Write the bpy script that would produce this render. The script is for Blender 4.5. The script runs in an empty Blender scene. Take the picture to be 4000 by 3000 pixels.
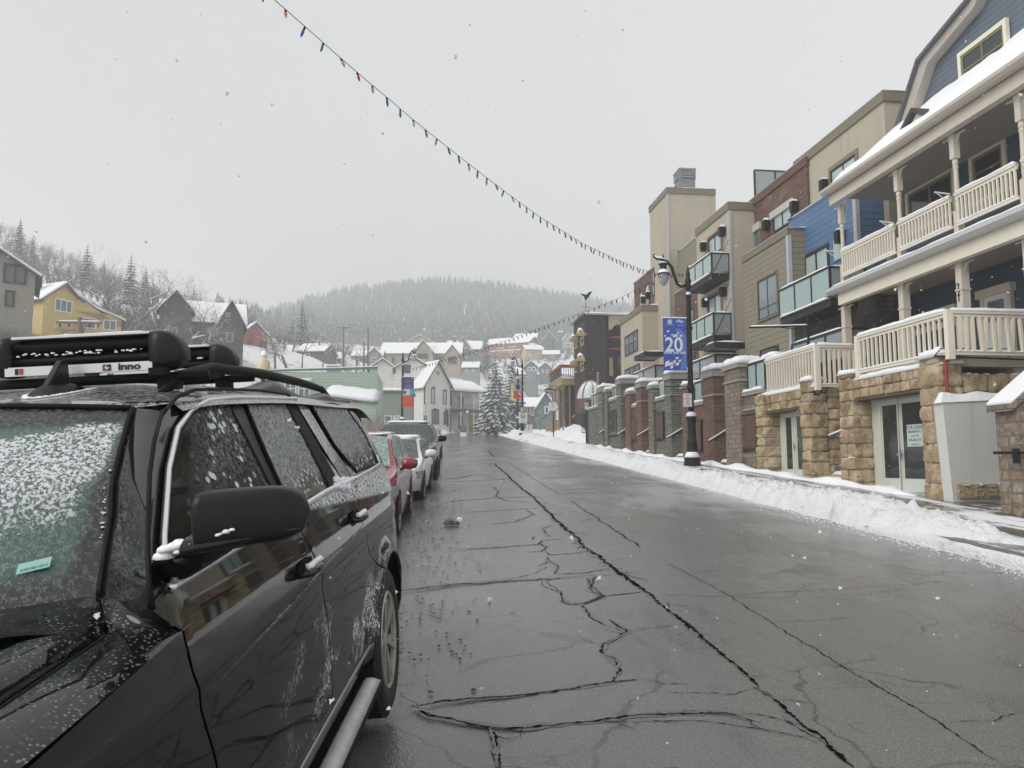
import bpy, bmesh, math, random
import numpy as np
from mathutils import Vector, Matrix
random.seed(7)
rad = math.radians
scn = bpy.context.scene
COL = scn.collection
# ---------------------------------------------------------------- camera, sky, sun, exposure
TH = math.atan(310/3000); PS = math.atan(250/3016)
FW = Vector((math.sin(PS)*math.cos(TH), math.cos(PS)*math.cos(TH), math.sin(TH)))
RT = Vector((math.cos(PS), -math.sin(PS), 0)); UP = RT.cross(FW)
CAM = Vector((0, 0, 1.7))
cam = bpy.data.cameras.new('camera'); co = bpy.data.objects.new('camera', cam); COL.objects.link(co)
co.location = CAM
co.rotation_euler = Matrix((RT, UP, -FW)).transposed().to_euler()
cam.sensor_width = 36; cam.lens = 36*3000/4000; cam.clip_start = .05; cam.clip_end = 4000
scn.camera = co
w = bpy.data.worlds.new('World'); scn.world = w; w.use_nodes = True
nt = w.node_tree; bg = nt.nodes['Background']
sky = nt.nodes.new('ShaderNodeTexSky'); sky.sky_type = 'NISHITA'; sky.sun_disc = False
sky.sun_elevation = rad(38); sky.sun_rotation = rad(238)
hs = nt.nodes.new('ShaderNodeHueSaturation'); hs.inputs['Saturation'].default_value = .06; hs.inputs['Value'].default_value = .5
nt.links.new(sky.outputs[0], hs.inputs['Color'])
mx = nt.nodes.new('ShaderNodeMix'); mx.data_type = 'RGBA'; mx.inputs[0].default_value = .9
nt.links.new(hs.outputs[0], mx.inputs[6]); mx.inputs[7].default_value = (4.42, 4.42, 4.40, 1)      # the cloud layer
tcw = nt.nodes.new('ShaderNodeTexCoord'); sxw = nt.nodes.new('ShaderNodeSeparateXYZ'); nt.links.new(tcw.outputs['Generated'], sxw.inputs[0])      # the cloud layer is thinner towards the right
nzw = nt.nodes.new('ShaderNodeTexNoise'); nzw.inputs['Scale'].default_value = 1.6; nzw.inputs['Detail'].default_value = 4; nt.links.new(tcw.outputs['Generated'], nzw.inputs['Vector'])
m1w = nt.nodes.new('ShaderNodeMath'); m1w.operation = 'MULTIPLY_ADD'; m1w.inputs[1].default_value = .16; nt.links.new(sxw.outputs[0], m1w.inputs[0]); m1w.inputs[2].default_value = .99
m2w = nt.nodes.new('ShaderNodeMath'); m2w.operation = 'MULTIPLY_ADD'; m2w.inputs[1].default_value = .10; nt.links.new(nzw.outputs[0], m2w.inputs[0]); nt.links.new(m1w.outputs[0], m2w.inputs[2])
svw = nt.nodes.new('ShaderNodeVectorMath'); svw.operation = 'SCALE'; nt.links.new(mx.outputs[2], svw.inputs[0]); nt.links.new(m2w.outputs[0], svw.inputs[3]); nt.links.new(svw.outputs[0], bg.inputs['Color']); bg.inputs['Strength'].default_value = .1
sl = bpy.data.lights.new('sun', 'SUN'); sl.energy = 1.5; sl.angle = rad(40); sl.color = (1, .98, .95)
so = bpy.data.objects.new('sun', sl); COL.objects.link(so)
so.rotation_euler = (rad(52), 0, rad(-58))   # soft light from behind left, above
scn.view_settings.view_transform = 'Standard'; scn.view_settings.look = 'None'
scn.view_settings.exposure = 0.66; scn.view_settings.gamma = 1
scn.render.engine = 'CYCLES'
try:
    scn.cycles.volume_bounces = 2; scn.cycles.volume_step_rate = 5; scn.cycles.max_bounces = 6; scn.cycles.use_denoising = True
    scn.cycles.diffuse_bounces = 3; scn.cycles.glossy_bounces = 3
except Exception: pass

# ---------------------------------------------------------------- helpers
G = .0547                                     # the street climbs 5.5 %
def ray(x, y): return FW + RT*((x-2000)/3000) + UP*((1500-y)/3000)
def gnd(x, y, off=0.0):
    d = ray(x, y); t = (off-CAM.z)/(d.z-G*d.y); return CAM+d*t
def atY(x, y, Y):
    d = ray(x, y); return CAM+d*(Y/d.y)
def onp(x, y, p0, n):
    d = ray(x, y); t = (Vector(p0)-CAM).dot(n)/d.dot(n); return CAM+d*t
A0 = rad(-1.82)
UU = Vector((math.sin(A0), math.cos(A0), 0)); VV = Vector((math.cos(A0), -math.sin(A0), 0))
def PB(u, v, z): return Vector((UU.x*u+VV.x*v, UU.y*u+VV.y*v, z))
def fb(x, y, v):                              # a point of the facade plane v: (u, z)
    p = onp(x, y, VV*v, VV); return p.dot(UU), p.z
def fu(x, y, u):                              # a point of the cross plane u: (v, z)
    p = onp(x, y, UU*u, UU); return p.dot(VV), p.z
def W3(a, b, c): return Vector((a, b, c))
ORG = {}
def setp(o, label=None, cat=None, group=None, kind=None):
    if label: o['label'] = label
    if cat: o['category'] = cat
    if group: o['group'] = group
    if kind: o['kind'] = kind
    return o
def thing(name, loc, label, cat, group=None):
    o = bpy.data.objects.new(name, None); COL.objects.link(o); o.location = loc; o.empty_display_size = .2
    ORG[o] = Vector(loc); return setp(o, label, cat, group)
class MB:
    def __init__(s, F=W3): s.v = []; s.f = []; s.F = F
    def add(s, vs, fs):
        n = len(s.v); s.v += [Vector(p) for p in vs]; s.f += [tuple(i+n for i in f) for f in fs]; return s
    def box(s, a0, a1, b0, b1, c0, c1, F=None):
        F = F or s.F
        vs = [F(a, b, c) for a in (a0, a1) for b in (b0, b1) for c in (c0, c1)]
        return s.add(vs, [(0, 1, 3, 2), (4, 6, 7, 5), (0, 4, 5, 1), (2, 3, 7, 6), (0, 2, 6, 4), (1, 5, 7, 3)])
    def prism(s, pts, d):                     # polygon (3-D points) pushed by vector d
        n = len(pts); d = Vector(d); a = [Vector(p) for p in pts]; b = [p+d for p in a]
        return s.add(a+b, [tuple(range(n)), tuple(range(2*n-1, n-1, -1))]+[(i, (i+1) % n, n+(i+1) % n, n+i) for i in range(n)])
    def bar(s, p, q, w, h=None, up=Vector((0, 0, 1))):      # square bar from p to q
        p = Vector(p); q = Vector(q); h = h or w; d = (q-p).normalized()
        x = d.cross(up); x = x.normalized() if x.length > 1e-4 else Vector((1, 0, 0)); y = x.cross(d)
        c = [x*w/2*i+y*h/2*j for i, j in ((-1, -1), (1, -1), (1, 1), (-1, 1))]
        return s.add([p+k for k in c]+[q+k for k in c], [(0, 1, 2, 3), (7, 6, 5, 4)]+[(i, (i+1) % 4, 4+(i+1) % 4, 4+i) for i in range(4)])
    def tube(s, pts, r, n=8, cap=True):       # r: number or list
        pts = [Vector(p) for p in pts]; m = len(pts); rs = r if isinstance(r, (list, tuple)) else [r]*m
        vs = []; px = None
        for i, p in enumerate(pts):
            d = (pts[min(i+1, m-1)]-pts[max(i-1, 0)])
            d = d.normalized() if d.length > 1e-9 else Vector((0, 0, 1))
            if px is None:
                px = d.cross(Vector((0, 0, 1)));
                if px.length < 1e-3: px = Vector((1, 0, 0))
            px = (px-d*px.dot(d)); px = px.normalized() if px.length > 1e-6 else d.orthogonal().normalized()
            py = d.cross(px)
            vs += [p+(px*math.cos(2*math.pi*k/n)+py*math.sin(2*math.pi*k/n))*rs[i] for k in range(n)]
        fs = [(i*n+k, i*n+(k+1) % n, (i+1)*n+(k+1) % n, (i+1)*n+k) for i in range(m-1) for k in range(n)]
        if cap: fs += [tuple(range(n-1, -1, -1)), tuple(range((m-1)*n, m*n))]
        return s.add(vs, fs)
    def lathe(s, c, prof, n=16, ax=None):     # prof: [(r, h)] about +Z (or ax) at c
        c = Vector(c); a = Vector(ax or (0, 0, 1)).normalized(); x = a.orthogonal().normalized(); y = a.cross(x)
        if ax is None: x = Vector((1, 0, 0)); y = Vector((0, 1, 0))
        vs = [c+a*h+(x*math.cos(2*math.pi*k/n)+y*math.sin(2*math.pi*k/n))*max(r, 1e-4) for r, h in prof for k in range(n)]
        m = len(prof)
        fs = [(i*n+k, i*n+(k+1) % n, (i+1)*n+(k+1) % n, (i+1)*n+k) for i in range(m-1) for k in range(n)]
        fs += [tuple(range(n-1, -1, -1)), tuple(range((m-1)*n, m*n))]
        return s.add(vs, fs)
    def grid(s, P, n, m, close=False):        # P(i, j) -> point, i<n, j<m
        vs = [P(i, j) for i in range(n) for j in range(m)]
        return s.add(vs, [(i*m+j, i*m+j+1, (i+1)*m+j+1, (i+1)*m+j) for i in range(n-1) for j in range(m-1)])
    def build(s, name, mat, parent=None, smooth=False, loc=None, bevel=0, seg=2, fix=True, auto=None):
        if parent is not None: org = ORG[parent]
        elif loc is not None: org = Vector(loc)
        else:
            a = np.array([tuple(v) for v in s.v]); mn = a.min(0); mxx = a.max(0)
            org = Vector(((mn[0]+mxx[0])/2, (mn[1]+mxx[1])/2, mn[2]))
        me = bpy.data.meshes.new(name); me.from_pydata([tuple(v-org) for v in s.v], [], s.f)
        if fix or bevel:
            bm = bmesh.new(); bm.from_mesh(me)
            if bevel: 
                bmesh.ops.remove_doubles(bm, verts=bm.verts, dist=1e-5)
            if fix: bmesh.ops.recalc_face_normals(bm, faces=bm.faces)
            bm.to_mesh(me); bm.free()
        me.materials.append(mat)
        o = bpy.data.objects.new(name, me); COL.objects.link(o)
        if parent is not None: o.parent = parent
        else: o.location = org
        ORG[o] = org
        if smooth: me.shade_smooth()
        if bevel:
            md = o.modifiers.new('bevel', 'BEVEL'); md.width = bevel; md.segments = seg; md.limit_method = 'ANGLE'; md.angle_limit = rad(35)
        return o
def copy_tree(o, parent=None):
    c = o.copy(); COL.objects.link(c); ORG[c] = ORG.get(o, Vector())
    if parent is not None: c.parent = parent
    for ch in list(o.children): copy_tree(ch, c)
    return c
def noise2(x, y, s=0):                        # cheap smooth noise
    return (math.sin(x*1.7+s)*math.cos(y*2.3-s)+.5*math.sin(x*4.1+y*3.3+s*2)+.25*math.sin(x*9.7-y*8.1+s*3))/1.75

# ---------------------------------------------------------------- materials
def newmat(name):
    m = bpy.data.materials.new(name); m.use_nodes = True; n = m.node_tree
    return m, n, n.nodes['Principled BSDF']
class N:
    """small node-graph helper"""
    def __init__(s, name, rough=.6, metal=0, spec=.5, coat=0):
        s.m, s.t, s.b = newmat(name); s.b.inputs['Roughness'].default_value = rough; s.b.inputs['Metallic'].default_value = metal
        s.b.inputs['Specular IOR Level'].default_value = spec
        if coat: s.b.inputs['Coat Weight'].default_value = coat; s.b.inputs['Coat Roughness'].default_value = .03
        s.tc = None
    def n(s, ty, **k):
        x = s.t.nodes.new(ty)
        for a, b in k.items(): setattr(x, a, b)
        return x
    def co(s):
        if s.tc is None: s.tc = s.n('ShaderNodeTexCoord')
        return s.tc.outputs['Object']
    def set(s, sock, v):
        if hasattr(v, 'links') or isinstance(v, bpy.types.NodeSocket): s.t.links.new(v, sock)
        elif isinstance(v, (tuple, list)) and len(v) == 3 and sock.type == 'RGBA': sock.default_value = (*v, 1)
        else: sock.default_value = v
    def math(s, op, a, b=0.0, c=None, clamp=False):
        x = s.n('ShaderNodeMath', operation=op, use_clamp=clamp); s.set(x.inputs[0], a); s.set(x.inputs[1], b)
        if c is not None: s.set(x.inputs[2], c)
        return x.outputs[0]
    def noise(s, scale=5, detail=4, rough=.5, vec=None, sc=None):
        x = s.n('ShaderNodeTexNoise'); x.inputs['Scale'].default_value = scale; x.inputs['Detail'].default_value = detail
        x.inputs['Roughness'].default_value = rough; v = vec or s.co()
        if sc: v = s.scale(v, sc)
        s.t.links.new(v, x.inputs['Vector']); return x.outputs[0]
    def voro(s, scale=5, feature='F1', vec=None, out=0, rnd=1, sc=None):
        x = s.n('ShaderNodeTexVoronoi', feature=feature); x.inputs['Scale'].default_value = scale
        v = vec or s.co()
        if sc: v = s.scale(v, sc)
        x.inputs['Randomness'].default_value = rnd
        s.t.links.new(v, x.inputs['Vector']); return x.outputs[out]
    def scale(s, v, sc):
        x = s.n('ShaderNodeMapping'); x.inputs['Scale'].default_value = sc; s.t.links.new(v, x.inputs[0]); return x.outputs[0]
    def ramp(s, f, lo, hi):                   # smooth 0..1 between lo and hi
        x = s.n('ShaderNodeMapRange', interpolation_type='SMOOTHSTEP'); s.set(x.inputs[0], f); s.set(x.inputs[1], lo); s.set(x.inputs[2], hi); return x.outputs[0]
    def mix(s, f, a, b):
        x = s.n('ShaderNodeMix', data_type='RGBA'); s.set(x.inputs[0], f); s.set(x.inputs[6], a); s.set(x.inputs[7], b); return x.outputs[2]
    def mixf(s, f, a, b):
        x = s.n('ShaderNodeMix'); s.set(x.inputs[0], f); s.set(x.inputs[2], a); s.set(x.inputs[3], b); return x.outputs[0]
    def sep(s, v=None):
        x = s.n('ShaderNodeSeparateXYZ'); s.t.links.new(v or s.co(), x.inputs[0]); return x.outputs
    def comb(s, a, b, c=0.0):
        x = s.n('ShaderNodeCombineXYZ'); s.set(x.inputs[0], a); s.set(x.inputs[1], b); s.set(x.inputs[2], c); return x.outputs[0]
    def nz(s):
        g = s.n('ShaderNodeNewGeometry'); return s.sep(g.outputs['Normal'])[2]
    def pos(s):
        return s.n('ShaderNodeNewGeometry').outputs['Position']
    def col(s, v): s.set(s.b.inputs['Base Color'], v); return s
    def rough(s, v): s.set(s.b.inputs['Roughness'], v); return s
    def bump(s, h, st=.5, d=.02):
        x = s.n('ShaderNodeBump'); x.inputs['Strength'].default_value = st; x.inputs['Distance'].default_value = d
        s.set(x.inputs['Height'], h); s.t.links.new(x.outputs[0], s.b.inputs['Normal']); return s
SNOWC = (.86, .88, .91)
def dusted(k, base, amount=.55, lo=.35, hi=.8):     # snow lying on faces that look up
    n = k.noise(3, 5, .6); f = k.ramp(k.math('ADD', k.nz(), k.math('MULTIPLY', k.math('SUBTRACT', n, .5), 1.2)), lo, hi)
    return k.mix(k.math('MULTIPLY', f, amount), base, SNOWC)
def plain(name, c, rough=.6, var=.12, metal=0, spec=.5, bump=.1, scale=8, snow=0, coat=0):
    k = N(name, rough, metal, spec, coat)
    n = k.noise(scale, 5, .6); lo = tuple(x*(1-var) for x in c); hi = tuple(min(1, x*(1+var)) for x in c)
    cc = k.mix(n, lo, hi)
    if snow: cc = dusted(k, cc, snow)
    k.col(cc)
    if bump: k.bump(k.noise(scale*6, 3), bump, .01)
    return k.m
def siding(name, c, pitch=.15, depth=.6, rough=.55, dark=.45, spots=.0):
    k = N(name, rough); z = k.sep()[2]
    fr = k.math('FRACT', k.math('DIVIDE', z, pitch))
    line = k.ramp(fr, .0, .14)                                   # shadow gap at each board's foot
    n = k.noise(2.5, 4, .6); st = k.noise(1.2, 4, .6, sc=(8, 8, .6))
    base = k.mix(n, tuple(x*.86 for x in c), tuple(min(1, x*1.1) for x in c))
    base = k.mix(k.math('MULTIPLY', k.ramp(st, .5, .75), .3), base, tuple(x*.6+.12 for x in c))
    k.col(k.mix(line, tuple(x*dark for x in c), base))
    k.bump(k.math('SUBTRACT', 1.0, fr), depth, .025); return k.m
def masonry(name, cols, bw, bh, mortar=(.3, .29, .27), msize=.012, bump=.8, offset=.5, rnd=0.0, squash=1.0, streak=.25):
    k = N(name, .85, spec=.25); x, y, z = k.sep()
    v = k.comb(k.math('ADD', x, y), z)
    if rnd:
        nn = k.n('ShaderNodeTexNoise'); nn.inputs['Scale'].default_value = 2.2; k.t.links.new(v, nn.inputs['Vector'])
        va = k.n('ShaderNodeVectorMath', operation='SCALE'); va.inputs[3].default_value = rnd; k.t.links.new(nn.outputs['Color'], va.inputs[0])
        vb = k.n('ShaderNodeVectorMath', operation='ADD'); k.t.links.new(v, vb.inputs[0]); k.t.links.new(va.outputs[0], vb.inputs[1]); v = vb.outputs[0]
    b = k.n('ShaderNodeTexBrick'); k.t.links.new(v, b.inputs['Vector']); b.offset = offset; b.squash = squash
    b.inputs['Scale'].default_value = 1; b.inputs['Brick Width'].default_value = bw; b.inputs['Row Height'].default_value = bh
    b.inputs['Mortar Size'].default_value = msize; b.inputs['Mortar Smooth'].default_value = .3
    b.inputs['Color1'].default_value = (0, 0, 0, 1); b.inputs['Color2'].default_value = (1, 1, 1, 1); b.inputs['Bias'].default_value = 0
    b.inputs['Mortar'].default_value = (.5, .5, .5, 1)
    cr = k.n('ShaderNodeValToRGB'); k.t.links.new(b.outputs['Color'], cr.inputs[0])
    el = cr.color_ramp.elements; el[0].color = (*cols[0], 1); el[1].color = (*cols[-1], 1)
    for i, c in enumerate(cols[1:-1]):
        e = el.new((i+1)/(len(cols)-1)); e.color = (*c, 1)
    n = k.noise(7, 5, .65); c = k.mix(k.ramp(n, .3, .75), cr.outputs[0], tuple(q*.55 for q in cols[len(cols)//2]))
    st = k.noise(1.1, 4, .6); c = k.mix(k.math('MULTIPLY', k.ramp(st, .52, .75), streak), c, (.4, .39, .37))
    c = k.mix(b.outputs['Fac'], c, mortar); c = dusted(k, c, .95, .5, .9); k.col(c)
    k.bump(k.math('ADD', k.math('MULTIPLY', k.math('SUBTRACT', 1.0, b.outputs['Fac']), 1.0), k.math('MULTIPLY', k.noise(9, 5, .7), .9)), bump, .04)
    return k.m
def glassy(name, c, rough=.06, spec=.8, frost=0.0):
    k = N(name, rough, spec=spec); n = k.noise(1.3, 3); cc = k.mix(n, tuple(x*.7 for x in c), tuple(min(1, x*1.25) for x in c))
    k.col(cc); k.bump(k.noise(.8, 2), .03, .05); return k.m
k = N('snow', .75, spec=.3); k.col(k.mix(k.noise(1.5, 5), (.84, .86, .89), (.9, .91, .93))); k.bump(k.math('ADD', k.noise(6, 6, .6), k.math('MULTIPLY', k.noise(45, 3), .25)), .35, .04); SNOW = k.m
k = N('ploughed_snow', .8, spec=.25)
n1 = k.noise(3.2, 6, .7); dirt = k.ramp(k.math('ADD', n1, k.math('MULTIPLY', k.math('SUBTRACT', .18, k.sep()[2]), 0.0)), .53, .75)
k.col(k.mix(k.math('MULTIPLY', dirt, .5), (.83, .84, .86), (.32, .29, .26))); k.bump(k.math('ADD', k.noise(14, 6, .7), k.math('MULTIPLY', k.voro(30), .5)), .8, .05); PLSNOW = k.m
BLKMETAL = plain('black_painted_metal', (.008, .008, .009), .5, .2, 0, .3, .1, 10, snow=.0)
DKFRAME = plain('dark_bronze_frame', (.014, .013, .013), .5, .2, bump=0)
CREAM = plain('cream_paint', (.80, .74, .62), .55, .08, scale=3, bump=.05)
CREAM2 = plain('porch_trim_paint', (.62, .56, .47), .6, .1, scale=3, bump=.05)
CREAMSH = plain('shaded_cream_paint', (.30, .275, .245), .7, .1, scale=2, bump=.05)  # cream paint darkened, the shade under the porch is in the colour
WHITEP = plain('white_paint', (.72, .72, .70), .5, .06, scale=3, bump=.05)
GREYTR = plain('grey_trim', (.45, .47, .49), .6, .06, bump=.05)
BROWN = plain('brown_timber', (.06, .045, .035), .7, .3, scale=6)
GLASSDK = glassy('dark_window_glass', (.02, .024, .025))
GLASSMID = glassy('grey_window_glass', (.10, .13, .14))
GLASSTEAL = glassy('painted_sky_glass', (.42, .50, .49), .15)  # pale teal sky reflection put into the pane colour
FROSTED = plain('frosted_balcony_glass', (.36, .47, .46), .25, .08, scale=1.2, spec=.6, bump=0)
FROSTGREY = plain('grey_frosted_glass', (.30, .33, .33), .3, .08, scale=1.2, spec=.5, bump=0)
OLIVET = plain('olive_trim', (.17, .17, .08), .6, .1)
BRICKD = masonry('red_brick', [(.11, .06, .05), (.17, .085, .068), (.22, .125, .095), (.07, .045, .042)], .22, .075, (.16, .12, .1), .008, .5)
BRICKF = masonry('garage_brick', [(.13, .06, .045), (.19, .09, .065), (.25, .13, .09), (.08, .048, .042)], .3, .085, (.2, .16, .14), .01, .7)
LEDGE = masonry('grey_ledgestone', [(.10, .10, .085), (.2, .2, .17), (.31, .30, .25), (.15, .16, .14), (.24, .23, .2)], .42, .1, (.07, .07, .06), .012, 1.0, .37, .12)
TANST = masonry('tan_ashlar', [(.2, .165, .125), (.33, .27, .21), (.27, .22, .175), (.38, .32, .25)], .52, .16, (.13, .11, .09), .01, .8, .43, .06)
DKSTONE = masonry('dark_ashlar', [(.06, .055, .05), (.11, .1, .09), (.085, .075, .07)], .45, .14, (.04, .04, .04), .01, .7, .4, .05)
RUBBLE = masonry('mixed_rubble_stone', [(.33, .23, .14), (.4, .33, .25), (.26, .18, .13), (.45, .4, .33), (.2, .19, .18)], .5, .2, (.2, .17, .14), .02, 1.0, .37, .2)
def stucco(name, c):
    k = N(name, .85, spec=.2); n = k.noise(.8, 5, .6); base_ = k.mix(n, tuple(x*.88 for x in c), tuple(min(1, x*1.08) for x in c))
    st = k.ramp(k.noise(1.0, 5, .65, sc=(3.2, 3.2, .22)), .52, .74); base_ = k.mix(k.math('MULTIPLY', st, .30), base_, tuple(x*.55 for x in c))      # rain streaks
    sp = k.ramp(k.noise(2.4, 6, .7), .6, .75); k.col(k.mix(k.math('MULTIPLY', sp, .2), base_, tuple(x*.6+.05 for x in c))); k.bump(k.noise(40, 4, .7), .3, .01); return k.m
TAN = stucco('tan_stucco', (.47, .42, .33)); TAN2 = stucco('dark_tan_stucco', (.33, .29, .22)); WSTUC = stucco('white_stucco', (.66, .66, .63))
NAVY = siding('navy_clapboard', (.055, .085, .13), .15, .6); NAVYG = siding('slate_blue_gable_siding', (.115, .145, .18), .155, .7, dark=.25)
BLUE = siding('bright_blue_siding', (.085, .165, .30), .2, .7, dark=.3); OLIVE = siding('olive_siding', (.235, .21, .145), .2, .7, dark=.3)
RUST = plain('rusted_steel', (.1, .055, .042), .7, .5, scale=5, bump=.3)
RIB = plain('grey_canopy_metal', (.25, .26, .27), .5, .1, snow=.8)
FLAP = plain('flashing_metal', (.3, .31, .3), .4, .1)
def rocky(name):
    k = N(name, .85, spec=.2); n = k.noise(3.5, 6, .65); n2 = k.noise(.9, 2)
    c = k.mix(k.ramp(n, .35, .7), (.36, .25, .13), (.68, .51, .29)); cell = k.voro(2.6, out=1); c = k.mix(.5, c, k.mix(k.sep(cell)[0], (.20, .15, .10), (.72, .62, .46)))
    c = k.mix(k.math('MULTIPLY', k.ramp(k.noise(8, 6, .7), .58, .7), .7), c, (.1, .08, .06)); k.col(dusted(k, c, .9, .75, .95))
    k.bump(k.math('ADD', n, k.math('MULTIPLY', k.noise(14, 5, .7), .5)), .9, .08); return k.m
SAND = rocky('yellow_sandstone')
def fbm(x, y, s=0, o=4):
    import mathutils.noise as mn
    return mn.fractal(Vector((x, y, s)), 1.0, 2.0, o)
# ---------------------------------------------------------------- terrain
def road_r(Y): return 6.6 if Y < 92 else 6.6+(Y-92)**2/240
def road_l(Y): return -3.0 if Y < 84 else -3.0+(Y-84)**2/270
def base(Y): return G*Y if Y < 150 else G*150
CP = []   # control points: x, y, z of the hillsides
def cp(px, py, Y): p = atY(px, py, Y); CP.append((p.x, p.y, p.z)); return p
for px, py, Y in [(50, 1330, 62), (240, 1390, 80), (400, 1420, 86), (780, 1400, 92), (900, 1400, 95), (1000, 1410, 100), (1230, 1400, 125), (1430, 1420, 150),
                  (1640, 1460, 175), (1760, 1440, 185), (1830, 1430, 200), (1985, 1400, 240), (2150, 1400, 250), (2090, 1425, 215), (2160, 1430, 210), (2050, 1510, 165),
                  (2090, 1640, 122), (1500, 1650, 100), (0, 960, 210), (200, 1030, 190), (420, 1140, 180), (700, 1200, 200), (900, 1290, 190), (1100, 1370, 240),
                  (-400, 700, 230), (-300, 1250, 60), (2300, 1390, 220), (2500, 1350, 230)]:
    cp(px, py, Y)
RIDGE = [(300, 1330), (800, 1310), (1020, 1275), (1200, 1205), (1350, 1165), (1550, 1138), (1700, 1128), (1900, 1138), (2000, 1155), (2150, 1180), (2300, 1210), (2450, 1235), (2700, 1270), (3200, 1280)]
for px, py in RIDGE: cp(px, py, 560); cp(px, py+(1340-py)*.42, 450); q = atY(px, py, 560); CP.append((q.x*1.25, 720, q.z-20)); 
for px, py in [(1300, 1330), (1700, 1330), (2200, 1330), (2600, 1330)]: cp(px, py, 350)
for X in (12, 40, 90, 160):
    for Y in (-20, 20, 60): CP.append((X+4, Y, base(max(Y, 0))+(X-12)*.25))
for Y in (-20, 10, 40, 70, 100): CP.append((6, Y, base(max(Y, 0))-.1)); CP.append((-6, Y, base(max(Y, 0))-.1)); CP.append((-13, Y, base(max(Y, 0))))
for Y in (-20, 20): CP.append((-60, Y, 10+Y*.1)); CP.append((-150, Y, 40))
CP.append((30, 110, 8)); CP.append((16, 108, 6.6)); CP.append((2, 140, 8.2)); CP.append((12, 150, 8.6)); CP.append((25, 165, 10)); CP.append((-5, 122, 7.6)); 
_c = np.array([(a, b, z-base(max(b, 0))) for a, b, z in CP])
_K = np.hypot(_c[:, None, 0]-_c[None, :, 0], _c[:, None, 1]-_c[None, :, 1])
_A = np.block([[_K+np.eye(len(_c))*.3, np.ones((len(_c), 1))], [np.ones((1, len(_c))), np.zeros((1, 1))]])
_w = np.linalg.solve(_A, np.append(_c[:, 2], 0))
def H(X, Y):
    e = float((np.hypot(_c[:, 0]-X, _c[:, 1]-Y)*_w[:-1]).sum()+_w[-1])
    z = base(max(Y, 0))+e
    if Y < 175:
        b = base(max(Y, 0)); l = road_l(Y); r = road_r(Y)
        edge = 11.5 if Y < 62 else r+3
        if X >= l-.6 and X <= edge+.3:
            t = 1.0
        else:
            dd = (l-.6-X) if X < l-.6 else X-edge-.3
            t = max(0, 1-dd/6.0)
        tgt = b-.28 if (l+.2 < X < r-.3) or (X > r-.3 and Y < 60 and X < 12.5) else b+.15
        if Y > 150: t *= (175-Y)/25
        z = z*(1-t)+tgt*t
    return z
xs = sorted(set([round(x, 2) for x in np.arange(-16, 24, .8)]+[-22, -28, -35, -43, -52, -62, -75, -90, -110, -135, -165, -200, -250, -320, -420, -600]+[28, 34, 42, 52, 65, 80, 100, 130, 170, 220, 290, 380, 500, 700]))
ys = [-60, -30, -15, -8]+list(np.arange(-4, 130, 3.0))+list(np.arange(130, 260, 7.0))+list(np.arange(260, 760, 22.0))+[800, 900, 1100]
k = N('snowy_ground', .85, spec=.2)
n = k.noise(.35, 7, .65); n2 = k.noise(2.0, 5, .7); f = k.ramp(k.math('ADD', n, k.math('MULTIPLY', n2, .5)), .78, .98)
k.col(k.mix(k.math('MULTIPLY', f, .8), (.8, .82, .84), (.13, .10, .08))); k.bump(k.noise(1.2, 6, .7), .6, .3); GROUND = k.m
g = MB(); g.grid(lambda i, j: (xs[i], ys[j], H(xs[i], ys[j])+noise2(xs[i]*.3, ys[j]*.3)*.12*(0 if -6 < xs[i] < 13 and ys[j] < 150 else 1)), len(xs), len(ys))
setp(g.build('ground', GROUND, smooth=True), kind='structure')
# road
k = N('wet_asphalt', .4, spec=.65); x, y, z = k.sep()
n = k.noise(.28, 5, .6); fine = k.noise(60, 3, .7); mid = k.noise(1.1, 6, .7, sc=(1, .35, 1))
right = k.ramp(k.math('ADD', x, k.math('MULTIPLY', k.math('SUBTRACT', mid, .5), 2.5)), 1.2, 3.6); near = k.ramp(y, 24, 7)
lane = k.mix(k.math('MULTIPLY', right, k.math('MULTIPLY', near, .9)), (.47, .47, .46), (.085, .067, .052))  # the left lane's sky sheen is put into its pale base colour
c = k.mix(k.math('MULTIPLY', k.ramp(mid, .50, .70), .6), lane, (.06, .057, .053))
seam = k.math('MULTIPLY', k.ramp(k.math('ABSOLUTE', k.math('SUBTRACT', x, 3.0)), .75, .1), k.ramp(y, 9, 4)); c = k.mix(k.math('MULTIPLY', seam, .35), c, (.03, .027, .022))
edge = k.ramp(k.math('ADD', x, k.math('MULTIPLY', mid, 1.6)), .9, -.3); c = k.mix(k.math('MULTIPLY', edge, .75), c, (.028, .027, .026))  # left strip wetter, with shade under the parked cars put into its colour
edge2 = k.ramp(k.math('ADD', x, k.math('MULTIPLY', mid, .8)), 6.3, 6.9); c = k.mix(k.math('MULTIPLY', edge2, .8), c, (.05, .042, .035))
wv = k.n('ShaderNodeVectorMath', operation='MULTIPLY_ADD'); nwv = k.n('ShaderNodeTexNoise'); nwv.inputs['Scale'].default_value = 2.2; nwv.inputs['Detail'].default_value = 6; k.t.links.new(k.co(), nwv.inputs['Vector']); k.t.links.new(nwv.outputs['Color'], wv.inputs[0]); wv.inputs[1].default_value = (.55, .55, 0); k.t.links.new(k.co(), wv.inputs[2])
for sc_, wd_, lo_, am_ in ((.55, .012, .46, .75), (1.7, .016, .55, .6)):       # hairline crazing of the old asphalt
    ed = k.voro(sc_, 'DISTANCE_TO_EDGE', vec=wv.outputs[0]); ln = k.math('MULTIPLY', k.ramp(ed, wd_, .0), k.ramp(k.noise(.7+sc_*.2, 3), lo_, lo_+.08)); c = k.mix(k.math('MULTIPLY', ln, am_), c, (.02, .018, .016))
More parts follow.
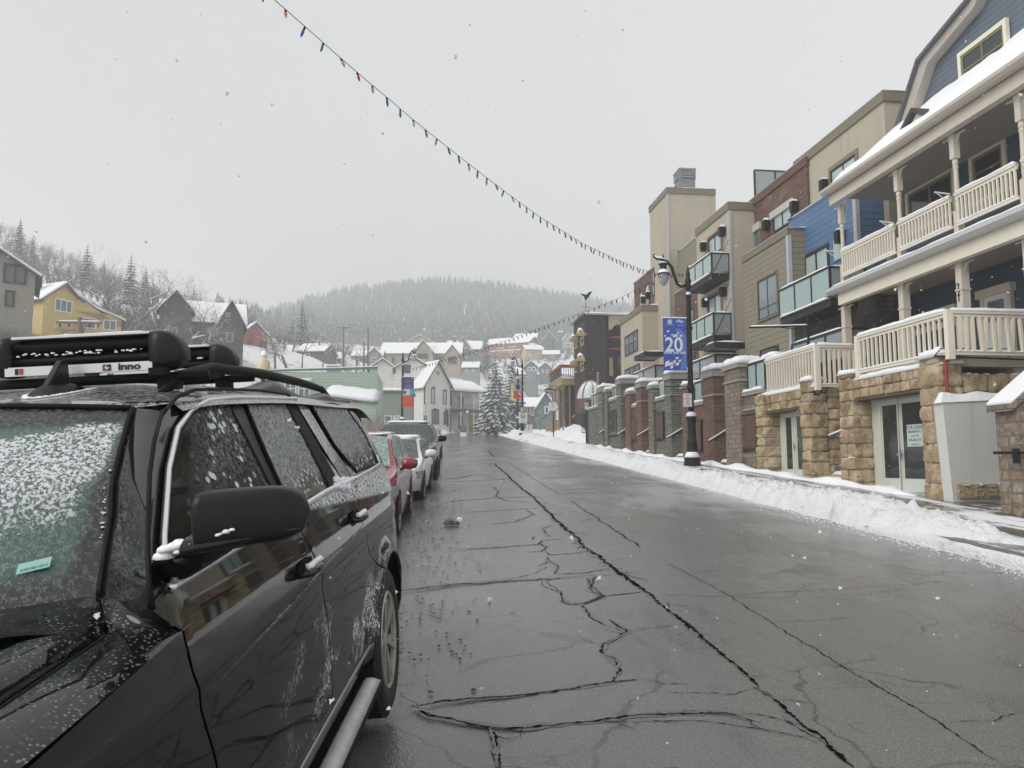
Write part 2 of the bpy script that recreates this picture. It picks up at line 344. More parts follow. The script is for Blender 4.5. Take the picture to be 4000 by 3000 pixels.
trk = k.math('MULTIPLY', k.ramp(k.math('ABSOLUTE', k.math('SUBTRACT', k.math('ABSOLUTE', k.math('SUBTRACT', x, 1.75)), .75)), .38, .1), .18); c = k.mix(trk, c, (.30, .30, .29))
stn = k.math('MULTIPLY', k.ramp(k.noise(.55, 5, .65), .53, .68), .55); c = k.mix(k.math('MULTIPLY', stn, k.ramp(x, 1.5, 3.5)), c, (.07, .052, .036))
agg = k.voro(68, 'F1'); c = k.mix(k.math('MULTIPLY', k.ramp(agg, .28, .1), .42), c, (.55, .53, .49))
c = k.mix(k.math('MULTIPLY', k.ramp(fine, .52, .7), .45), c, (.03, .03, .03)); k.col(c)
wet = k.ramp(k.math('ADD', k.math('MULTIPLY', mid, .6), k.math('MULTIPLY', n, .5)), .42, .68)
k.rough(k.math('ADD', k.mixf(wet, .36, .14), k.math('MULTIPLY', edge, -.1)))
k.bump(k.math('ADD', k.math('MULTIPLY', agg, .8), k.math('MULTIPLY', fine, .6)), .35, .006); ASPH = k.m
ys2 = list(np.arange(-12, 20, 1.0))+list(np.arange(20, 150, 2.5))
def road_pt(i, j, m=9):
    Y = ys2[i]; l = road_l(Y)-.2; r = road_r(Y)+.35; t = j/(m-1); X = l+(r-l)*t
    dz = .1*min(1, max(0, (-.45-X)/.8)); return (X, Y, (base(Y) if Y > 0 else G*Y)-dz)
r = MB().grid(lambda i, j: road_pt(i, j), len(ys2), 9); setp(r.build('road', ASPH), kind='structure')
# cracks: hand-placed from the photograph, lying 4 mm above the asphalt
k = N('crack_dark', 1.0, spec=.0); k.col((.008, .007, .006)); CRK = k.m
k = N('crack_water', .08, spec=.8); k.col((.05, .05, .05)); WATER = k.m
def crack(mb, pts, w0, seed=0, z=.004, wob=.018, branch=True, damp=None):
    w0 = w0*.74
    P = [gnd(*p) for p in pts]; R = random.Random(seed+len(pts)*7+int(pts[0][0])); Q = []
    for a, b in zip(P[:-1], P[1:]):
        n = max(2, int((b-a).length/.022)) if (b-a).length < 12 else int((b-a).length/.12)
        n = min(n, 260)
        for i in range(n): Q.append(a.lerp(b, i/n))
    Q.append(P[-1]); L = []; off = 0
    for i, p in enumerate(Q):
        d = (Q[min(i+1, len(Q)-1)]-Q[max(i-1, 0)]); s = Vector((-d.y, d.x, 0)).normalized()
        off = off*.86+R.uniform(-wob, wob)*.75; ww = w0*(.3+1.5*R.random()**2+.25*(R.random() < .08))*(.25+.75*min(1, min(i, len(Q)-1-i)/6))
        c = p+s*off; L.append((c+s*ww/2+Vector((0, 0, z)), c-s*ww/2+Vector((0, 0, z))))
    mb.add([q for ab in L for q in ab], [(2*i, 2*i+1, 2*i+3, 2*i+2) for i in range(len(L)-1)])
    if branch and w0 > .007:
        for _ in range(int(len(L)*.05)):
            i = R.randrange(len(L)); a = L[i][0]; dr = Vector((R.uniform(-1, 1), R.uniform(-.8, .8), 0)).normalized(); q = a.copy(); pv_ = a+Vector((w0*.2, 0, 0)); vs = [a, pv_]
            for s in range(R.randint(3, 8)):
                dr = (dr+Vector((R.uniform(-.6, .6), R.uniform(-.6, .6), 0))).normalized(); q = q+dr*R.uniform(.03, .08); q.z = G*q.y+z; ww = w0*.3*(1-s/9); vs += [q.copy(), q+Vector((ww, ww*.5, G*ww*.5))]
            mb.add(vs, [(2*k, 2*k+1, 2*k+3, 2*k+2) for k in range(len(vs)//2-1)])
    if damp is not None:
        vs = []
        for i in range(0, len(Q), 3):
            d = (Q[min(i+1, len(Q)-1)]-Q[max(i-1, 0)]); s = Vector((-d.y, d.x, 0)).normalized(); e = min(1, min(i, len(Q)-1-i)/12); w1_ = (.012+.06*abs(fbm(Q[i].x*3, Q[i].y*3, 2)))*e; w2_ = (.012+.07*abs(fbm(Q[i].x*3+7, Q[i].y*3, 5)))*e; a = Q[i]+s*w1_; b = Q[i]-s*w2_; a.z = G*a.y+.002; b.z = G*b.y+.002; vs += [a, b]
        damp.add(vs, [(2*k, 2*k+1, 2*k+3, 2*k+2) for k in range(len(vs)//2-1)])
def Z5(*p): return [(1500+x/2.212, 1650+y/2.212) for x, y in p]
def Z6(*p): return [(1500+x/.8848, 2200+y/.8848) for x, y in p]
ck = MB(); dp = MB()
crack(ck, Z5((950, 355), (1060, 450), (1190, 575), (1300, 655), (1430, 790), (1530, 885), (1720, 1060)), .07, damp=dp)
crack(ck, Z5((1720, 1060), (1840, 1150), (1990, 1265), (2212, 1440)), .06, damp=dp)
crack(ck, Z6((775, 0), (900, 95), (1040, 205), (1180, 325), (1240, 375), (1300, 430)), .042, wob=.01, damp=dp)
crack(ck, Z6((1340, 465), (1420, 540), (1510, 600), (1620, 708)), .035, wob=.01, damp=dp)
crack(ck, Z5((1080, 345), (1280, 480), (1510, 620)), .02); crack(ck, Z5((1620, 680), (1870, 850), (2030, 960), (2212, 1080)), .03)
crack(ck, Z6((980, 0), (1180, 105), (1400, 245), (1620, 375), (1900, 540), (2140, 700)), .014, wob=.012)
for l, ww in [([(110, 1460), (400, 1430), (640, 1400), (950, 1385), (1300, 1362), (1640, 1345)], .03), ([(110, 1450), (640, 1392), (1050, 1365), (1340, 1300), (1400, 1240)], .014),
              ([(560, 1105), (900, 1085), (1330, 1055), (1360, 1025), (1560, 1005)], .025), ([(1225, 1122), (1360, 1115), (1405, 1075), (1330, 1045)], .022),
              ([(500, 685), (800, 665), (1000, 650), (1300, 640)], .03), ([(700, 775), (1000, 760), (1330, 740)], .02), ([(910, 880), (1130, 860), (1290, 795), (1240, 760)], .02),
              ([(490, 490), (640, 480), (760, 455), (980, 465)], .05), ([(445, 517), (700, 508), (1000, 495), (1090, 485)], .035), ([(590, 380), (800, 365), (980, 350)], .05),
              ([(620, 285), (900, 245), (950, 300)], .06), ([(1460, 1310), (1700, 1300), (1970, 1265)], .022), ([(1390, 1120), (1440, 1145), (1600, 1135), (1790, 1110)], .018),
              ([(1360, 1370), (1400, 1415), (1470, 1455), (1540, 1480), (1570, 1500)], .014), ([(1840, 1325), (1790, 1350), (1800, 1390), (1760, 1430), (1800, 1470), (1890, 1500), (1750, 1560), (1620, 1578), (1540, 1560), (1510, 1525)], .018),
              ([(1890, 1500), (2212, 1470)], .02), ([(1410, 1200), (1340, 1245)], .02), ([(1415, 1160), (1420, 1195), (1500, 1245), (1490, 1275), (1460, 1310)], .018),
              ([(1460, 890), (1380, 915), (1385, 950), (1425, 990)], .018), ([(1310, 985), (1290, 1015)], .02), ([(950, 560), (985, 600), (970, 640), (1060, 680), (1200, 690), (1300, 685)], .03),
              ([(1450, 582), (1700, 575), (1880, 575)], .03), ([(1500, 615), (1840, 605), (2000, 612)], .03), ([(1340, 480), (1700, 470), (2000, 470)], .04), ([(1200, 382), (1500, 380), (1860, 378)], .05),
              ([(1030, 298), (1450, 295)], .06), ([(1000, 255), (1400, 247)], .07), ([(600, 240), (850, 215), (1100, 218)], .07), ([(550, 210), (820, 195)], .07), ([(2010, 940), (2200, 935)], .02),
              ([(1700, 850), (1820, 832)], .02), ([(1380, 790), (1480, 795), (1700, 765)], .012), ([(1780, 535), (2212, 530)], .02), ([(560, 150), (800, 140)], .08), ([(1060, 160), (1300, 158)], .08)]:
    crack(ck, Z5(*l), ww, damp=dp if ww > .017 else None)
for l, ww in [([(45, 95), (250, 72), (440, 62), (560, 52), (780, 40)], .012), ([(780, 25), (850, 35), (720, 45)], .01), ([(560, 60), (610, 100), (610, 130), (680, 145)], .012), ([(700, 50), (720, 80), (755, 115), (690, 145), (720, 190), (765, 215)], .016),
              ([(750, 118), (900, 98)], .01), ([(845, 232), (1040, 210)], .012), ([(775, 195), (845, 235), (760, 280), (755, 305), (810, 345), (815, 375), (780, 415)], .022),
              ([(80, 500), (200, 478), (420, 462), (640, 435), (780, 415), (880, 400)], .02), ([(880, 400), (960, 415), (1060, 420)], .008), ([(90, 492), (160, 525), (280, 550), (360, 565), (480, 570), (700, 550), (900, 525), (1180, 520), (1300, 555)], .022),
              ([(700, 550), (1000, 545), (1100, 548), (1300, 575), (1420, 600), (1500, 620)], .010), ([(900, 520), (1100, 512), (1200, 520)], .008), ([(360, 565), (385, 600), (385, 640), (390, 708)], .022), ([(365, 590), (430, 608), (470, 600), (485, 572)], .012),
              ([(1050, 35), (1280, 10)], .010), ([(1190, 108), (1430, 98), (1700, 80), (1980, 62)], .010), ([(1590, 120), (1650, 105), (1800, 90)], .008), ([(1330, 205), (1500, 197), (1640, 188)], .008),
              ([(1930, 550), (2100, 545), (2212, 515)], .009), ([(1850, 45), (1950, 30)], .01), ([(1700, 0), (1900, 30), (2180, 35)], .010), ([(960, 448), (1200, 455), (1275, 440)], .008), ([(1180, 520), (1300, 525), (1380, 545), (1520, 620)], .012)]:
    crack(ck, Z6(*l), ww*1.15, wob=.012, damp=dp if ww > .012 else None)
k = N('damp_asphalt', .3, spec=.5); k.col(k.mix(k.noise(30, 4), (.10, .098, .094), (.17, .165, .158))); k.bump(k.voro(95), .4, .006); setp(dp.build('damp_asphalt_edges', k.m, loc=(0, 0, 0)), kind='structure')
setp(ck.build('road_cracks', CRK, loc=(0, 0, 0)), kind='structure')
wt = MB()
for l, ww in [([(60, 502), (130, 510), (190, 530)], .04), ([(365, 570), (385, 640), (388, 708)], .03), ([(845, 238), (765, 285), (765, 310), (812, 350), (790, 410)], .02), ([(1275, 430), (1345, 462)], .07)]:
    crack(wt, Z6(*l), ww, z=.006, wob=.004, branch=False)
setp(wt.build('crack_water', WATER, loc=(0, 0, 0)), kind='structure')
k = N('lane_paint', .6); k.col((.3, .27, .2)); mk = MB()
for l in [[(870, 168), (945, 195)], [(900, 95), (960, 108)], [(1090, 183), (1125, 186)]]: crack(mk, Z5(*l), .12, z=.006, wob=.0, branch=False)
setp(mk.build('road_marking', k.m, loc=(0, 0, 0)), kind='structure')
# kerb and pavement (sheet that meets the facades)
VF = 10.6
k = N('wet_flagstone', .25, spec=.6); x, y, z = k.sep()
br = k.n('ShaderNodeTexBrick'); k.t.links.new(k.comb(y, x), br.inputs['Vector']); br.inputs['Scale'].default_value = 1; br.inputs['Brick Width'].default_value = .75; br.inputs['Row Height'].default_value = .55; br.inputs['Mortar Size'].default_value = .012
br.inputs['Color1'].default_value = (.05, .06, .06, 1); br.inputs['Color2'].default_value = (.13, .115, .09, 1); br.inputs['Mortar'].default_value = (.02, .02, .02, 1)
wall = k.math('SUBTRACT', x, k.math('ADD', 10.1, k.math('MULTIPLY', y, -.03)))
nn = k.noise(1.3, 6, .65, sc=(1.6, .45, 1)); far = k.ramp(y, 15, 24)
sn = k.math('ADD', k.math('ADD', k.math('MULTIPLY', nn, 1.4), k.math('MULTIPLY', far, .26)), k.math('MULTIPLY', k.ramp(k.math('ABSOLUTE', k.math('SUBTRACT', x, 8.75)), .3, 1.3), .42))
sf = k.ramp(sn, 1.06, 1.24); salt = k.math('MULTIPLY', k.ramp(k.noise(2.5, 6, .7), .58, .68), .55)
c = k.mix(salt, br.outputs['Color'], (.10, .22, .2)); k.col(k.mix(sf, c, (.78, .8, .83))); k.rough(k.mixf(sf, .18, .8)); k.bump(k.math('ADD', k.noise(8, 5), k.math('MULTIPLY', sf, 1.5)), .4, .02); PAVE = k.m
ys3 = list(np.arange(-8, 62, 1.5))
def pv(i, j):
    Y = ys3[i]; a = 6.95; b = 12.6; X = a+(b-a)*j/7; return (X, Y, G*Y+.13 if Y > 0 else G*Y+.13)
p = MB().grid(pv, len(ys3), 8)
setp(p.build('pavement', PAVE), kind='structure')
KERB = plain('kerb_stone', (.16, .155, .15), .6, .2); kb = MB()
for Y in np.arange(-8, 62, 2.0): kb.add([(6.78, Y, G*Y-.1), (6.95, Y, G*Y-.1), (6.78, Y, G*Y+.126), (6.95, Y, G*Y+.126), (6.78, Y+2, G*(Y+2)-.1), (6.95, Y+2, G*(Y+2)-.1), (6.78, Y+2, G*(Y+2)+.126), (6.95, Y+2, G*(Y+2)+.126)], [(0, 2, 3, 1), (4, 5, 7, 6), (0, 4, 6, 2), (2, 6, 7, 3), (1, 3, 7, 5)])
setp(kb.build('kerb', KERB), kind='structure')
def bank(name, path, hw, hh, step=.16, m=15, label=None, zf=None, mat=PLSNOW, seed=0, chunk=0.0):
    """ridge of ploughed snow along a path of (x, y, half width, height)"""
    pts = []
    for a, b in zip(path[:-1], path[1:]):
        L = math.hypot(b[0]-a[0], b[1]-a[1]); n = max(1, int(L/step)); n = min(n, 400)
        for i in range(n): pts.append([a[q]+(b[q]-a[q])*i/n for q in range(4)])
    pts.append(list(path[-1]))
    def P(i, j):
        x, y, w_, h_ = pts[i]; x2, y2 = pts[min(i+1, len(pts)-1)][:2]; x1, y1 = pts[max(i-1, 0)][:2]
        dx, dy = x2-x1, y2-y1; L = math.hypot(dx, dy) or 1; t = j/(m-1)*2-1
        X = x+dy/L*t*w_*(1+.25*fbm(y*.8, seed+3)); Y = y-dx/L*t*w_
        prof = max(0, 1-t*t)**.8; hh_ = h_*(1+.55*fbm(x*.9, y*.5, seed))*prof+(.10*fbm(X*3, Y*3, seed+5)+.05*fbm(X*9, Y*9, seed+8))*(prof**.5)*min(1, h_*4)
        ez = min(1, max(0, (X-6.32)/.42)); zs_ = G*Y+.135*ez*ez*(3-2*ez)*min(1, (1+t)*2.2)-.05*max(0, 1-(1+t)*5); import mathutils.noise as mn; cv = mn.voronoi(Vector((X*3.4, Y*3.4, seed)))[0]; hh_ += chunk*prof**.4*((.26*max(0, .5-cv[0]*1.5)+.07*mn.noise(Vector((X*14, Y*14, 1))))*min(1, h_*5))
        zb = (zf(X, Y) if zf else zs_)
        return (X, Y, zb-.03+max(0, hh_)+.02)
    b = MB().grid(P, len(pts), m)
    return setp(b.build(name, mat, smooth=True), kind='structure')
bank('snow_bank', [(7.5, 9.4, .1, .02), (7.35, 9.9, .36, .10), (7.22, 10.8, .62, .22), (7.2, 13, .66, .27), (7.12, 16, .60, .23), (7.1, 22, .6, .22)], 1, 1, step=.075, m=26, chunk=1.0)
bank('snow_bank_far', [(7.1, 22, .6, .22), (7.15, 30, .7, .26), (7.2, 42, .8, .30), (7.3, 60, 1.0, .38), (7.6, 80, 1.2, .5), (8.6, 96, 1.3, .5), (11, 112, 1.5, .5), (15.5, 128, 1.5, .5)], 1, 1, chunk=.6)
bank('snow_ridge', [(6.7, 5.5, .05, .02), (6.66, 8, .07, .03), (6.64, 10.3, .08, .04), (6.6, 12, .1, .02)], 1, 1, m=9, step=.08, seed=4, chunk=.5)
# drifts at the foot of the walls
fl = [(PB(u, VF-.1, 0).x, PB(u, VF-.1, 0).y, .22+.12*math.sin(u*1.3), .12+.06*math.sin(u*2.1)) for u in np.arange(16.4, 60, 1.2)]
fl = [(PB(15.5, VF-.05, 0).x, PB(15.5, VF-.05, 0).y, .03, .0)]+fl
bank('wall_foot_snow', fl, 1, 1, step=.3, m=9, mat=SNOW, seed=9)
def hsnow(X, Y): return base(Y)+.1
bank('far_yard_snow', [(-3.6, 96, 1.2, .4), (-1.6, 106, 1.6, .5), (1.5, 117, 2, .6), (6.5, 133, 2.5, .6), (14, 152, 3, .8)], 1, 1, step=.6, zf=lambda X, Y: base(Y), mat=SNOW, seed=12)
bank('left_kerb_snow', [(-3.7, 2, .8, .3), (-3.8, 30, .9, .35), (-3.7, 60, .9, .4), (-3.8, 94, 1, .4)], 1, 1, step=.5, mat=SNOW, seed=15)

# ---------------------------------------------------------------- building kit
def snowcap(pts, th, parent, name='snow', over=.04, z=None, res=.22, seed=0, F=None, mat=None):
    """soft slab of snow on a convex quad given by 4 corners (3-D, top surface of the thing)"""
    a, b, c, d = [Vector(p) for p in pts]; cen = (a+b+c+d)/4
    a, b, c, d = [p+(p-cen).normalized()*over for p in (a, b, c, d)]
    n = max(4, min(60, int((b-a).length/res)+1)); m = max(4, min(24, int((d-a).length/res)+1))
    def P(i, j):
        s = i/(n-1); t = j/(m-1); p = (a*(1-s)+b*s)*(1-t)+(d*(1-s)+c*s)*t
        e = min(min(s, 1-s)*(b-a).length, min(t, 1-t)*(d-a).length); r_ = th*1.1
        h = th*(1-(1-min(1, (e/r_)))**2)**.5 if e < r_ else th
        h *= 1+.35*fbm(p.x*1.6+seed, p.y*1.6+p.z, seed)
        return p+Vector((0, 0, max(h, 0)-.004))
    mb = MB().grid(P, n, m); v0 = len(mb.v)
    ring = [i*m for i in range(n)]+[(n-1)*m+j for j in range(1, m)]+[i*m+m-1 for i in range(n-2, -1, -1)]+[j for j in range(m-2, 0, -1)]
    mb.f.append(tuple(ring))
    return mb.build(name, mat or SNOW, parent, smooth=False if n < 5 else True)
def window(fv, u0, u1, z0, z1, parent, frame=DKFRAME, glass=GLASSTEAL, fw=.07, nu=2, nz=1, proud=.03, F=PB, trim=None, tw=.12, name='window', d=-1, lintel=None, zsplit=None):
    """window on plane v=fv looking towards -v; frame part with a pane child"""
    mb = MB(F); a, b = fv-proud, fv+.05
    mb.box(u0, u1, a, b, z0, z0+fw); mb.box(u0, u1, a, b, z1-fw, z1); mb.box(u0, u0+fw, a, b, z0+fw, z1-fw); mb.box(u1-fw, u1, a, b, z0+fw, z1-fw)
    for i in range(1, nu): m = u0+(u1-u0)*i/nu; mb.box(m-fw*.4, m+fw*.4, a+.004, b, z0+fw, z1-fw)
    zz = [z0+(z1-z0)*i/nz for i in range(1, nz)] if zsplit is None else [z0+(z1-z0)*zsplit]
    for m in zz: mb.box(u0+fw, u1-fw, a+.008, b, m-fw*.35, m+fw*.35)
    o = mb.build(name, frame, parent)
    MB(F).box(u0+fw*.5, u1-fw*.5, fv-.012, fv+.03, z0+fw*.5, z1-fw*.5).build('pane', glass, o)
    if trim:
        t = MB(F); a -= .02
        t.box(u0-tw, u1+tw, a, b, z1, z1+tw*1.15); t.box(u0-tw, u1+tw, a-.02, b, z0-tw*.8, z0); t.box(u0-tw, u0, a, b, z0, z1); t.box(u1, u1+tw, a, b, z0, z1)
        if lintel: t.box(u0-tw*1.5, u1+tw*1.5, a-.06, b, z1+tw*1.15, z1+tw*1.15+.09)
        t.build('trim', trim, o)
    return o
def winpx(fv, xl, yb, xr, yt, parent, **k):   # from the lower far corner and upper near corner in the photograph
    u1, z0 = fb(xl, yb, fv); u0, z1 = fb(xr, yt, fv); return window(fv, u0, u1, z0, z1, parent, **k)
def rocks(mb, u0, u1, v0, v1, z0, z1, rowh=.3, bl=.45, amp=.035, seed=0, F=PB):
    """rough-faced blocks filling a box (u along the street, v across)"""
    R = random.Random(seed); z = z0; row = 0
    while z < z1-.05:
        h = min(rowh*R.uniform(.75, 1.25), z1-z);
        if z1-z-h < .1: h = z1-z
        long_u = (u1-u0) >= (v1-v0); a0, a1 = (u0, u1) if long_u else (v0, v1); L = a1-a0
        nb = max(1, round(L/bl/R.uniform(.8, 1.2))); cuts = [0]+sorted([(i+R.uniform(-.2, .2))/nb for i in range(1, nb)])+[1]
        for c0, c1 in zip(cuts[:-1], cuts[1:]):
            p0, p1 = a0+L*c0+.006, a0+L*c1-.006; n = 9; j = R.uniform(-.02, .02)
            if long_u: B = (p0, p1, v0+j, v1-j)
            else: B = (u0+j, u1-j, p0, p1)
            c = [(B[0]+B[1])/2, (B[2]+B[3])/2, z+h/2]; hs_ = [(B[1]-B[0])/2, (B[3]-B[2])/2, h/2-.008]; sd = R.random()*50
            for ax, sg in ((0, -1), (0, 1), (1, -1), (1, 1), (2, 1), (2, -1)):
                o1, o2 = [q for q in (0, 1, 2) if q != ax]
                def P(i, k, ax=ax, sg=sg, o1=o1, o2=o2, c=c, hs_=hs_, sd=sd):
                    s_, t_ = i/(n-1)*2-1, k/(n-1)*2-1; q = [0, 0, 0]; q[ax] = sg*hs_[ax]; q[o1] = s_*hs_[o1]; q[o2] = t_*hs_[o2]
                    e = min(1, (1-abs(s_))*hs_[o1]/.025, (1-abs(t_))*hs_[o2]/.025)
                    X = F(c[0]+q[0], c[1]+q[1], c[2]+q[2]); q[ax] += sg*(e*amp*(.5+1.3*fbm(X.x*5+sd, X.y*5+X.z*4, sd, 5))-.012)
                    q[o1] -= s_*.006; q[o2] -= t_*.006
                    return F(c[0]+q[0], c[1]+q[1], c[2]+q[2])
                mb.grid(P, n, n)
        z += h; row += 1
    mb.box(u0+.045, u1-.045, v0+.045, v1-.045, z0, z1-.03, F=F)
    return mb
def sg(u): return G*u+.13          # pavement level along the facades
def swoop(z): return z
# ---------------------------------------------------------------- navy house with the two-storey porch
def ub(x, v=VF): return fb(x, 1810, v)[0]
def textmesh(name, s, size, mat, parent, M, ext=.004, align='CENTER', font_scale=(1, 1), spacing=1.0, bold=0.0):
    cu = bpy.data.curves.new(name, 'FONT'); cu.body = s; cu.size = size; cu.extrude = ext; cu.align_x = align; cu.align_y = 'CENTER'; cu.space_character = spacing; cu.offset = bold; cu.resolution_u = 3
    to = bpy.data.objects.new('tmp_text', cu); COL.objects.link(to)
    dg = bpy.context.evaluated_depsgraph_get(); me = bpy.data.meshes.new_from_object(to.evaluated_get(dg)); bpy.data.objects.remove(to); bpy.data.curves.remove(cu)
    org = ORG[parent]; T = Matrix.Translation(-org) @ M @ Matrix.Diagonal((font_scale[0], font_scale[1], 1, 1))
    me.transform(T); me.materials.clear(); me.materials.append(mat)
    o = bpy.data.objects.new(name, me); COL.objects.link(o); o.parent = parent; ORG[o] = org; return o
def frameM(o, x, y):                           # matrix with local x, y axes at o
    x = Vector(x).normalized(); y = Vector(y).normalized(); z = x.cross(y)
    return Matrix.Translation(Vector(o)) @ Matrix((x, y, z)).transposed().to_4x4()
VW = 13.6; VC = 11.9
house = thing('clapboard_house', PB(17, 12, G*17), 'navy blue clapboard house with cream two-storey porch and sandstone ground floor', 'house')
ue0, ze0 = fb(3224, 750, 11.5); ue1, _ = fb(4000, 227, 11.5); UN = 10.5     # far end of the eave, near end out of frame
zd = fb(3242, 1137, 11.5)[1]; ZG = G*17
UH = ue0-.25
zdeck = fb(3343, 1450, 10.8)[1]
w_ = MB(PB); w_.box(UN, UH-.2, VW, VW+6, ZG, ze0+.5); w_.build('wall', NAVY, house)
# gable above the porch roof: gambrel outline on the wall plane
gp = [fb(*q, VW-.1) for q in [(3527, 520), (3619, 238), (3817, 0)]]
uc = gp[2][0]-(gp[0][0]-gp[2][0])*.28; top = gp[2][1]+.9
out = gp+[(uc, top)]; out = out+[(2*uc-a, b) for a, b in reversed(gp)]
MB().prism([PB(a, VW-.02, b) for a, b in [(gp[0][0], ze0+.2)]+out+[(out[-1][0], ze0+.2)]], VV*6).build('gable_wall', NAVYG, house)
rk = MB()
cen = (uc, ze0+1)
for a, b in zip(out[:-1], out[1:]):
    ia = (a[0]+(cen[0]-a[0])*.1, a[1]+(cen[1]-a[1])*.1) if True else a; ib = (b[0]+(cen[0]-b[0])*.1, b[1]+(cen[1]-b[1])*.1)
    rk.prism([PB(x_, VW-.28, y_) for x_, y_ in (a, b, ib, ia)], VV*.26)
rk.build('rake_trim', plain('rake_paint', (.46, .42, .37), .6, .1, scale=2), house)
MB().prism([PB(a, VW-.4, b) for a, b in [(p[0]+(p[0]-uc)*.012, p[1]+.05) for p in out]+[(p[0], p[1]-.03) for p in reversed(out)]], VV*6.4).build('roof', plain('grey_shingles', (.12, .12, .125), .8, .3, scale=20), house)
# porch roof slab (rises to the wall), gutter, soffit, snow
zw = fb(3760, 335, VW)[1]-.42
MB().prism([PB(ue0, 11.5, ze0-.06), PB(ue0, VW, zw), PB(ue0, VW, ze0-.12), PB(ue0, 11.6, ze0-.12)], UU*(UN-ue0)).build('porch_roof', CREAMSH, house)
gt = MB(); gt.prism([PB(ue0+.05, 11.36, ze0+.03), PB(ue0+.05, 11.36, ze0-.05), PB(ue0+.05, 11.42, ze0-.12), PB(ue0+.05, 11.52, ze0-.14), PB(ue0+.05, 11.52, ze0+.03)], UU*(UN-ue0)); gt.build('gutter', plain('gutter_paint', (.52, .46, .40), .4, .08), house)
MB(PB).box(UN, ue0, 11.6, 11.78, ze0-.42, ze0-.125).build('porch_beam', CREAM2, house)
MB(PB).box(UN, ue0-.05, 11.78, VW-.003, ze0-.2, ze0-.14).build('soffit', CREAMSH, house)
def roofsnow(i, j, n=90, m=14):
    u = ue0+.05+(UN-ue0)*i/(n-1); t = j/(m-1); v = 11.4+(VW-11.4)*t; z = ze0+(zw-ze0)*t
    ex = min(1, i/7); th = .22*ex*(1-(1-min(1, t/.12))**2)**.5 if t < .12 else .22*ex
    th = max(th, .02)*(1+.2*fbm(u*.6, v*.8)); th += .75*max(0, t-.3)*min(1, ex)*(.8+.6*fbm(u*.35, 3, 2))
    if ue0-u < 4.6: th += .2*math.exp(-((ue0-u-2.2)/1.2)**2)*t
    return PB(u, v, z+th)
sn = MB().grid(lambda i, j: roofsnow(i, j), 90, 14); sn.grid(lambda i, j: PB(ue0+.05+(UN-ue0)*i/89, 11.4, ze0+.0+(roofsnow(i, 0).z-ze0)*j), 90, 2); sn.build('roof_snow', SNOW, house, smooth=True)
# little gable on the porch roof
a, b, c = [fb(*q, 12.0) for q in [(3513, 548), (3582, 440), (3655, 452)]]
c = (2*b[0]-a[0]+.25, a[1]+.0)
MB().prism([PB(a[0], 12.0, a[1]-.15), PB(b[0], 12.0, b[1]), PB(2*b[0]-a[0], 12.0, a[1]-.15)], VV*1.2).build('porch_gable', CREAM, house)
gsh = MB(); 
for e0, e1 in (((a[0]+.18, a[1]-.3), b), (b, (2*b[0]-a[0]-.18, a[1]-.3))):
    gsh.prism([PB(e0[0], 11.84, e0[1]+.02), PB(e1[0], 11.84, e1[1]+.02), PB(e1[0], 11.84, e1[1]+.12), PB(e0[0], 11.84, e0[1]+.12)], VV*1.5)
gsh.build('gable_shingles', plain('wet_shingles', (.05, .05, .055), .7, .4, scale=15), house)
# balcony floor, its gutter, beam and soffit
MB(PB).box(UN, UH, 11.55, VW-.003, zd-.05, zd+.12).build('balcony_floor', CREAM2, house)
g2 = MB(); g2.prism([PB(ue0, 11.36, zd+.02), PB(ue0, 11.36, zd-.06), PB(ue0, 11.43, zd-.13), PB(ue0, 11.548, zd-.15), PB(ue0, 11.548, zd+.02)], UU*(UN-ue0)); g2.build('gutter', plain('white_gutter', (.55, .55, .54), .35, .05), house)
MB(PB).box(UN, UH, 11.6, 11.78, zd-.46, zd-.055).build('porch_beam', CREAM, house)
MB(PB).box(UN, UH-.05, 11.78, VW-.003, zd-.17, zd-.055).build('soffit', CREAMSH, house)
snowcap([PB(UN, 11.36, zd+.03), PB(ue0, 11.36, zd+.03), PB(ue0, 11.75, zd+.1), PB(UN, 11.75, zd+.1)], .07, house, 'balcony_edge_snow', over=.02, res=.3)
cols = [fb(3290, 900, VC)[0], fb(3518, 900, VC)[0], fb(3748, 900, VC)[0]]; cols.append(cols[2]-1.95); cols.append(cols[3]-2)
rt0 = fb(3297, 978, 11.8)[1]; rb0 = fb(3301, 1078, 11.8)[1]
def bracket(mb, u, v, z, s, sgn):              # curved spindle bracket beside a column head
    for rr in (.14, .2, .27):
        mb.tube([PB(u+sgn*(.06+rr-rr*math.cos(a)), v, z-rr*1.25+rr*1.25*math.sin(a)) for a in np.linspace(.1, 1.5, 7)], .016, 5)
    mb.box(u+sgn*.06, u+sgn*.36, v-.02, v+.02, z-.03, z)
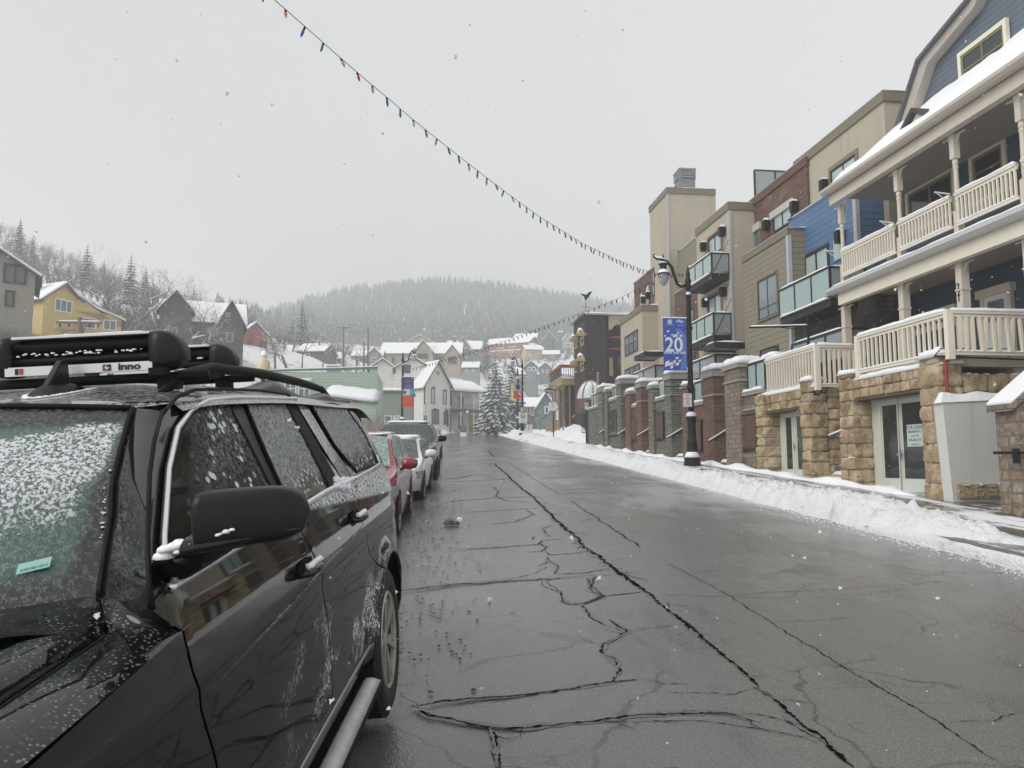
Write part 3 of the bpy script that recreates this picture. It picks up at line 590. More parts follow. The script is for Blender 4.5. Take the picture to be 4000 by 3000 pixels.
for i, u in enumerate(cols):
    z1 = ze0-.42; m = MB(PB); s = .075
    m.box(u-s, u+s, VC-s, VC+s, z1-.55, z1); m.box(u-s*1.15, u+s*1.15, VC-s*1.15, VC+s*1.15, z1-.05, z1-.002)
    m.lathe(PB(u, VC, z1-1.75), [(.05, 0), (.07, .03), (.05, .06), (.062, .12), (.056, .5), (.05, .95), (.066, 1.0), (.05, 1.05), (.07, 1.1), (.05, 1.2)], 10)
    m.box(u-s, u+s, VC-s, VC+s, zd+.12, z1-1.75)
    for sgn in (-1, 1): bracket(m, u, VC, z1, s, sgn)
    m.build('upper_column', CREAM2, house, smooth=False)
    z2 = zd-.46; m = MB(PB); s = .095
    m.box(u-s, u+s, VC-s, VC+s, zdeck, z2); m.box(u-s*1.2, u+s*1.2, VC-s*1.2, VC+s*1.2, z2-.62, z2-.58)
    for sgn in (-1, 1): bracket(m, u, VC, z2, s, sgn)
    m.build('lower_column', CREAM2, house)
    if i == 2:
        for q, ch in enumerate('221'): textmesh('house_number', ch, .21, BLKMETAL, house, frameM(PB(u+.02, VC-s-.004, fb(3748, 1125+q*23, VC)[1]), -UU, (0, 0, 1)), font_scale=(.9, 1), bold=.006)
def railing(p0, p1, zt, zb, parent, n, mat=CREAM, bw=.045, name='railing', snow=.09, lean=None, F=None):
    """handrail, foot rail and square balusters between two plan points"""
    p0, p1 = Vector(p0), Vector(p1); m = MB(); up = Vector((0, 0, 1)); d = (p1-p0).normalized()
    m.bar(p0+up*(zt-.03), p1+up*(zt-.03), .11, .05); m.bar(p0+up*(zt-.09), p1+up*(zt-.09), .05, .06); m.bar(p0+up*(zb+.03), p1+up*(zb+.03), .05, .07)
    R = random.Random(n)
    for i in range(n):
        q = p0.lerp(p1, (i+.5)/n); l = d*(R.uniform(-.06, .06) if lean and i in lean else 0)
        m.bar(q+up*(zb+.065)+l, q+up*(zt-.12), bw, bw*.8, up=d)
    o = m.build(name, mat, parent)
    s_ = d.cross(up)*.06
    if snow: snowcap([p0+s_+up*(zt-.005), p1+s_+up*(zt-.005), p1-s_+up*(zt-.005), p0-s_+up*(zt-.005)], snow, o, 'rail_snow', over=.03, res=.12, seed=n)
    s_ = d.cross(up)*.04
    if snow: snowcap([p0+s_+up*(zb+.062), p1+s_+up*(zb+.062), p1-s_+up*(zb+.062), p0-s_+up*(zb+.062)], .05, o, 'rail_snow', over=.02, res=.12, seed=n+3)
    return o
for a, b in zip(cols[:-1], cols[1:]):
    railing(PB(a-.08, 11.8, 0), PB(b+.08, 11.8, 0), rt0, rb0, house, max(8, int((a-b)/.125)), name='balcony_railing')
for u in cols[:3]: MB().bar(PB(u, 11.72, rt0+.02), PB(u, 11.35, rt0+.05), .03).bar(PB(u, 11.72, rt0-.2), PB(u, 11.4, rt0+.03), .015).build('flag_bracket', WHITEP, house)
# windows and doors of the navy wall
winpx(VW-.1, 3762, 318, 3922, 95, house, frame=OLIVET, glass=GLASSDK, nu=2, trim=CREAM, tw=.1, fw=.07, zsplit=.35)
winpx(VW, 3558, 905, 3720, 668, house, frame=OLIVET, glass=GLASSDK, nu=2, trim=CREAM2, lintel=1, fw=.08)
winpx(VW, 3812, 790, 3916, 560, house, frame=OLIVET, glass=GLASSDK, nu=1, trim=CREAM2, lintel=1, fw=.08, zsplit=.62)
winpx(VW, 3568, 1300, 3725, 1225, house, frame=CREAM, glass=GLASSMID, nu=2, trim=CREAM, lintel=1)
u1_, z0_ = fb(3870, 1400, VW); u0_, z1_ = fb(3945, 1140, VW)
dr = MB(PB); dr.box(u0_, u1_, VW-.08, VW+.01, z0_, z1_); dr = dr.build('door', WHITEP, house)
MB(PB).box(u0_+.12, u1_-.12, VW-.092, VW-.02, z1_-.62, z1_-.13).build('pane', GLASSDK, dr)
t = MB(PB); t.box(u0_-.12, u0_, VW-.1, VW+.01, z0_, z1_); t.box(u1_, u1_+.12, VW-.1, VW+.01, z0_, z1_); t.box(u0_-.2, u1_+.2, VW-.16, VW+.01, z1_, z1_+.2); t.build('door_trim', CREAM2, house)
# sandstone ground floor: two door bays with rough piers and lintels
uAL, uAR = ub(3287), ub(3688); uA1, uA2 = ub(3343), ub(3607)
zl0 = fb(3343, 1556, VF)[1]; zl1 = fb(3343, 1484, VF)[1]
uBL, uBR = ub(2956), ub(3172); uB1, uB2 = ub(2994), ub(3134)
zlb0 = fb(2994, 1608, VF)[1]; zlb1 = fb(2994, 1545, VF)[1]
D = .52
def pier(u0, u1, z1, nm, sd): rocks(MB(PB), u0, u1, VF, VF+D, G*u0+.0, z1, random.Random(sd).uniform(.3, .38), .42, .055, sd).build(nm, SAND, house, smooth=True)
zpA = fb(3287, 1466, VF)[1]; zpR = fb(3608, 1402, VF)[1]; zpB = fb(2956, 1545, VF)[1]; zpBR = fb(3134, 1490, VF)[1]
pier(uA1, uAL, zpA, 'stone_pier', 1); pier(uAR, uA2, zpR, 'stone_pier', 2); pier(uB1, uBL, zpB, 'stone_pier', 3); pier(uBR, uB2, zpBR, 'stone_pier', 4)
rocks(MB(PB), uA2+.01, uA1-.01, VF+.03, VF+D, zl0, zl1, .22, .3, .03, 5).build('stone_lintel', SAND, house, smooth=True)
rocks(MB(PB), uB2+.01, uB1-.01, VF+.03, VF+D, zlb0, zlb1, .2, .3, .03, 6).build('stone_lintel', SAND, house, smooth=True)
ANG = plain('rusty_angle', (.12, .08, .06), .7, .3); MB(PB).box(uA2+.01, uA1-.01, VF+.05, VF+D, zl0-.05, zl0-.005).build('steel_lintel', ANG, house); MB(PB).box(uB2+.01, uB1-.01, VF+.05, VF+D, zlb0-.05, zlb0-.005).build('steel_lintel', ANG, house)
rocks(MB(PB), uAR+.02, uAR+.5, VF+D+.01, VF+3.2, G*16, zpR-.35, .38, .7, .05, 7).build('side_wall', SAND, house, smooth=True)
rocks(MB(PB), uBR+.02, uBR+.5, VF+D+.01, VF+3.0, G*19, zpBR-.2, .34, .6, .05, 8).build('side_wall', SAND, house, smooth=True)
rocks(MB(PB), uAL-.45, uAL-.02, VF+D+.01, VF+1.6, G*18, zpA-.2, .34, .6, .05, 18).build('side_wall', SAND, house, smooth=True)
MB(PB).box(uAR+.1, uAL-.05, VF+.35, VW, zl1-.02, zdeck-.02).box(uBR+.1, uBL-.05, VF+.35, VW, zlb1-.02, zlb1+.04).box(uAR+.2, UH, VF+1.9, VW-.01, ZG-.5, zdeck-.03).build('deck_floor', CREAM2, house)
snowcap([PB(uAR, VF+.02, zl1), PB(uAL, VF+.02, zl1), PB(uAL, VF+.7, zl1+.03), PB(uAR, VF+.7, zl1+.03)], .15, house, 'ledge_snow', res=.12, seed=2)
snowcap([PB(uBR, VF+.02, zlb1), PB(uBL, VF+.02, zlb1), PB(uBL, VF+.7, zlb1+.03), PB(uBR, VF+.7, zlb1+.03)], .15, house, 'ledge_snow', res=.12, seed=3)
snowcap([PB(uAR-.03, VF-.05, zpR), PB(uA2, VF-.05, zpR), PB(uA2, VF+.6, zpR), PB(uAR-.03, VF+.6, zpR)], .22, house, 'pier_snow', res=.08, seed=5)
snowcap([PB(uBR, VF-.03, zpBR), PB(uB2, VF-.03, zpBR), PB(uB2, VF+.55, zpBR), PB(uBR, VF+.55, zpBR)], .16, house, 'pier_snow', res=.08, seed=6)
snowcap([PB(uA1, VF-.05, zpA), PB(uAL, VF-.05, zpA), PB(uAL, VF+.5, zpA), PB(uA1, VF+.5, zpA)], .15, house, 'pier_snow', res=.08, seed=7)
DOORP = plain('ivory_door_paint', (.60, .62, .55), .45, .05, bump=0)
def frenchdoor(ua, ub_, z0a, zt, glasses, v, side=None):
    o = MB(PB).box(ua, ub_, v, v+.06, z0a, zt).build('french_door', DOORP, house)
    st = MB(PB)
    for u0, u1, z0, z1 in glasses:
        st.box(u0-.14, u0-.05, v-.03, v, z0-.3, z1+.12); st.box(u1+.05, u1+.14, v-.03, v, z0-.3, z1+.12); st.box(u0-.05, u1+.05, v-.028, v, z0-.3, z0-.05); st.box(u0-.05, u1+.05, v-.028, v, z1+.04, z1+.12)
        MB(PB).box(u0, u1, v-.008, v+.05, z0, z1).build('pane', GLASSDK, o)
    st.build('stiles', DOORP, o); hz_ = z0a+1.0; um_ = (glasses[0][0]+glasses[1][1])/2; MB(PB).box(um_-.1, um_-.07, v-.09, v-.07, hz_-.12, hz_+.12).box(um_-.095, um_-.075, v-.075, v-.028, hz_-.02, hz_+.02).build('door_handle', plain('brushed_steel', (.4, .4, .4), .35, metal=.8, bump=0), o); return o
vd = VF+D-.04
g1 = [fb(3460, 1866, vd), fb(3500, 1580, vd)]; g2_ = [fb(3538, 1873, vd), fb(3600, 1568, vd)]
fdA = frenchdoor(uA2, uA1, sg(uAR)-.03, zl0-.05, [(g1[1][0], g1[0][0], g1[0][1], g1[1][1]), (g2_[1][0], g2_[0][0], g1[0][1], g1[1][1])], vd)
h1 = [fb(3077, 1832, vd), fb(3091, 1630, vd)]; h2 = [fb(3120, 1834, vd), fb(3137, 1625, vd)]
fdB = frenchdoor(uB2, uB1, sg(uBR)-.03, zlb0-.05, [(h1[1][0], h1[0][0], h1[0][1], h1[1][1]), (h2[1][0], h2[0][0], h1[0][1], h1[1][1])], vd)
PAPER = plain('paper_notice', (.5, .58, .56), .8, .04, bump=0)
# notice taped inside the near door
a0_, b0_ = fb(3546, 1745, vd-.012); a1_, b1_ = fb(3604, 1655, vd-.012)
nt_ = thing('lease_notice', PB((a0_+a1_)/2, vd-.02, b0_), 'white FOR LEASE paper notice taped on the glass of the near ivory door', 'notice')
MB(PB).box(a1_, a0_, vd-.016, vd-.010, b0_, b1_).build('sheet', PAPER, nt_)
INK = plain('black_ink', (.03, .03, .03), .7, bump=0); mc = (a0_+a1_)/2; hh = b1_-b0_
for i, (s, sz) in enumerate([('FOR LEASE', .115), ('480-684-0711', .085), ('Lauren Todd', .05), ('435-640-5175', .08), ('Landon Snow', .05)]):
    textmesh('lettering', s, sz, INK, nt_, frameM(PB(mc, vd-.018, b1_-hh*(.14+.19*i)), -UU, (0, 0, 1)), ext=.001)
# deck railings
zA1 = fb(3343, 1317, VF+.1)[1]; zA0 = fb(3400, 1448, VF+.1)[1]
ucn = fb(3702, 1300, VF+.1)[0]; ufA = fb(3350, 1400, VF+.1)[0]
railing(PB(ufA, VF+.12, 0), PB(ucn, VF+.12, 0), zA1, zA0, house, 19, bw=.05, name='deck_railing', snow=.13)
vv_ = fu(4000, 1300, ucn)[0]+.6
railing(PB(ucn, VF+.12, 0), PB(ucn, vv_, 0), zA1, zA0, house, 15, bw=.075, name='deck_railing', snow=.1, lean=range(4, 14))
for _u in (ucn, ufA): MB(PB).box(_u-.06, _u+.06, VF+.06, VF+.2, zA0-.1, zA1+.02).build('railing_post', CREAM, house)
zB1 = fb(2990, 1408, VF+.1)[1]; zB0 = fb(3010, 1545, VF+.1)[1]; ufB = fb(2990, 1450, VF+.1)[0]; unB = fb(3188, 1450, VF+.1)[0]
railing(PB(ufB, VF+.12, 0), PB(unB, VF+.12, 0), zB1, zB0, house, 19, bw=.048, name='deck_railing', snow=.12)
vb_ = fu(3345, 1400, unB)[0]
railing(PB(unB, VF+.12, 0), PB(unB, vb_, 0), zB1, zB0, house, 8, bw=.07, name='deck_railing', snow=.12)
MB(PB).box(unB-.06, unB+.06, VF+.06, VF+.2, zB0-.1, zB1+.02).build('railing_post', CREAM, house)
# steps between the bays with a timber handrail
st = MB(PB)
for i in range(7): st.box(uAL+.05, uBR-.02, VF+.15+i*.32, VF+3, sg(uAL)-.1+.17*i, sg(uAL)+.08+.17*i)
st.build('steps', SAND, house)
for i in range(6): snowcap([PB(uAL+.08, VF+.15+i*.32, sg(uAL)+.08+.17*i), PB(uBR-.04, VF+.15+i*.32, sg(uAL)+.08+.17*i), PB(uBR-.04, VF+.46+i*.32, sg(uAL)+.08+.17*i), PB(uAL+.08, VF+.46+i*.32, sg(uAL)+.08+.17*i)], .1, house, 'step_snow', res=.15, seed=i)
ph = [PB(fb(3180, 1735, VF+.3)[0], VF+.25, fb(3180, 1735, VF+.3)[1]), PB(uAL+.5, VF+1.4, fb(3287, 1640, VF+1.2)[1])]
hr = MB().bar(ph[0], ph[1], .07, .09).build('stair_handrail', BROWN, house)
MB().bar(ph[0]+Vector((0, 0, .06)), ph[1]+Vector((0, 0, .06)), .085, .05).build('rail_snow', SNOW, hr, bevel=.015)
# meter box, red pipe, sign bracket
mb_ = thing('wall_lamp', PB(uBR+.1, VF-.05, zpBR-.35), 'small black lamp box on the sandstone pier below the black post', 'lamp')
MB(PB).box(uBR-.03, uBR+.02, VF+.12, VF+.36, zpBR-.42, zpBR-.12).build('housing', BLKMETAL, mb_)
MB(PB).box(uBR-.036, uBR-.03, VF+.17, VF+.31, zpBR-.38, zpBR-.2).build('lens', plain('amber_lens', (.25, .17, .06), .3), mb_)
pi = MB().tube([PB(uAR-.08, VF+.1, zpR), PB(uAR-.08, VF+.1, fb(3668, 1570, VF)[1])], .035, 10).build('drain_pipe', plain('red_pipe_paint', (.3, .04, .03), .5), None); setp(pi, 'red painted vertical pipe against the near sandstone pier', 'pipe')
aw = MB(); zz = zpR-.02
q = [PB(uAR-.1, VF-.15, zz), PB(uAR-.1, VF+2.3, zz-.05), PB(uAR-.1, VF+2.35, zz-.5)]
aw.tube(q[:2], .02, 6); aw.tube([PB(uAR-.1, VF-.15, zz), PB(uAR-.1, VF+.0, zz+.16), PB(uAR-.1, VF+1.5, zz+.18), PB(uAR-.1, VF+2.2, zz-.1)], .012, 6); aw.box(uAR-.12, uAR-.08, VF-.1, VF+2.3, zz-.09, zz-.03)
aw.box(uAR-.13, uAR-.05, VF+2.25, VF+2.42, zz-.6, zz-.05)
for v in (VF+.4, VF+1.0, VF+1.5): aw.bar(PB(uAR-.1, v, zz), PB(uAR-.1, v+.04, zz+.18), .012)
o = aw.build('awning_frame', plain('rusty_black_iron', (.03, .02, .018), .7, .4), None); setp(o, 'bare black iron awning frame over the white stucco wall', 'awning frame')
zs = zpBR+.14; bp = PB(uBR+.3, VF+.2, zs)
sb = thing('sign_bracket', bp, 'black iron post with an empty sign arm on the sandstone pier', 'sign post')
ht = fb(3187, 1245, VF+.2)[1]; m = MB().tube([bp-Vector((0, 0, .1)), bp+Vector((0, 0, ht-zs))], .035, 8); m.lathe(bp+Vector((0, 0, ht-zs)), [(.04, 0), (.05, .04), (.02, .07), (.035, .1), (0, .14)], 8); m.lathe(bp, [(.09, -.1), (.05, .05), (.06, .1), (.035, .12)], 8); m.build('post', BLKMETAL, sb)
ay = ht-.12; arm_u, _ = fb(2976, 1262, VF-.9)
m = MB(); e1 = bp+Vector((0, 0, ay-zs)); e2 = PB(uBR+.75, VF-1.35, ay); m.bar(e1, e2, .035, .05); m.bar(e1-Vector((0, 0, .12)), e1.lerp(e2, .45)-Vector((0, 0, .03)), .02); m.build('arm', BLKMETAL, sb)
s1 = Vector((0, 0, .025)); w1 = UU*.03
snowcap([e1+s1-w1, e2+s1-w1, e2+s1+w1, e1+s1+w1], .05, sb, 'snow', over=.01, res=.1)
# white stucco buttress and the rubble stair wall at the right edge
us = uAR-.30
v0s, z0s = fu(3722, 1905, us); v1s, z1s = fu(3935, 1560, us); v0t, z0t = fu(3682, 1572, us)
bt = thing('buttress_wall', PB(us, v0s, z0s), 'white stucco buttress wall between the sandstone pier and the rubble stair wall', 'wall')
MB().prism([PB(us, v0s, z0s-.3), PB(us, v1s, z0s-.3), PB(us, v1s, z1s), PB(us, v0t, z0t)], UU*.285).build('stucco', WSTUC, bt)
snowcap([PB(us-.02, v0t-.02, z0t), PB(us+.285, v0t-.02, z0t), PB(us+.285, v1s, z1s), PB(us-.02, v1s, z1s)], .2, bt, 'snow', res=.12, seed=31)
rocks(MB(PB), us-.06, us-.015, v0s+.05, v1s, z0s-.2, fu(3800, 1888, us)[1], .2, .4, .03, 71).build('footing', SAND, bt)
un = us-2.3; v0r, z0r = fu(3912, 1990, un+.5); v1r = v0r+2.6; zA = fu(3905, 1600, un)[1]
rw = thing('stair_wall', PB(un, v0r, z0r), 'mixed rubble stone stair wall with sloping capstone at the right edge', 'wall')
MB().prism([PB(un, v0r, z0r-.4), PB(un, v1r, z0r-.4), PB(un, v1r, zA+2.0), PB(un, v0r, zA)], UU*.5).build('stonework', RUBBLE, rw)
sv = MB(); a_ = PB(un-.04, v0r-.12, zA-.02); b_ = PB(un-.04, v1r, zA+2.06); sv.prism([a_, b_, b_+Vector((0, 0, .13)), a_+Vector((0, 0, .13))], UU*.6); sv.build('capstone', TANST, rw)
d_ = (b_-a_); sc_ = MB(); sc_.prism([a_+Vector((0, 0, .131)), b_+Vector((0, 0, .131)), b_+Vector((0, 0, .2)), a_+Vector((0, 0, .18))], UU*.6); sc_.build('snow', SNOW, rw, bevel=.03)
hb = MB(PB); vh, zh = fu(3880, 1775, un); hb.box(un-.12, un-.06, vh-.05, vh+.55, zh, zh+.05); hb.box(un-.12, un, vh+.35, vh+.4, zh-.15, zh+.1); hb.build('rail_bracket', BLKMETAL, rw)
# ---------------------------------------------------------------- terraced apartment building
apt = thing('apartment_building', PB(30, 13, G*30), 'terraced modern apartment building of tan stucco, brick and coloured siding above the garages', 'building')
def blk(name, mat, v, xl, xr, yt, zb, vb=17, cap=True, capm=None, capw=.1, snow=True, sth=.1):
    u1 = fb(xl, 1810, v)[0]; u0, z1 = fb(xr, yt, v)
    MB(PB).box(u0, u1, v, vb, zb, z1).build(name, mat, apt)
    if cap:
        c = MB(PB); c.box(u0-.06, u1, v-.06, v-.002, z1-.32, z1+.02); c.box(u0-.06, u0-.002, v-.002, vb, z1-.32, z1+.02); c.build('parapet_cap', capm or FLAP, apt)
    if snow: snowcap([PB(u0-.08, v-.08, z1+.005), PB(u1, v-.08, z1+.005), PB(u1, v+.6, z1+.005), PB(u0-.08, v+.6, z1+.005)], sth, apt, 'parapet_snow', res=.4, over=.0); snowcap([PB(u0-.08, v+.3, z1+.005), PB(u0+.5, v+.3, z1+.005), PB(u0+.5, vb, z1+.005), PB(u0-.08, vb, z1+.005)], sth, apt, 'parapet_snow', res=.4, over=.0)
    return u0, u1, z1
TG = plain('tan_fascia', (.2, .175, .12), .6, .1)
t1 = blk('tan_block', TAN, 13.8, 3150, 3450, 356, 4, vb=15.0, capm=TG)
winpx(13.8, 3252, 790, 3345, 600, apt, nu=2, frame=DKFRAME, glass=GLASSTEAL, trim=TG)
blk('brick_block', BRICKD, 13.7, 2928, 3148, 612, 4, vb=15.2, capm=BRICKD)
o = winpx(13.7, 3024, 915, 3094, 785, apt, nu=2, fw=.1); u1, z_ = fb(3018, 838, 13.7); u0, z2 = fb(3096, 775, 13.7)
MB(PB).box(u0-.1, u1+.1, 13.6, 13.72, z2-.28, z2).build('window_lintel', plain('pale_stone', (.5, .5, .47), .7, snow=.8), apt)
winpx(13.7, 2945, 985, 2971, 890, apt, nu=1, frame=TG, glass=GLASSMID, fw=.08); u0, z2 = fb(2971, 865, 13.7); u1 = fb(2940, 865, 13.7)[0]; MB(PB).box(u0-.05, u1+.05, 13.6, 13.72, z2-.3, z2).build('window_lintel', plain('pale_stone_b', (.5, .5, .47), .7, snow=.8), apt)
b1 = blk('blue_bay', BLUE, 12.9, 3115, 3338, 690, 3.2, vb=15, cap=False, sth=.12)
MB(PB).box(b1[0]-.03, b1[0]+.14, 12.87, 13.0, 3.3, b1[2]-.1).build('corner_board', GREYTR, apt)
winpx(12.9, 3146, 1110, 3238, 948, apt, nu=2, fw=.12, glass=GLASSTEAL)
winpx(12.9, 3255, 1030, 3290, 910, apt, nu=1, fw=.06, frame=BLUE, glass=GLASSTEAL)
o1 = blk('olive_bay', OLIVE, 12.3, 2925, 3077, 889, 2.6, vb=14, cap=False, sth=.13)
MB(PB).box(o1[0]-.04, o1[1], 12.26, 12.298, o1[2]-.25, o1[2]).build('fascia_board', TG, apt)
MB(PB).box(o1[0]-.03, o1[0]+.12, 12.27, 12.4, 3, o1[2]-.26).build('corner_board', GREYTR, apt)
winpx(12.3, 2967, 1256, 3035, 1062, apt, nu=2, zsplit=.28, fw=.06, frame=plain('bronze_sash', (.05, .045, .035), .5), glass=glassy('painted_reflection_glass', (.2, .25, .27)), trim=TG, tw=.06)  # this pane's colour carries a painted sky reflection
winpx(12.3, 2972, 1420, 3042, 1345, apt, nu=1, fw=.06, glass=GLASSDK)
s1_ = blk('stone_base', DKSTONE, 12.6, 3080, 3420, 1085, 2.2, vb=16, cap=True, capm=plain('dark_coping', (.1, .1, .1), .6))
t2 = blk('tan_bay', TAN, 12.6, 2742, 2846, 790, 3.4, vb=14, capm=TG)
MB(PB).box(t2[0]-.03, t2[0]+.1, 12.57, 12.68, 5.2, t2[2]-.35).build('corner_board', GREYTR, apt)
for yb, yt in ((985, 890), (1222, 1130)): winpx(12.6, 2770, yb+30, 2820, yt+5, apt, nu=2, fw=.12, glass=GLASSTEAL, trim=TG, tw=.08)
o2 = blk('olive_recess', OLIVE, 13.3, 2666, 2742, 907, 7.5, vb=15, cap=False)
b2 = blk('brick_recess', BRICKD, 12.7, 2648, 2730, 1085, 3.4, vb=14, cap=False)
winpx(12.7, 2686, 1420, 2712, 1200, apt, nu=1, zsplit=.3, fw=.08, glass=GLASSMID)
tw = blk('tan_tower', TAN, 12.9, 2556, 2606, 733, 3.5, vb=15.6, capm=TG)
for zq in (fu(2700, 790, tw[0])[1], fu(2700, 975, tw[0])[1]): MB(PB).box(tw[0]-.012, tw[0]-.001, 12.89, 15.6, zq, zq+.035).build('wall_joint', GREYTR, apt)
for xq in (2662, 2736): vq = fu(xq, 900, tw[0])[0]; MB(PB).box(tw[0]-.014, tw[0]-.002, vq, vq+.05, 6, tw[2]-.34).build('wall_joint', GREYTR, apt)
MB(PB).box(tw[0]-.04, tw[0]+.05, 12.86, 12.95, 4, tw[2]-.34).build('wall_joint', GREYTR, apt)
vc0, zc0 = fu(2657, 728, tw[0]+.5); vc1, zc1 = fu(2714, 660, tw[0]+.5)
cm = MB(PB); cm.box(tw[0]+.5, tw[0]+1.5, vc0, vc1, tw[2], zc0+.42); cm = cm.build('chimney', plain('chimney_grey', (.2, .21, .21), .6), apt)
lv = MB(PB)
for i in range(4): z = zc0+.44+i*(zc1-zc0-.5)/4; lv.box(tw[0]+.46, tw[0]+1.5, vc0-.03, vc1+.03, z+.08, z+.16)
lv.box(tw[0]+.55, tw[0]+1.45, vc0+.05, vc1-.05, zc0+.4, zc1); lv.box(tw[0]+.44, tw[0]+1.54, vc0-.05, vc1+.05, zc1-.06, zc1+.02)
for v_ in (vc0-.03, vc1-.06): lv.box(tw[0]+.46, tw[0]+.55, v_, v_+.09, zc0+.42, zc1-.07)
lv.build('louvre', RIB, cm)
b3 = blk('brick_block', BRICKD, 12.9, 2488, 2556, 1040, 4, vb=15, cap=False)
for xl, xr, yb, yt in ((2499, 2512, 1205, 1135), (2523, 2537, 1200, 1105), (2550, 2556, 1160, 1050)): winpx(12.9, xl, yb, xr, yt, apt, nu=1, fw=.08)
t4 = blk('tan_block', TAN, 12.0, 2432, 2508, 1191, 4, vb=14, capm=TG)
winpx(12.0, 2442, 1396, 2492, 1285, apt, nu=3, nz=2, fw=.08, glass=GLASSMID)
winpx(12.0, 2442, 1480, 2500, 1418, apt, nu=3, nz=1, fw=.08, glass=GLASSMID)
MB(PB).box(t4[0]-.3, t4[1], 12.5, 16, 3.3, 5.6).build('stone_base', DKSTONE, apt)
MB(PB).box(b1[0]-.4, fb(2560, 1810, 12.9)[0], 12.95, 16, 2, 4.6).build('stone_base', DKSTONE, apt)
# roof terrace screen beyond the brick block
us_ = 31.2; va_, zt = fu(2946, 662, us_); vb3 = fu(3075, 662, us_)[0]; m = MB(PB); m.box(us_-.03, us_+.03, va_, vb3, zt-.06, zt)
for q in (va_, va_+(vb3-va_)*.62, vb3): m.box(us_-.03, us_+.03, q-.035, q+.035, zt-1.6, zt-.06)
o = m.build('terrace_screen', DKFRAME, apt); MB(PB).box(us_-.01, us_+.01, va_+.04, vb3-.04, zt-1.5, zt-.06).build('pane', FROSTGREY, o)
# balconies
def balcony(xl, xr, yt_l, yt_r, yb_r, v, vback, n, name='balcony', zh=None):
    u1 = fb(xl, 1810, v)[0]; u0, zt = fb(xr, yt_r, v); zb = fb(xr, yb_r, v)[1]
    deck = MB(PB); deck.box(u0, u1, v, vback, zb-.28, zb-.05); deck = deck.build('balcony', DKFRAME, apt)
    fr = MB(PB); fr.box(u0-.03, u1+.03, v-.03, v+.03, zt-.06, zt); fr.box(u0-.03, u0+.03, v+.03, vback, zt-.06, zt); fr.box(u1-.03, u1+.03, v+.03, vback, zt-.06, zt)
    fr.box(u0-.03, u1+.03, v-.03, v+.02, zb-.05, zb+.03)
    for i in range(n+1): q = u0+(u1-u0)*i/n; fr.box(q-.035, q+.035, v-.02, v+.03, zb+.03, zt-.06)
    fr.box(u0-.025, u0+.03, vback-.06, vback, zb-.05, zt-.06); fr.build('frame', DKFRAME, deck)
    MB(PB).box(u0+.02, u1-.02, v-.005, v+.008, zb+.04, zt-.06).build('glass', FROSTED, deck)
    MB(PB).box(u0-.008, u0+.006, v+.04, vback-.05, zb+.04, zt-.06).build('glass', FROSTGREY, deck)
    snowcap([PB(u0-.04, v-.04, zt), PB(u1, v-.04, zt), PB(u1, v+.04, zt), PB(u0-.04, v+.04, zt)], .08, deck, 'rail_snow', over=.02, res=.3)
    snowcap([PB(u0-.04, v+.0, zt), PB(u0+.04, v, zt), PB(u0+.04, vback, zt), PB(u0-.04, vback, zt)], .08, deck, 'rail_snow', over=.01, res=.3)
    snowcap([PB(u0-.03, v-.1, zb-.05), PB(u1, v-.1, zb-.05), PB(u1, v+.02, zb-.05), PB(u0-.03, v+.02, zb-.05)], .1, deck, 'edge_snow', over=.02, res=.3)
    u = u0+.0; return MB().bar(PB(u0-.02, v+.02, zb-.1), PB(u0-.02, vback, zt+.6), .02).build('tie_rod', DKFRAME, deck)
balcony(3068, 3239, 1128, 1039, 1160, 11.75, 12.88, 3)
balcony(2704, 2778, 1041, 986, 1063, 11.8, 12.58, 3)
balcony(2704, 2786, 1263, 1220, 1304, 11.8, 12.58, 3)
# slatted canopies
def canopy(xl, xr, yl, v, vback):
    u1, z = fb(xl, yl, v); u0 = fb(xr, 1810, v)[0]; m = MB(PB); m.box(u0, u1, v, v+.08, z-.25, z); m.box(u0, u0+.08, v+.08, vback, z-.25, z); m.box(u1-.08, u1, v+.08, vback, z-.25, z); o = m.build('canopy', DKFRAME, apt)
    r_ = MB(PB); n = int((u1-u0)/.3)
    for i in range(n): q = u0+.12+(u1-u0-.24)*i/n; r_.box(q, q+.16, v+.09, vback, z-.2, z-.1)
    r_.build('slats', RIB, o); snowcap([PB(u0, v, z), PB(u1, v, z), PB(u1, v+.1, z), PB(u0, v+.1, z)], .08, o, 'snow', over=.01, res=.4); snowcap([PB(u0, v, z), PB(u0+.1, v, z), PB(u0+.1, vback, z), PB(u0, vback, z)], .08, o, 'snow', over=.01, res=.4)
canopy(2750, 2805, 1352, 11.3, 12.6); canopy(2477, 2525, 1392, 10.9, 12.0)
# wall lanterns of the apartments
k = 0
for x, y, v in [(3218, 725, 13.8), (3102, 808, 13.7), (2992, 880, 13.7), (3122, 1015, 12.9), (3280, 925, 12.9), (2820, 905, 12.6), (2747, 965, 12.6), (2824, 1140, 12.6), (2753, 1183, 12.6), (2697, 1060, 13.3), (2512, 1172, 12.9), (2530, 1155, 12.9)]:
    u, z = fb(x, y, v-.15); m = MB(PB); m.box(u-.11, u+.11, v-.28, v-.06, z-.2, z+.2); m.box(u-.05, u+.05, v-.07, v+.01, z-.1, z+.1); o = m.build('wall_lantern', BLKMETAL, apt); snowcap([PB(u-.12, v-.28, z+.2), PB(u+.12, v-.28, z+.2), PB(u+.12, v, z+.2), PB(u-.12, v, z+.2)], .1, o, 'snow', over=.01, res=.07)
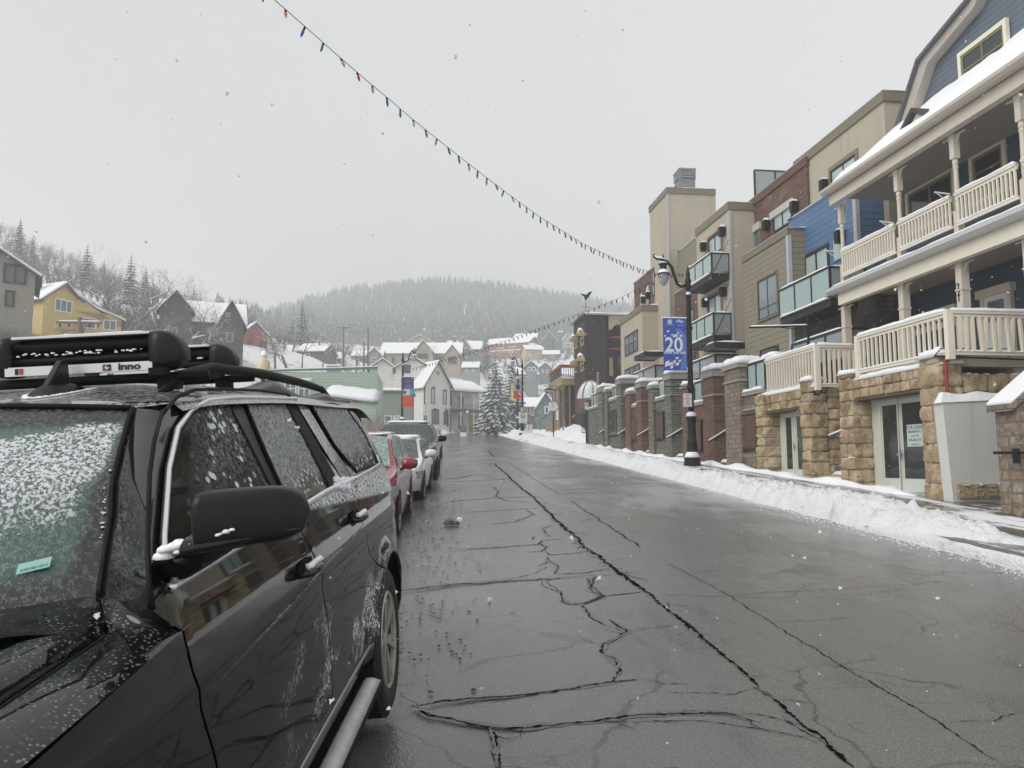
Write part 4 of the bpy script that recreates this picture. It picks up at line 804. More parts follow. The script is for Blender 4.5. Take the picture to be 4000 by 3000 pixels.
# terrace glass screens above garages
def screen(xl, xr, yt, yb, v, n, lab):
    u1 = fb(xl, 1810, v)[0]; u0, zt = fb(xr, yt, v); zb = fb(xr, yb, v)[1]; m = MB(PB); m.box(u0, u1, v-.04, v+.04, zt-.07, zt)
    for i in range(n+1): q = u0+(u1-u0)*i/n; m.box(q-.04, q+.04, v-.035, v+.035, zb, zt-.07)
    m.box(u0-.04, u0+.04, v+.04, v+.9, zt-.07, zt)
    o = m.build('glass_screen', DKFRAME, apt); MB(PB).box(u0+.03, u1-.03, v-.01, v+.01, zb+.05, zt-.07).build('pane', FROSTGREY, o); MB(PB).box(u0-.01, u0+.01, v+.05, v+.9, zb+.05, zt-.07).build('pane', FROSTGREY, o)
    snowcap([PB(u0-.04, v-.05, zt), PB(u1, v-.05, zt), PB(u1, v+.05, zt), PB(u0-.04, v+.05, zt)], .07, o, 'snow', over=.01, res=.4)
screen(3112, 3300, 1278, 1400, 11.9, 3, 'a'); screen(2690, 2794, 1382, 1460, 11.6, 2, 'b'); screen(2478, 2560, 1424, 1480, 11.6, 2, 'c')
# ---------------------------------------------------------------- garage row
def garage(nm, mat, xl, xm, xr, ytop, glass, panel, zg, label, door=None, capm=None, pierw=.62):
    """unit from far px xl to near px xr on the front plane; pier xm..xr stands proud"""
    u1 = ub(xl); um = ub(xm); u0, zt = fb(xr, ytop, VF)
    t = thing('garage_front', PB((u0+u1)/2, VF, G*u0), label, 'garage', 'stone and brick garage fronts along the pavement')
    zb = G*u0-.1; gl, gr, gt, gb = glass
    zgb = fb(gr, gb, VF+.14)[1]; zgt = fb(gr, gt, VF+.14)[1]; uf = ub(gl, VF+.14); un_ = ub(gr, VF+.14)
    MB(PB).box(u0, um, VF, VF+2.6, zb, zt-.28).build('pier', mat, t)
    MB(PB).box(um, uf, VF+.14, VF+.5, zb, zgb-.12).build('wall', mat, t)
    MB(PB).box(uf, u1, VF, VF+2.6, zb, zt-.42).build('pier', mat, t)
    cp_ = MB(PB); cp_.box(u0-.07, um+.07, VF-.07, VF+2.6, zt-.28, zt-.12); cp_.box(u0-.03, um+.03, VF-.03, VF+2.6, zt-.12, zt); cp_.box(uf-.07, u1+.05, VF-.07, VF+.8, zt-.42, zt-.28)
    cp_.box(um+.001, uf-.001, VF+.06, VF+.55, zgb-.12, zgb); cp_.box(u0-.05, um+.05, VF-.05, VF+2.6, zt-1.0, zt-.93); cp_.build('coping', capm or plain('grey_coping', (.3, .29, .27), .7), t)
    snowcap([PB(u0-.07, VF-.07, zt), PB(um+.07, VF-.07, zt), PB(um+.07, VF+2, zt), PB(u0-.07, VF+2, zt)], .22, t, 'snow', over=.03, res=.12, seed=u0)
    snowcap([PB(uf-.07, VF-.07, zt-.28), PB(u1+.05, VF-.07, zt-.28), PB(u1+.05, VF+.7, zt-.28), PB(uf-.07, VF+.7, zt-.28)], .18, t, 'snow', over=.02, res=.12, seed=u0+5)
    snowcap([PB(um, VF+.04, zgb), PB(uf, VF+.04, zgb), PB(uf, VF+.2, zgb), PB(um, VF+.2, zgb)], .1, t, 'snow', over=.02, res=.12, seed=u0+8)
    m = MB(PB); m.box(um, uf, VF+.27, VF+.33, zgt-.07, zgt); m.box(um, uf, VF+.27, VF+.33, zgb, zgb+.05); n = 2 if uf-um < 2.5 else 3
    if 'far' in label: n = 4
    for i in range(n+1): q = um+.03+(uf-um-.06)*i/n; m.box(q-.03, q+.03, VF+.27, VF+.33, zgb+.05, zgt-.07)
    o = m.build('glass_railing', DKFRAME, t); MB(PB).box(um, uf, VF+.295, VF+.305, zgb+.03, zgt-.06).build('pane', FROSTED, o)
    snowcap([PB(um, VF+.25, zgt), PB(uf, VF+.25, zgt), PB(uf, VF+.35, zgt), PB(um, VF+.35, zgt)], .1, o, 'rail_snow', over=.01, res=.2)
    if panel:
        a, b, yt, yb = panel; p1, q0 = fb(a, yb, VF+.14); p0, q1 = fb(b, yt, VF+.14)
        MB(PB).box(p0, p1, VF+.06, VF+.139, q0, q1).build('steel_panel' if not door else 'garage_door', RUST if not door else GLASSDK, t)
        f = MB(PB); f.box(p0-.05, p1+.05, VF+.05, VF+.139, q1, q1+.06); f.box(p0-.05, p1+.05, VF+.03, VF+.139, q0-.1, q0); f.box(p0-.05, p0, VF+.05, VF+.139, q0, q1); f.box(p1, p1+.05, VF+.05, VF+.139, q0, q1)
        if door:
            for i in range(1, 3): q = p0+(p1-p0)*i/3; f.box(q-.03, q+.03, VF+.05, VF+.139, q0, q1)
        f.build('panel_frame', DKFRAME, t)
    # handrail climbing the steps beside the pier
    hz = G*u0+1.0; r0 = PB(u0-.06, VF-.25, hz); r1 = PB(u0-.06, VF+1.2, hz+.85)
    h = MB().bar(r0, r1, .05, .06); h.bar(r0.lerp(r1, .2), r0.lerp(r1, .2)+UU*.1, .03); h.bar(r0.lerp(r1, .8), r0.lerp(r1, .8)+UU*.1, .03); h = h.build('stair_handrail', DKFRAME, t)
    MB().bar(r0+Vector((0, 0, .055)), r1+Vector((0, 0, .055)), .06, .045).build('rail_snow', SNOW, h)
    s = MB(PB)
    for i in range(6): s.box(u0-1.1, u0, VF+.1+i*.3, VF+2.6, G*u0-.3+.17*i, G*u0+.25+.17*i)
    s.build('steps', mat, t)
    for i in range(4): z = G*u0+.25+.17*i; snowcap([PB(u0-1.1, VF+.1+i*.3, z), PB(u0-.02, VF+.1+i*.3, z), PB(u0-.02, VF+.42+i*.3, z), PB(u0-1.1, VF+.42+i*.3, z)], .12, t, 'step_snow', over=.02, res=.2, seed=i+u0)
    return t
TC = plain('tan_coping', (.33, .29, .24), .7)
garage('w1', TANST, 2838, 2897, 2925, 1385, (2898, 2897, 1, 1), None, 0, 'x') if False else None
u1a = ub(2838); ua = ub(2898); uz = ub(2968)
t = thing('garage_front', PB((u1a+uz)/2, VF, G*uz), 'tan ashlar stone garage front with rusted panel beside the sandstone pier', 'garage', 'stone and brick garage fronts along the pavement')
ztp = fb(2838, 1432, VF)[1]; zgb = fb(2930, 1530, VF+.14)[1]; zgt = fb(2960, 1405, VF+.14)[1]
MB(PB).box(ua, u1a, VF, VF+2.6, G*uz, ztp-.15).build('pier', TANST, t); MB(PB).box(uz-.1, ua, VF+.14, VF+.5, G*uz, zgb-.12).build('wall', TANST, t)
un0, zpc = fb(3025, 1392, VF+.95); MB(PB).box(un0, un0+1.05, VF+.95, VF+2.4, zgb-.5, zpc-.18).build('pier', TANST, t)
cp_ = MB(PB); cp_.box(un0-.07, un0+1.12, VF+.88, VF+2.5, zpc-.18, zpc); cp_.box(ua-.06, u1a+.07, VF-.07, VF+.9, ztp-.15, ztp); cp_.box(ua-.04, u1a+.04, VF-.04, VF+.9, ztp-.62, ztp-.55); cp_.box(uz-.05, ua-.001, VF+.05, VF+.55, zgb-.12, zgb); cp_.box(uz-.05, ua-.001, VF+.08, VF+.2, zgb-.62, zgb-.55); cp_.build('coping', TC, t)
snowcap([PB(un0-.07, VF+.88, zpc), PB(un0+1.12, VF+.88, zpc), PB(un0+1.12, VF+2.5, zpc), PB(un0-.07, VF+2.5, zpc)], .2, t, 'snow', res=.12); snowcap([PB(ua-.06, VF-.07, ztp), PB(u1a+.07, VF-.07, ztp), PB(u1a+.07, VF+.9, ztp), PB(ua-.06, VF+.9, ztp)], .3, t, 'snow', res=.1, seed=3)
snowcap([PB(uz, VF+.03, zgb), PB(ua, VF+.03, zgb), PB(ua, VF+.25, zgb), PB(uz, VF+.25, zgb)], .12, t, 'snow', res=.1)
m = MB(PB); m.box(uz, ua, VF+.27, VF+.33, zgt-.07, zgt)
for i in range(3): q = uz+.03+(ua-uz-.06)*i/2; m.box(q-.03, q+.03, VF+.27, VF+.33, zgb, zgt-.07)
o = m.build('glass_railing', DKFRAME, t); MB(PB).box(uz, ua, VF+.295, VF+.305, zgb+.03, zgt-.06).build('pane', FROSTED, o); snowcap([PB(uz, VF+.25, zgt), PB(ua, VF+.25, zgt), PB(ua, VF+.35, zgt), PB(uz, VF+.35, zgt)], .1, o, 'rail_snow', over=.01, res=.2)
p1, q0 = fb(2906, 1752, VF+.14); p0, q1 = fb(2957, 1618, VF+.14); MB(PB).box(p0, p1, VF+.08, VF+.139, q0, q1).build('steel_panel', RUST, t)
f = MB(PB); f.box(p0-.05, p1+.05, VF+.06, VF+.139, q1, q1+.05); f.box(p0-.05, p1+.05, VF+.05, VF+.139, q0-.08, q0); f.box(p0-.05, p0, VF+.06, VF+.139, q0, q1); f.box(p1, p1+.05, VF+.06, VF+.139, q0, q1); f.build('panel_frame', DKFRAME, t)
garage('w2', BRICKF, 2668, 2752, 2784, 1440, (2706, 2752, 1478, 1566), (2706, 2743, 1645, 1757), 0, 'red brick garage front with rusted panel behind the near street lamp')
garage('w3', LEDGE, 2536, 2602, 2619, 1455, (2567, 2602, 1472, 1548), (2568, 2595, 1612, 1710), 0, 'grey ledgestone garage front with a rusted panel between two brick ones')
garage('w4', BRICKF, 2446, 2489, 2503, 1490, (2475, 2489, 1508, 1580), (2471, 2491, 1632, 1715), 0, 'narrow red brick garage front with a tall rusted panel, farther brick one')
garage('w5', LEDGE, 2362, 2412, 2424, 1478, (2384, 2412, 1502, 1552), (2382, 2412, 1603, 1700), 0, 'grey ledgestone garage front with dark glazed door, farther of the ledgestone ones', door=1)
garage('w6', LEDGE, 2294, 2337, 2352, 1510, (2302, 2337, 1530, 1585), None, 0, 'far stone garage front with four-pane glass railing and no door')
# ---------------------------------------------------------------- houses beyond the street
def rotF(p, yaw):
    c, s = math.cos(yaw), math.sin(yaw)
    return lambda a, b, z: Vector((p[0]+a*c-b*s, p[1]+a*s+b*c, p[2]+z))
SHINGLE = plain('grey_roof_edge', (.10, .10, .10), .8, .3)
ROOFSNOW = SNOW
def gable_roof(F, x0, x1, y0, y1, h, rh, ridge, t, ov=.45, trim=None, snow=.22):
    """gable roof with overhang, snow blanket and wall triangle; ridge 'y' = gable faces the viewer"""
    xm, ym = (x0+x1)/2, (y0+y1)/2; r = MB(); s = MB(); g_ = MB()
    if ridge == 'y':
        k = rh/((x1-x0)/2); A = [(x0-ov, h-ov*k), (xm, h+rh), (x1+ov, h-ov*k)]
        for (a, za), (b, zb) in ((A[0], A[1]), (A[1], A[2])):
            r.prism([F(a, y0-ov, za), F(b, y0-ov, zb), F(b, y0-ov, zb+.14), F(a, y0-ov, za+.14)], F(0, y1-y0+2*ov, 0)-F(0, 0, 0))
            s.prism([F(a, y0-ov*.8, za+.145), F(b, y0-ov*.8, zb+.145), F(b, y0-ov*.8, zb+.145+snow), F(a, y0-ov*.8, za+.145+snow*.7)], F(0, y1-y0+1.6*ov, 0)-F(0, 0, 0))
        g_.prism([F(x0, y0, h-.01), F(xm, y0, h+rh-.01), F(x1, y0, h-.01)], F(0, y1-y0, 0)-F(0, 0, 0))
    else:
        k = rh/((y1-y0)/2); A = [(y0-ov, h-ov*k), (ym, h+rh), (y1+ov, h-ov*k)]
        for (a, za), (b, zb) in ((A[0], A[1]), (A[1], A[2])):
            r.prism([F(x0-ov, a, za), F(x0-ov, b, zb), F(x0-ov, b, zb+.14), F(x0-ov, a, za+.14)], F(x1-x0+2*ov, 0, 0)-F(0, 0, 0))
            s.prism([F(x0-ov*.8, a, za+.145), F(x0-ov*.8, b, zb+.145), F(x0-ov*.8, b, zb+.145+snow), F(x0-ov*.8, a, za+.145+snow*.7)], F(x1-x0+1.6*ov, 0, 0)-F(0, 0, 0))
        g_.prism([F(x0, y0, h-.01), F(x0, ym, h+rh-.01), F(x0, y1, h-.01)], F(x1-x0, 0, 0)-F(0, 0, 0))
    g_.build('gable', t['mat'], t['root']); o = r.build('roof', trim or SHINGLE, t['root']); s.build('roof_snow', ROOFSNOW, o); return o
def cottage(label, xl, xr, ye, ya, yb, Y, ridge='y', yaw=0, D=7, mat=None, wins=(), gables=(), sink=4, name='house', trim=WHITEP, glass=GLASSDK, chim=None, rooftrim=None, W=None):
    s = 3016/Y; xc = (xl+xr)/2; p = atY(xc, yb, Y); yw = rad(yaw); F = rotF(p, yw); W = W or (xr-xl)/s; h = (yb-ye)/s; rh = (ye-ya)/s
    if ridge == 'x': rh = max(rh, .22*D)*1.0
    root = thing(name, p, label, 'house', 'houses on the snowy hillside'); t = dict(mat=mat, root=root)
    MB(F).box(-W/2, W/2, 0, D, -sink, h).build('wall', mat, root)
    gable_roof(F, -W/2, W/2, 0, D, h, rh, ridge, t, ov=min(.5, .06*W+.15), trim=rooftrim)
    for gx0, gx1, gye, gya, gd in gables:      # gabled fronts standing forward of the wall
        a, b = (gx0-xc)/s, (gx1-xc)/s; hh = (yb-gye)/s; MB(F).box(a, b, -gd, 0, -sink, hh).build('wall', mat, root); gable_roof(F, a, b, -gd, D*.5, hh, (gye-gya)/s, 'y', t, ov=.35, trim=rooftrim)
    for x0, x1, y0, y1, off in wins:
        a, b = (x0-xc)/s, (x1-xc)/s; window(-off, a, b, (yb-y1)/s, (yb-y0)/s, root, F=F, frame=trim, glass=glass, fw=.16, nu=2 if b-a > .9 else 1, proud=.08)
    if chim:
        cx, cy0, cy1, cw, cy = chim; a = (cx-xc)/s; o = MB(F).box(a-cw/2, a+cw/2, cy, cy+cw, (yb-cy1)/s, (yb-cy0)/s).build('chimney', SHINGLE, root); MB(F).box(a-cw/2, a+cw/2, cy, cy+cw, (yb-cy0)/s+.001, (yb-cy0)/s+.2).build('snow', SNOW, o)
    return root, F, s, xc, yb
def sd(n, c, p=.16): return siding(n, c, p, .5)
cottage('tan clapboard house at the left edge with dark trimmed windows', -140, 98, 1062, 985, 1290, 60, 'y', 28, 8, sd('tan_clapboard', (.26, .24, .19)), [(-6, 70, 1028, 1105, 0), (4, 36, 1132, 1195, 0)], trim=DKFRAME, glass=glassy('teal_dark_glass', (.05, .08, .08)))
YEL = sd('yellow_clapboard', (.62, .46, .16))
r_, F, s, xc, yb = cottage('yellow clapboard cottage with a lower wing and snowy roof on the left hillside', 188, 298, 1180, 1113, 1300, 80, 'y', 62, 4.2, YEL, (), W=4.3)
window(0, -1.0, .9, 2.3-.2, 3.5-.1, r_, F=F, frame=WHITEP, glass=GLASSMID, fw=.12, nu=3, proud=.06)
F2 = rotF(atY(290, 1300, 81), rad(30)); MB(F2).box(0, 4.3, .2, 5, -3, 2.3).build('wall', YEL, r_); rr = MB(F2)
wr = MB().prism([F2(-.2, 0, 4.0), F2(4.75, 0, 1.55), F2(4.75, 0, 1.7), F2(-.2, 0, 4.15)], F2(0, 5.5, 0)-F2(0, 0, 0)).build('roof', SHINGLE, r_); MB().prism([F2(-.2, 0, 4.16), F2(2, 0, 2.75), F2(4.7, 0, 1.71), F2(4.7, 0, 1.9), F2(2, 0, 3.0), F2(-.2, 0, 4.5)], F2(0, 5.5, 0)-F2(0, 0, 0)).build('roof_snow', SNOW, wr)
MB().prism([F2(0, .2, 2.29), F2(4.3, .2, 1.6), F2(4.3, .2, 1.0), F2(0, .2, 4.0)][::-1], F2(0, 4, 0)-F2(0, 0, 0)).build('gable', YEL, r_)
for a in (.7, 2.6): window(.2, a, a+1.25, .6, 1.7, r_, F=F2, frame=WHITEP, glass=GLASSMID, nu=2, fw=.1, proud=.06)
q = MB(F).box(-1.6, -1.0, 2, 2.6, 4.6, 5.9).build('chimney', SHINGLE, r_)
DKSH = sd('weathered_shingle', (.055, .05, .042), .2)
BLUETR = plain('blue_sash', (.18, .26, .33), .5)
cottage('dark weathered gabled house with blue window sashes behind the bare trees', 640, 938, 1252, 1170, 1370, 92, 'x', 18, 6, DKSH, [(814, 842, 1283, 1318, 1.2), (873, 900, 1298, 1338, 1.2), (917, 930, 1308, 1325, .1), (868, 884, 1220, 1240, 1.3), (665, 700, 1290, 1320, 1.0)], [(636, 748, 1222, 1153, .9), (843, 936, 1262, 1177, 1.1)], trim=BLUETR, rooftrim=BROWN)
cottage('small red house with snowy gable roof beside the dark shingled house', 952, 1040, 1305, 1262, 1385, 120, 'y', 30, 5, sd('red_clapboard', (.34, .05, .05)), [(1012, 1022, 1328, 1358, 0), (1030, 1038, 1332, 1362, 0), (965, 985, 1325, 1355, 0)], trim=DKFRAME, W=3.6)
cottage('low hillside house half hidden by bare trees, its snowy roof with a thin flue', 1165, 1265, 1372, 1338, 1405, 130, 'x', -10, 6, sd('brown_clapboard', (.12, .10, .08)), [(1190, 1210, 1380, 1395, 0)], chim=(1228, 1325, 1372, .25, 2))
cottage('low house left of the flue house with a plain snowy roof', 1040, 1130, 1375, 1345, 1405, 125, 'x', 8, 6, sd('grey_clapboard', (.2, .2, .19)), [(1060, 1080, 1383, 1398, 0)])
cottage('low grey house with snowy porch roof beyond the wooden poles', 1379, 1490, 1390, 1368, 1420, 160, 'x', 0, 6, sd('pale_grey_clapboard', (.3, .3, .28)), [(1400, 1415, 1396, 1412, 0), (1452, 1470, 1396, 1412, .6)], [(1436, 1488, 1388, 1362, .6)])
BEIGE = stucco('beige_stucco', (.4, .34, .25))
cottage('large beige house with two bay windowed gables and broad snowy roof', 1487, 1800, 1378, 1330, 1450, 175, 'x', -4, 9, BEIGE, [(1530, 1540, 1395, 1420, .1), (1635, 1675, 1385, 1405, 2.1), (1753, 1785, 1398, 1425, 2.1), (1700, 1725, 1392, 1410, .1)], [(1618, 1694, 1380, 1335, 2), (1738, 1800, 1392, 1353, 2)], trim=BROWN, glass=GLASSDK, rooftrim=BROWN)
cottage('small pale beige house peeking above the large beige roof', 1590, 1690, 1338, 1310, 1365, 215, 'y', 0, 9, BEIGE, [(1615, 1625, 1330, 1345, 0), (1640, 1648, 1330, 1345, 0)])
cottage('grey house with white trimmed attic window and wide snowy roof', 1750, 1882, 1362, 1325, 1400, 205, 'x', 0, 8, sd('grey_hill_clapboard', (.22, .22, .22)), [(1797, 1807, 1335, 1358, 1.6)], [(1778, 1835, 1360, 1321, 1.5)], chim=(1775, 1306, 1345, .8, 3))
cottage('small blue grey house below the grey attic window house', 1783, 1862, 1382, 1362, 1420, 185, 'y', 10, 8, sd('blue_grey_clapboard', (.2, .23, .25)), [(1817, 1824, 1388, 1400, 0)])
r_, F, s, xc, yb = cottage('long red brick house with cream balconies high on the hill', 1897, 2060, 1340, 1312, 1402, 240, 'x', -28, 9, sd('brick_red_cladding', (.30, .10, .07)), [(1941, 1966, 1342, 1359, 0), (1991, 2016, 1338, 1356, 0), (1915, 1921, 1343, 1353, 0), (1988, 2006, 1370, 1380, 0)], trim=CREAM, W=15)
for z in (0.3, 3.3):
    o = MB(F).box(7.5, 9.3, 0, 8.5, z, z+.2).build('balcony', CREAM, r_); rl = MB(F); rl.box(9.22, 9.3, 0, 8.5, z+.2, z+1.3); rl.box(7.5, 9.22, 0, .08, z+.2, z+1.3); rl.build('railing', CREAM, o)
MB(F).box(-7.6, 7.6, -.06, -.01, 2.6, 2.9).build('trim_band', CREAM, r_)
cottage('grey gabled house just behind the red brick house', 2004, 2094, 1322, 1297, 1350, 272, 'x', -20, 8, sd('slate_clapboard', (.16, .17, .18)), [(2050, 2060, 1330, 1340, 0)])
r_, F, s, xc, yb = cottage('tall dark slate modern house with steep snowy gable and square chimney', 2094, 2200, 1362, 1293, 1400, 260, 'y', -8, 10, sd('dark_slate_cladding', (.075, .085, .09), .3), [(2141, 2152, 1312, 1338, 0), (2155, 2168, 1325, 1360, 0), (2118, 2130, 1365, 1385, 0), (2141, 2152, 1345, 1380, 0)], trim=DKFRAME)
a = (2190-xc)/s; o = MB(F).box(a-.7, a+.7, -.9, .5, -2, (yb-1296)/s).build('chimney', sd('dark_slate_b', (.075, .085, .09), .3), r_); MB(F).box(a-.8, a+.8, -1, .6, (yb-1296)/s, (yb-1296)/s+.4).build('snow', SNOW, o)
cottage('pale yellow house on the hill beside the brick house balconies', 2054, 2122, 1364, 1347, 1420, 225, 'x', 6, 7, sd('pale_yellow_clapboard', (.55, .47, .22)), [(2070, 2083, 1371, 1386, 0), (2104, 2111, 1374, 1386, 0), (2104, 2111, 1409, 1416, 0)])
cottage('small grey cottage with white framed windows below the dark slate house', 2122, 2184, 1383, 1370, 1425, 220, 'x', -8, 6, sd('cool_grey_clapboard', (.22, .24, .26)), [(2150, 2164, 1383, 1393, 0), (2123, 2136, 1401, 1416, 0)])
cottage('grey two tiered house with snowy hipped dormer left of the empty lot', 2022, 2102, 1462, 1440, 1500, 165, 'x', 0, 8, sd('mid_grey_clapboard', (.24, .25, .26)), [(2028, 2054, 1470, 1484, 0), (2070, 2089, 1471, 1488, 0), (2060, 2074, 1434, 1450, .6), (2078, 2092, 1434, 1450, .6)], [(2053, 2095, 1430, 1412, .5)])
r_, F, s, xc, yb = cottage('teal blue cottage with one gable and snowy roof beyond the parking sign', 2031, 2160, 1588, 1556, 1648, 115, 'x', 0, 6, sd('teal_clapboard', (.12, .19, .19)), [(2046, 2060, 1590, 1618, 0), (2069, 2084, 1590, 1618, 0), (2124, 2142, 1588, 1618, 1.1)], [(2094, 2165, 1592, 1538, 1)], glass=GLASSDK)
cottage('small pale house with white attic window beside the chimney top right', 2195, 2238, 1330, 1301, 1372, 280, 'y', 0, 8, sd('pale_house_clapboard', (.3, .31, .31)), [(2213, 2222, 1310, 1320, 0), (2205, 2230, 1340, 1352, 0)])
for i, (xl, xr, ye, ya, yb, Y_, rd, yw, c_, lab) in enumerate([
 (1262, 1330, 1400, 1380, 1422, 140, 'x', 12, (.2, .17, .15), 'small brown snowy roofed house between the flue house and the first tall pole'),
 (1690, 1742, 1362, 1344, 1392, 205, 'y', 0, (.34, .30, .24), 'small tan gabled house wedged between the beige gables and the grey house'),
 (1806, 1868, 1436, 1418, 1462, 158, 'x', -6, (.30, .32, .33), 'low pale grey house behind the porch roof of the Victorian house'),
 (2106, 2152, 1436, 1418, 1470, 185, 'y', 8, (.16, .20, .22), 'narrow slate gabled house right of the two tiered grey house'),
 (2176, 2232, 1398, 1378, 1430, 232, 'x', 0, (.36, .33, .28), 'small cream house left of the plum building awnings'),
 (2172, 2222, 1462, 1446, 1496, 172, 'x', 10, (.18, .16, .15), 'small dark house just above the restaurant deck rail'),
 (1115, 1165, 1392, 1374, 1415, 135, 'y', -8, (.28, .10, .08), 'tiny rust coloured gabled house behind the bare trees left of the flue house')]):
    wn = [(xl+(xr-xl)*.2, xl+(xr-xl)*.38, ye+(yb-ye)*.2, ye+(yb-ye)*.6, 0), (xl+(xr-xl)*.6, xl+(xr-xl)*.78, ye+(yb-ye)*.2, ye+(yb-ye)*.6, 0)]
    cottage(lab, xl, xr, ye, ya, yb, Y_, rd, yw, 6, sd('hill_siding_%d' % i, c_), wn)
# green flat-roofed building with its parapet
p = atY(1045, 1602, 70); W = 415/43.1; F = rotF(p, rad(1.5)); GRN = siding('sage_clapboard', (.33, .44, .34), .28, .5); DG = plain('dark_green_trim', (.07, .16, .11), .6)
t = thing('green_building', p, 'sage green clapboard building with flat roof and dark green parapet', 'building')
zt = (1602-1452)/43.1; MB(F).box(0, W, 0, 9, -2, zt).build('wall', GRN, t)
MB().prism([F(W, 0, zt), F(W, 2.2, zt-.2), F(W, 2.2, -2), F(W, 0, -2)], F(.02, 0, 0)-F(0, 0, 0)).prism([F(W-.5, -.02, zt-.5), F(W+.02, -.02, zt-.5), F(W+.02, -.02, zt+.55), F(W-.5, -.02, zt+.5)], F(0, .1, 0)-F(0, 0, 0)).build('false_front', GRN, t)
c_ = MB(); c_.prism([F(-.1, -.08, zt), F(W, -.08, zt+.35), F(W, -.08, zt+.55), F(-.1, -.08, zt+.12)], F(0, .3, 0)-F(0, 0, 0)); c_.build('parapet', DG, t); MB().prism([F(-.1, -.1, zt+.125), F(W, -.1, zt+.555), F(W, -.1, zt+.62), F(-.1, -.1, zt+.2)], F(0, .5, 0)-F(0, 0, 0)).build('snow', SNOW, t)
for x0 in (1106, 1158):
    a = (x0-1045)/43.1; o = window(0, a, a+1.05, zt-2.3, zt-.75, t, F=F, frame=WHITEP, glass=GLASSMID, nu=2, nz=2, fw=.1, proud=.06); MB(F).box(a-.1, a+1.15, -.2, 0, zt-.75, zt-.6).build('snow', SNOW, o)
o = MB(F).box(4.9, 6.1, 1.5, 2.7, zt, zt+.75).build('roof_vent', RIB, t); MB(F).box(4.85, 6.15, 1.4, 2.8, zt+.75, zt+.9).build('snow', SNOW, o)
o = MB().prism([F(W*.55, -3.2, .95), F(W+.3, -3.2, .35), F(W+.3, -.05, 1.6), F(W*.55, -.05, 2.1)], Vector((0, 0, .15))).build('lean_to_roof', SHINGLE, t); snowcap([F(W*.55, -3.2, 1.1), F(W+.3, -3.2, .5), F(W+.3, -.05, 1.75), F(W*.55, -.05, 2.25)], .3, o, 'snow', res=.5); MB(F).box(W*.55+.2, W+.1, -3, -.05, -3, .5).build('wall', GRN, t)
# white Victorian house with the two-storey porch
Y = 105; p = atY(1657, 1662, Y); yw = rad(33); F = rotF(p, yw); WCL = siding('white_clapboard', (.74, .74, .68), .3, .6); DT = plain('dark_trim', (.08, .085, .085), .6)
t = thing('victorian_house', p, 'white clapboard Victorian house with steep snowy gable and two-storey porch', 'house'); td = dict(mat=WCL, root=t)
Wv, Dv, hv, rv = 4.2, 8, 5.6, 3.2
MB(F).box(0, Wv, 0, Dv, -2, hv).build('wall', WCL, t); gable_roof(F, 0, Wv, 0, Dv, hv, rv, 'y', td, ov=.4, trim=DT)
c_ = MB(F)
for x in (0, Wv): MB(F).box(x-.09, x+.09, -.03, .09, -2, hv).build('corner_board', DT, t)
for x, z0, z1, w_ in ((1.05, 3.0, 5.2, .62), (2.95, 3.0, 4.95, .62), (1.15, .2, 2.2, 1.2), (3.1, .2, 2.0, .8)):
    o = window(0, x, x+w_, z0, z1, t, F=F, frame=DT, glass=GLASSTEAL if z0 > 1 else GLASSMID, nu=1 if w_ < 1 else 2, fw=.09, proud=.06); MB().prism([F(x-.06, -.09, z1), F(x+w_+.06, -.09, z1), F(x+w_/2, -.09, z1+.22)], F(0, .08, 0)-F(0, 0, 0)).build('hood', DT, o)
MB().lathe(F(2.1, -.03, 7.3), [(.3, -.03), (.3, .03)], 16, ax=F(0, 1, 0)-F(0, 0, 0)).build('oval_vent', plain('vent_grey', (.3, .3, .3), .6), t)
# porch wing
MB(F).box(Wv, Wv+6.2, 1.8, 6, -2, 5.2).build('wall', WCL, t)
o = MB().prism([F(Wv, .0, 4.9), F(Wv+6.5, .0, 4.9), F(Wv+6.2, 3.8, 6.6), F(Wv, 3.8, 6.6)], Vector((0, 0, .2))).build('roof', DT, t)
snowcap([F(Wv-.1, -.2, 5.0), F(Wv+6.7, -.2, 5.0), F(Wv+6.4, 3.8, 6.8), F(Wv-.1, 3.8, 6.8)], .4, o, 'roof_snow', res=.5)
MB(F).box(Wv, Wv+6.3, .05, 1.79, 2.2, 2.5).build('porch_floor', DT, t)
for x in (Wv+1.9, Wv+4.1, Wv+6.1):
    for z0, z1 in ((-1, 2.2), (2.5, 4.9)):
        m = MB(F).box(x-.08, x+.08, .1, .26, z0, z1); m.bar(F(x-.08, .18, z1-.4), F(x-.45, .18, z1-.04), .05); m.bar(F(x+.08, .18, z1-.4), F(x+.45, .18, z1-.04), .05); m.build('porch_column', WHITEP, t)
rl = MB(F); rl.box(Wv, Wv+6.2, .15, .2, 3.2, 3.28); rl.box(Wv, Wv+6.2, .15, .2, 2.6, 2.66)
for i in range(40): x = Wv+.1+i*.155; rl.box(x-.02, x+.02, .16, .19, 2.66, 3.2)
rl.build('porch_railing', plain('grey_rail', (.3, .31, .31), .6), t)
for x in (Wv+.6, Wv+2.6): window(1.8, x, x+.8, 2.7, 4.4, t, F=F, frame=DT, glass=GLASSMID, nu=1, fw=.1, proud=.06); window(1.8, x, x+.7, -.2, 1.8, t, F=F, frame=DT, glass=GLASSDK, nu=1, fw=.1, proud=.06)
MB(F).box(Wv+4.5, Wv+5.9, 1.7, 1.79, -.5, 1.8).build('door', plain('yellow_door_paint', (.4, .25, .04), .5), t)
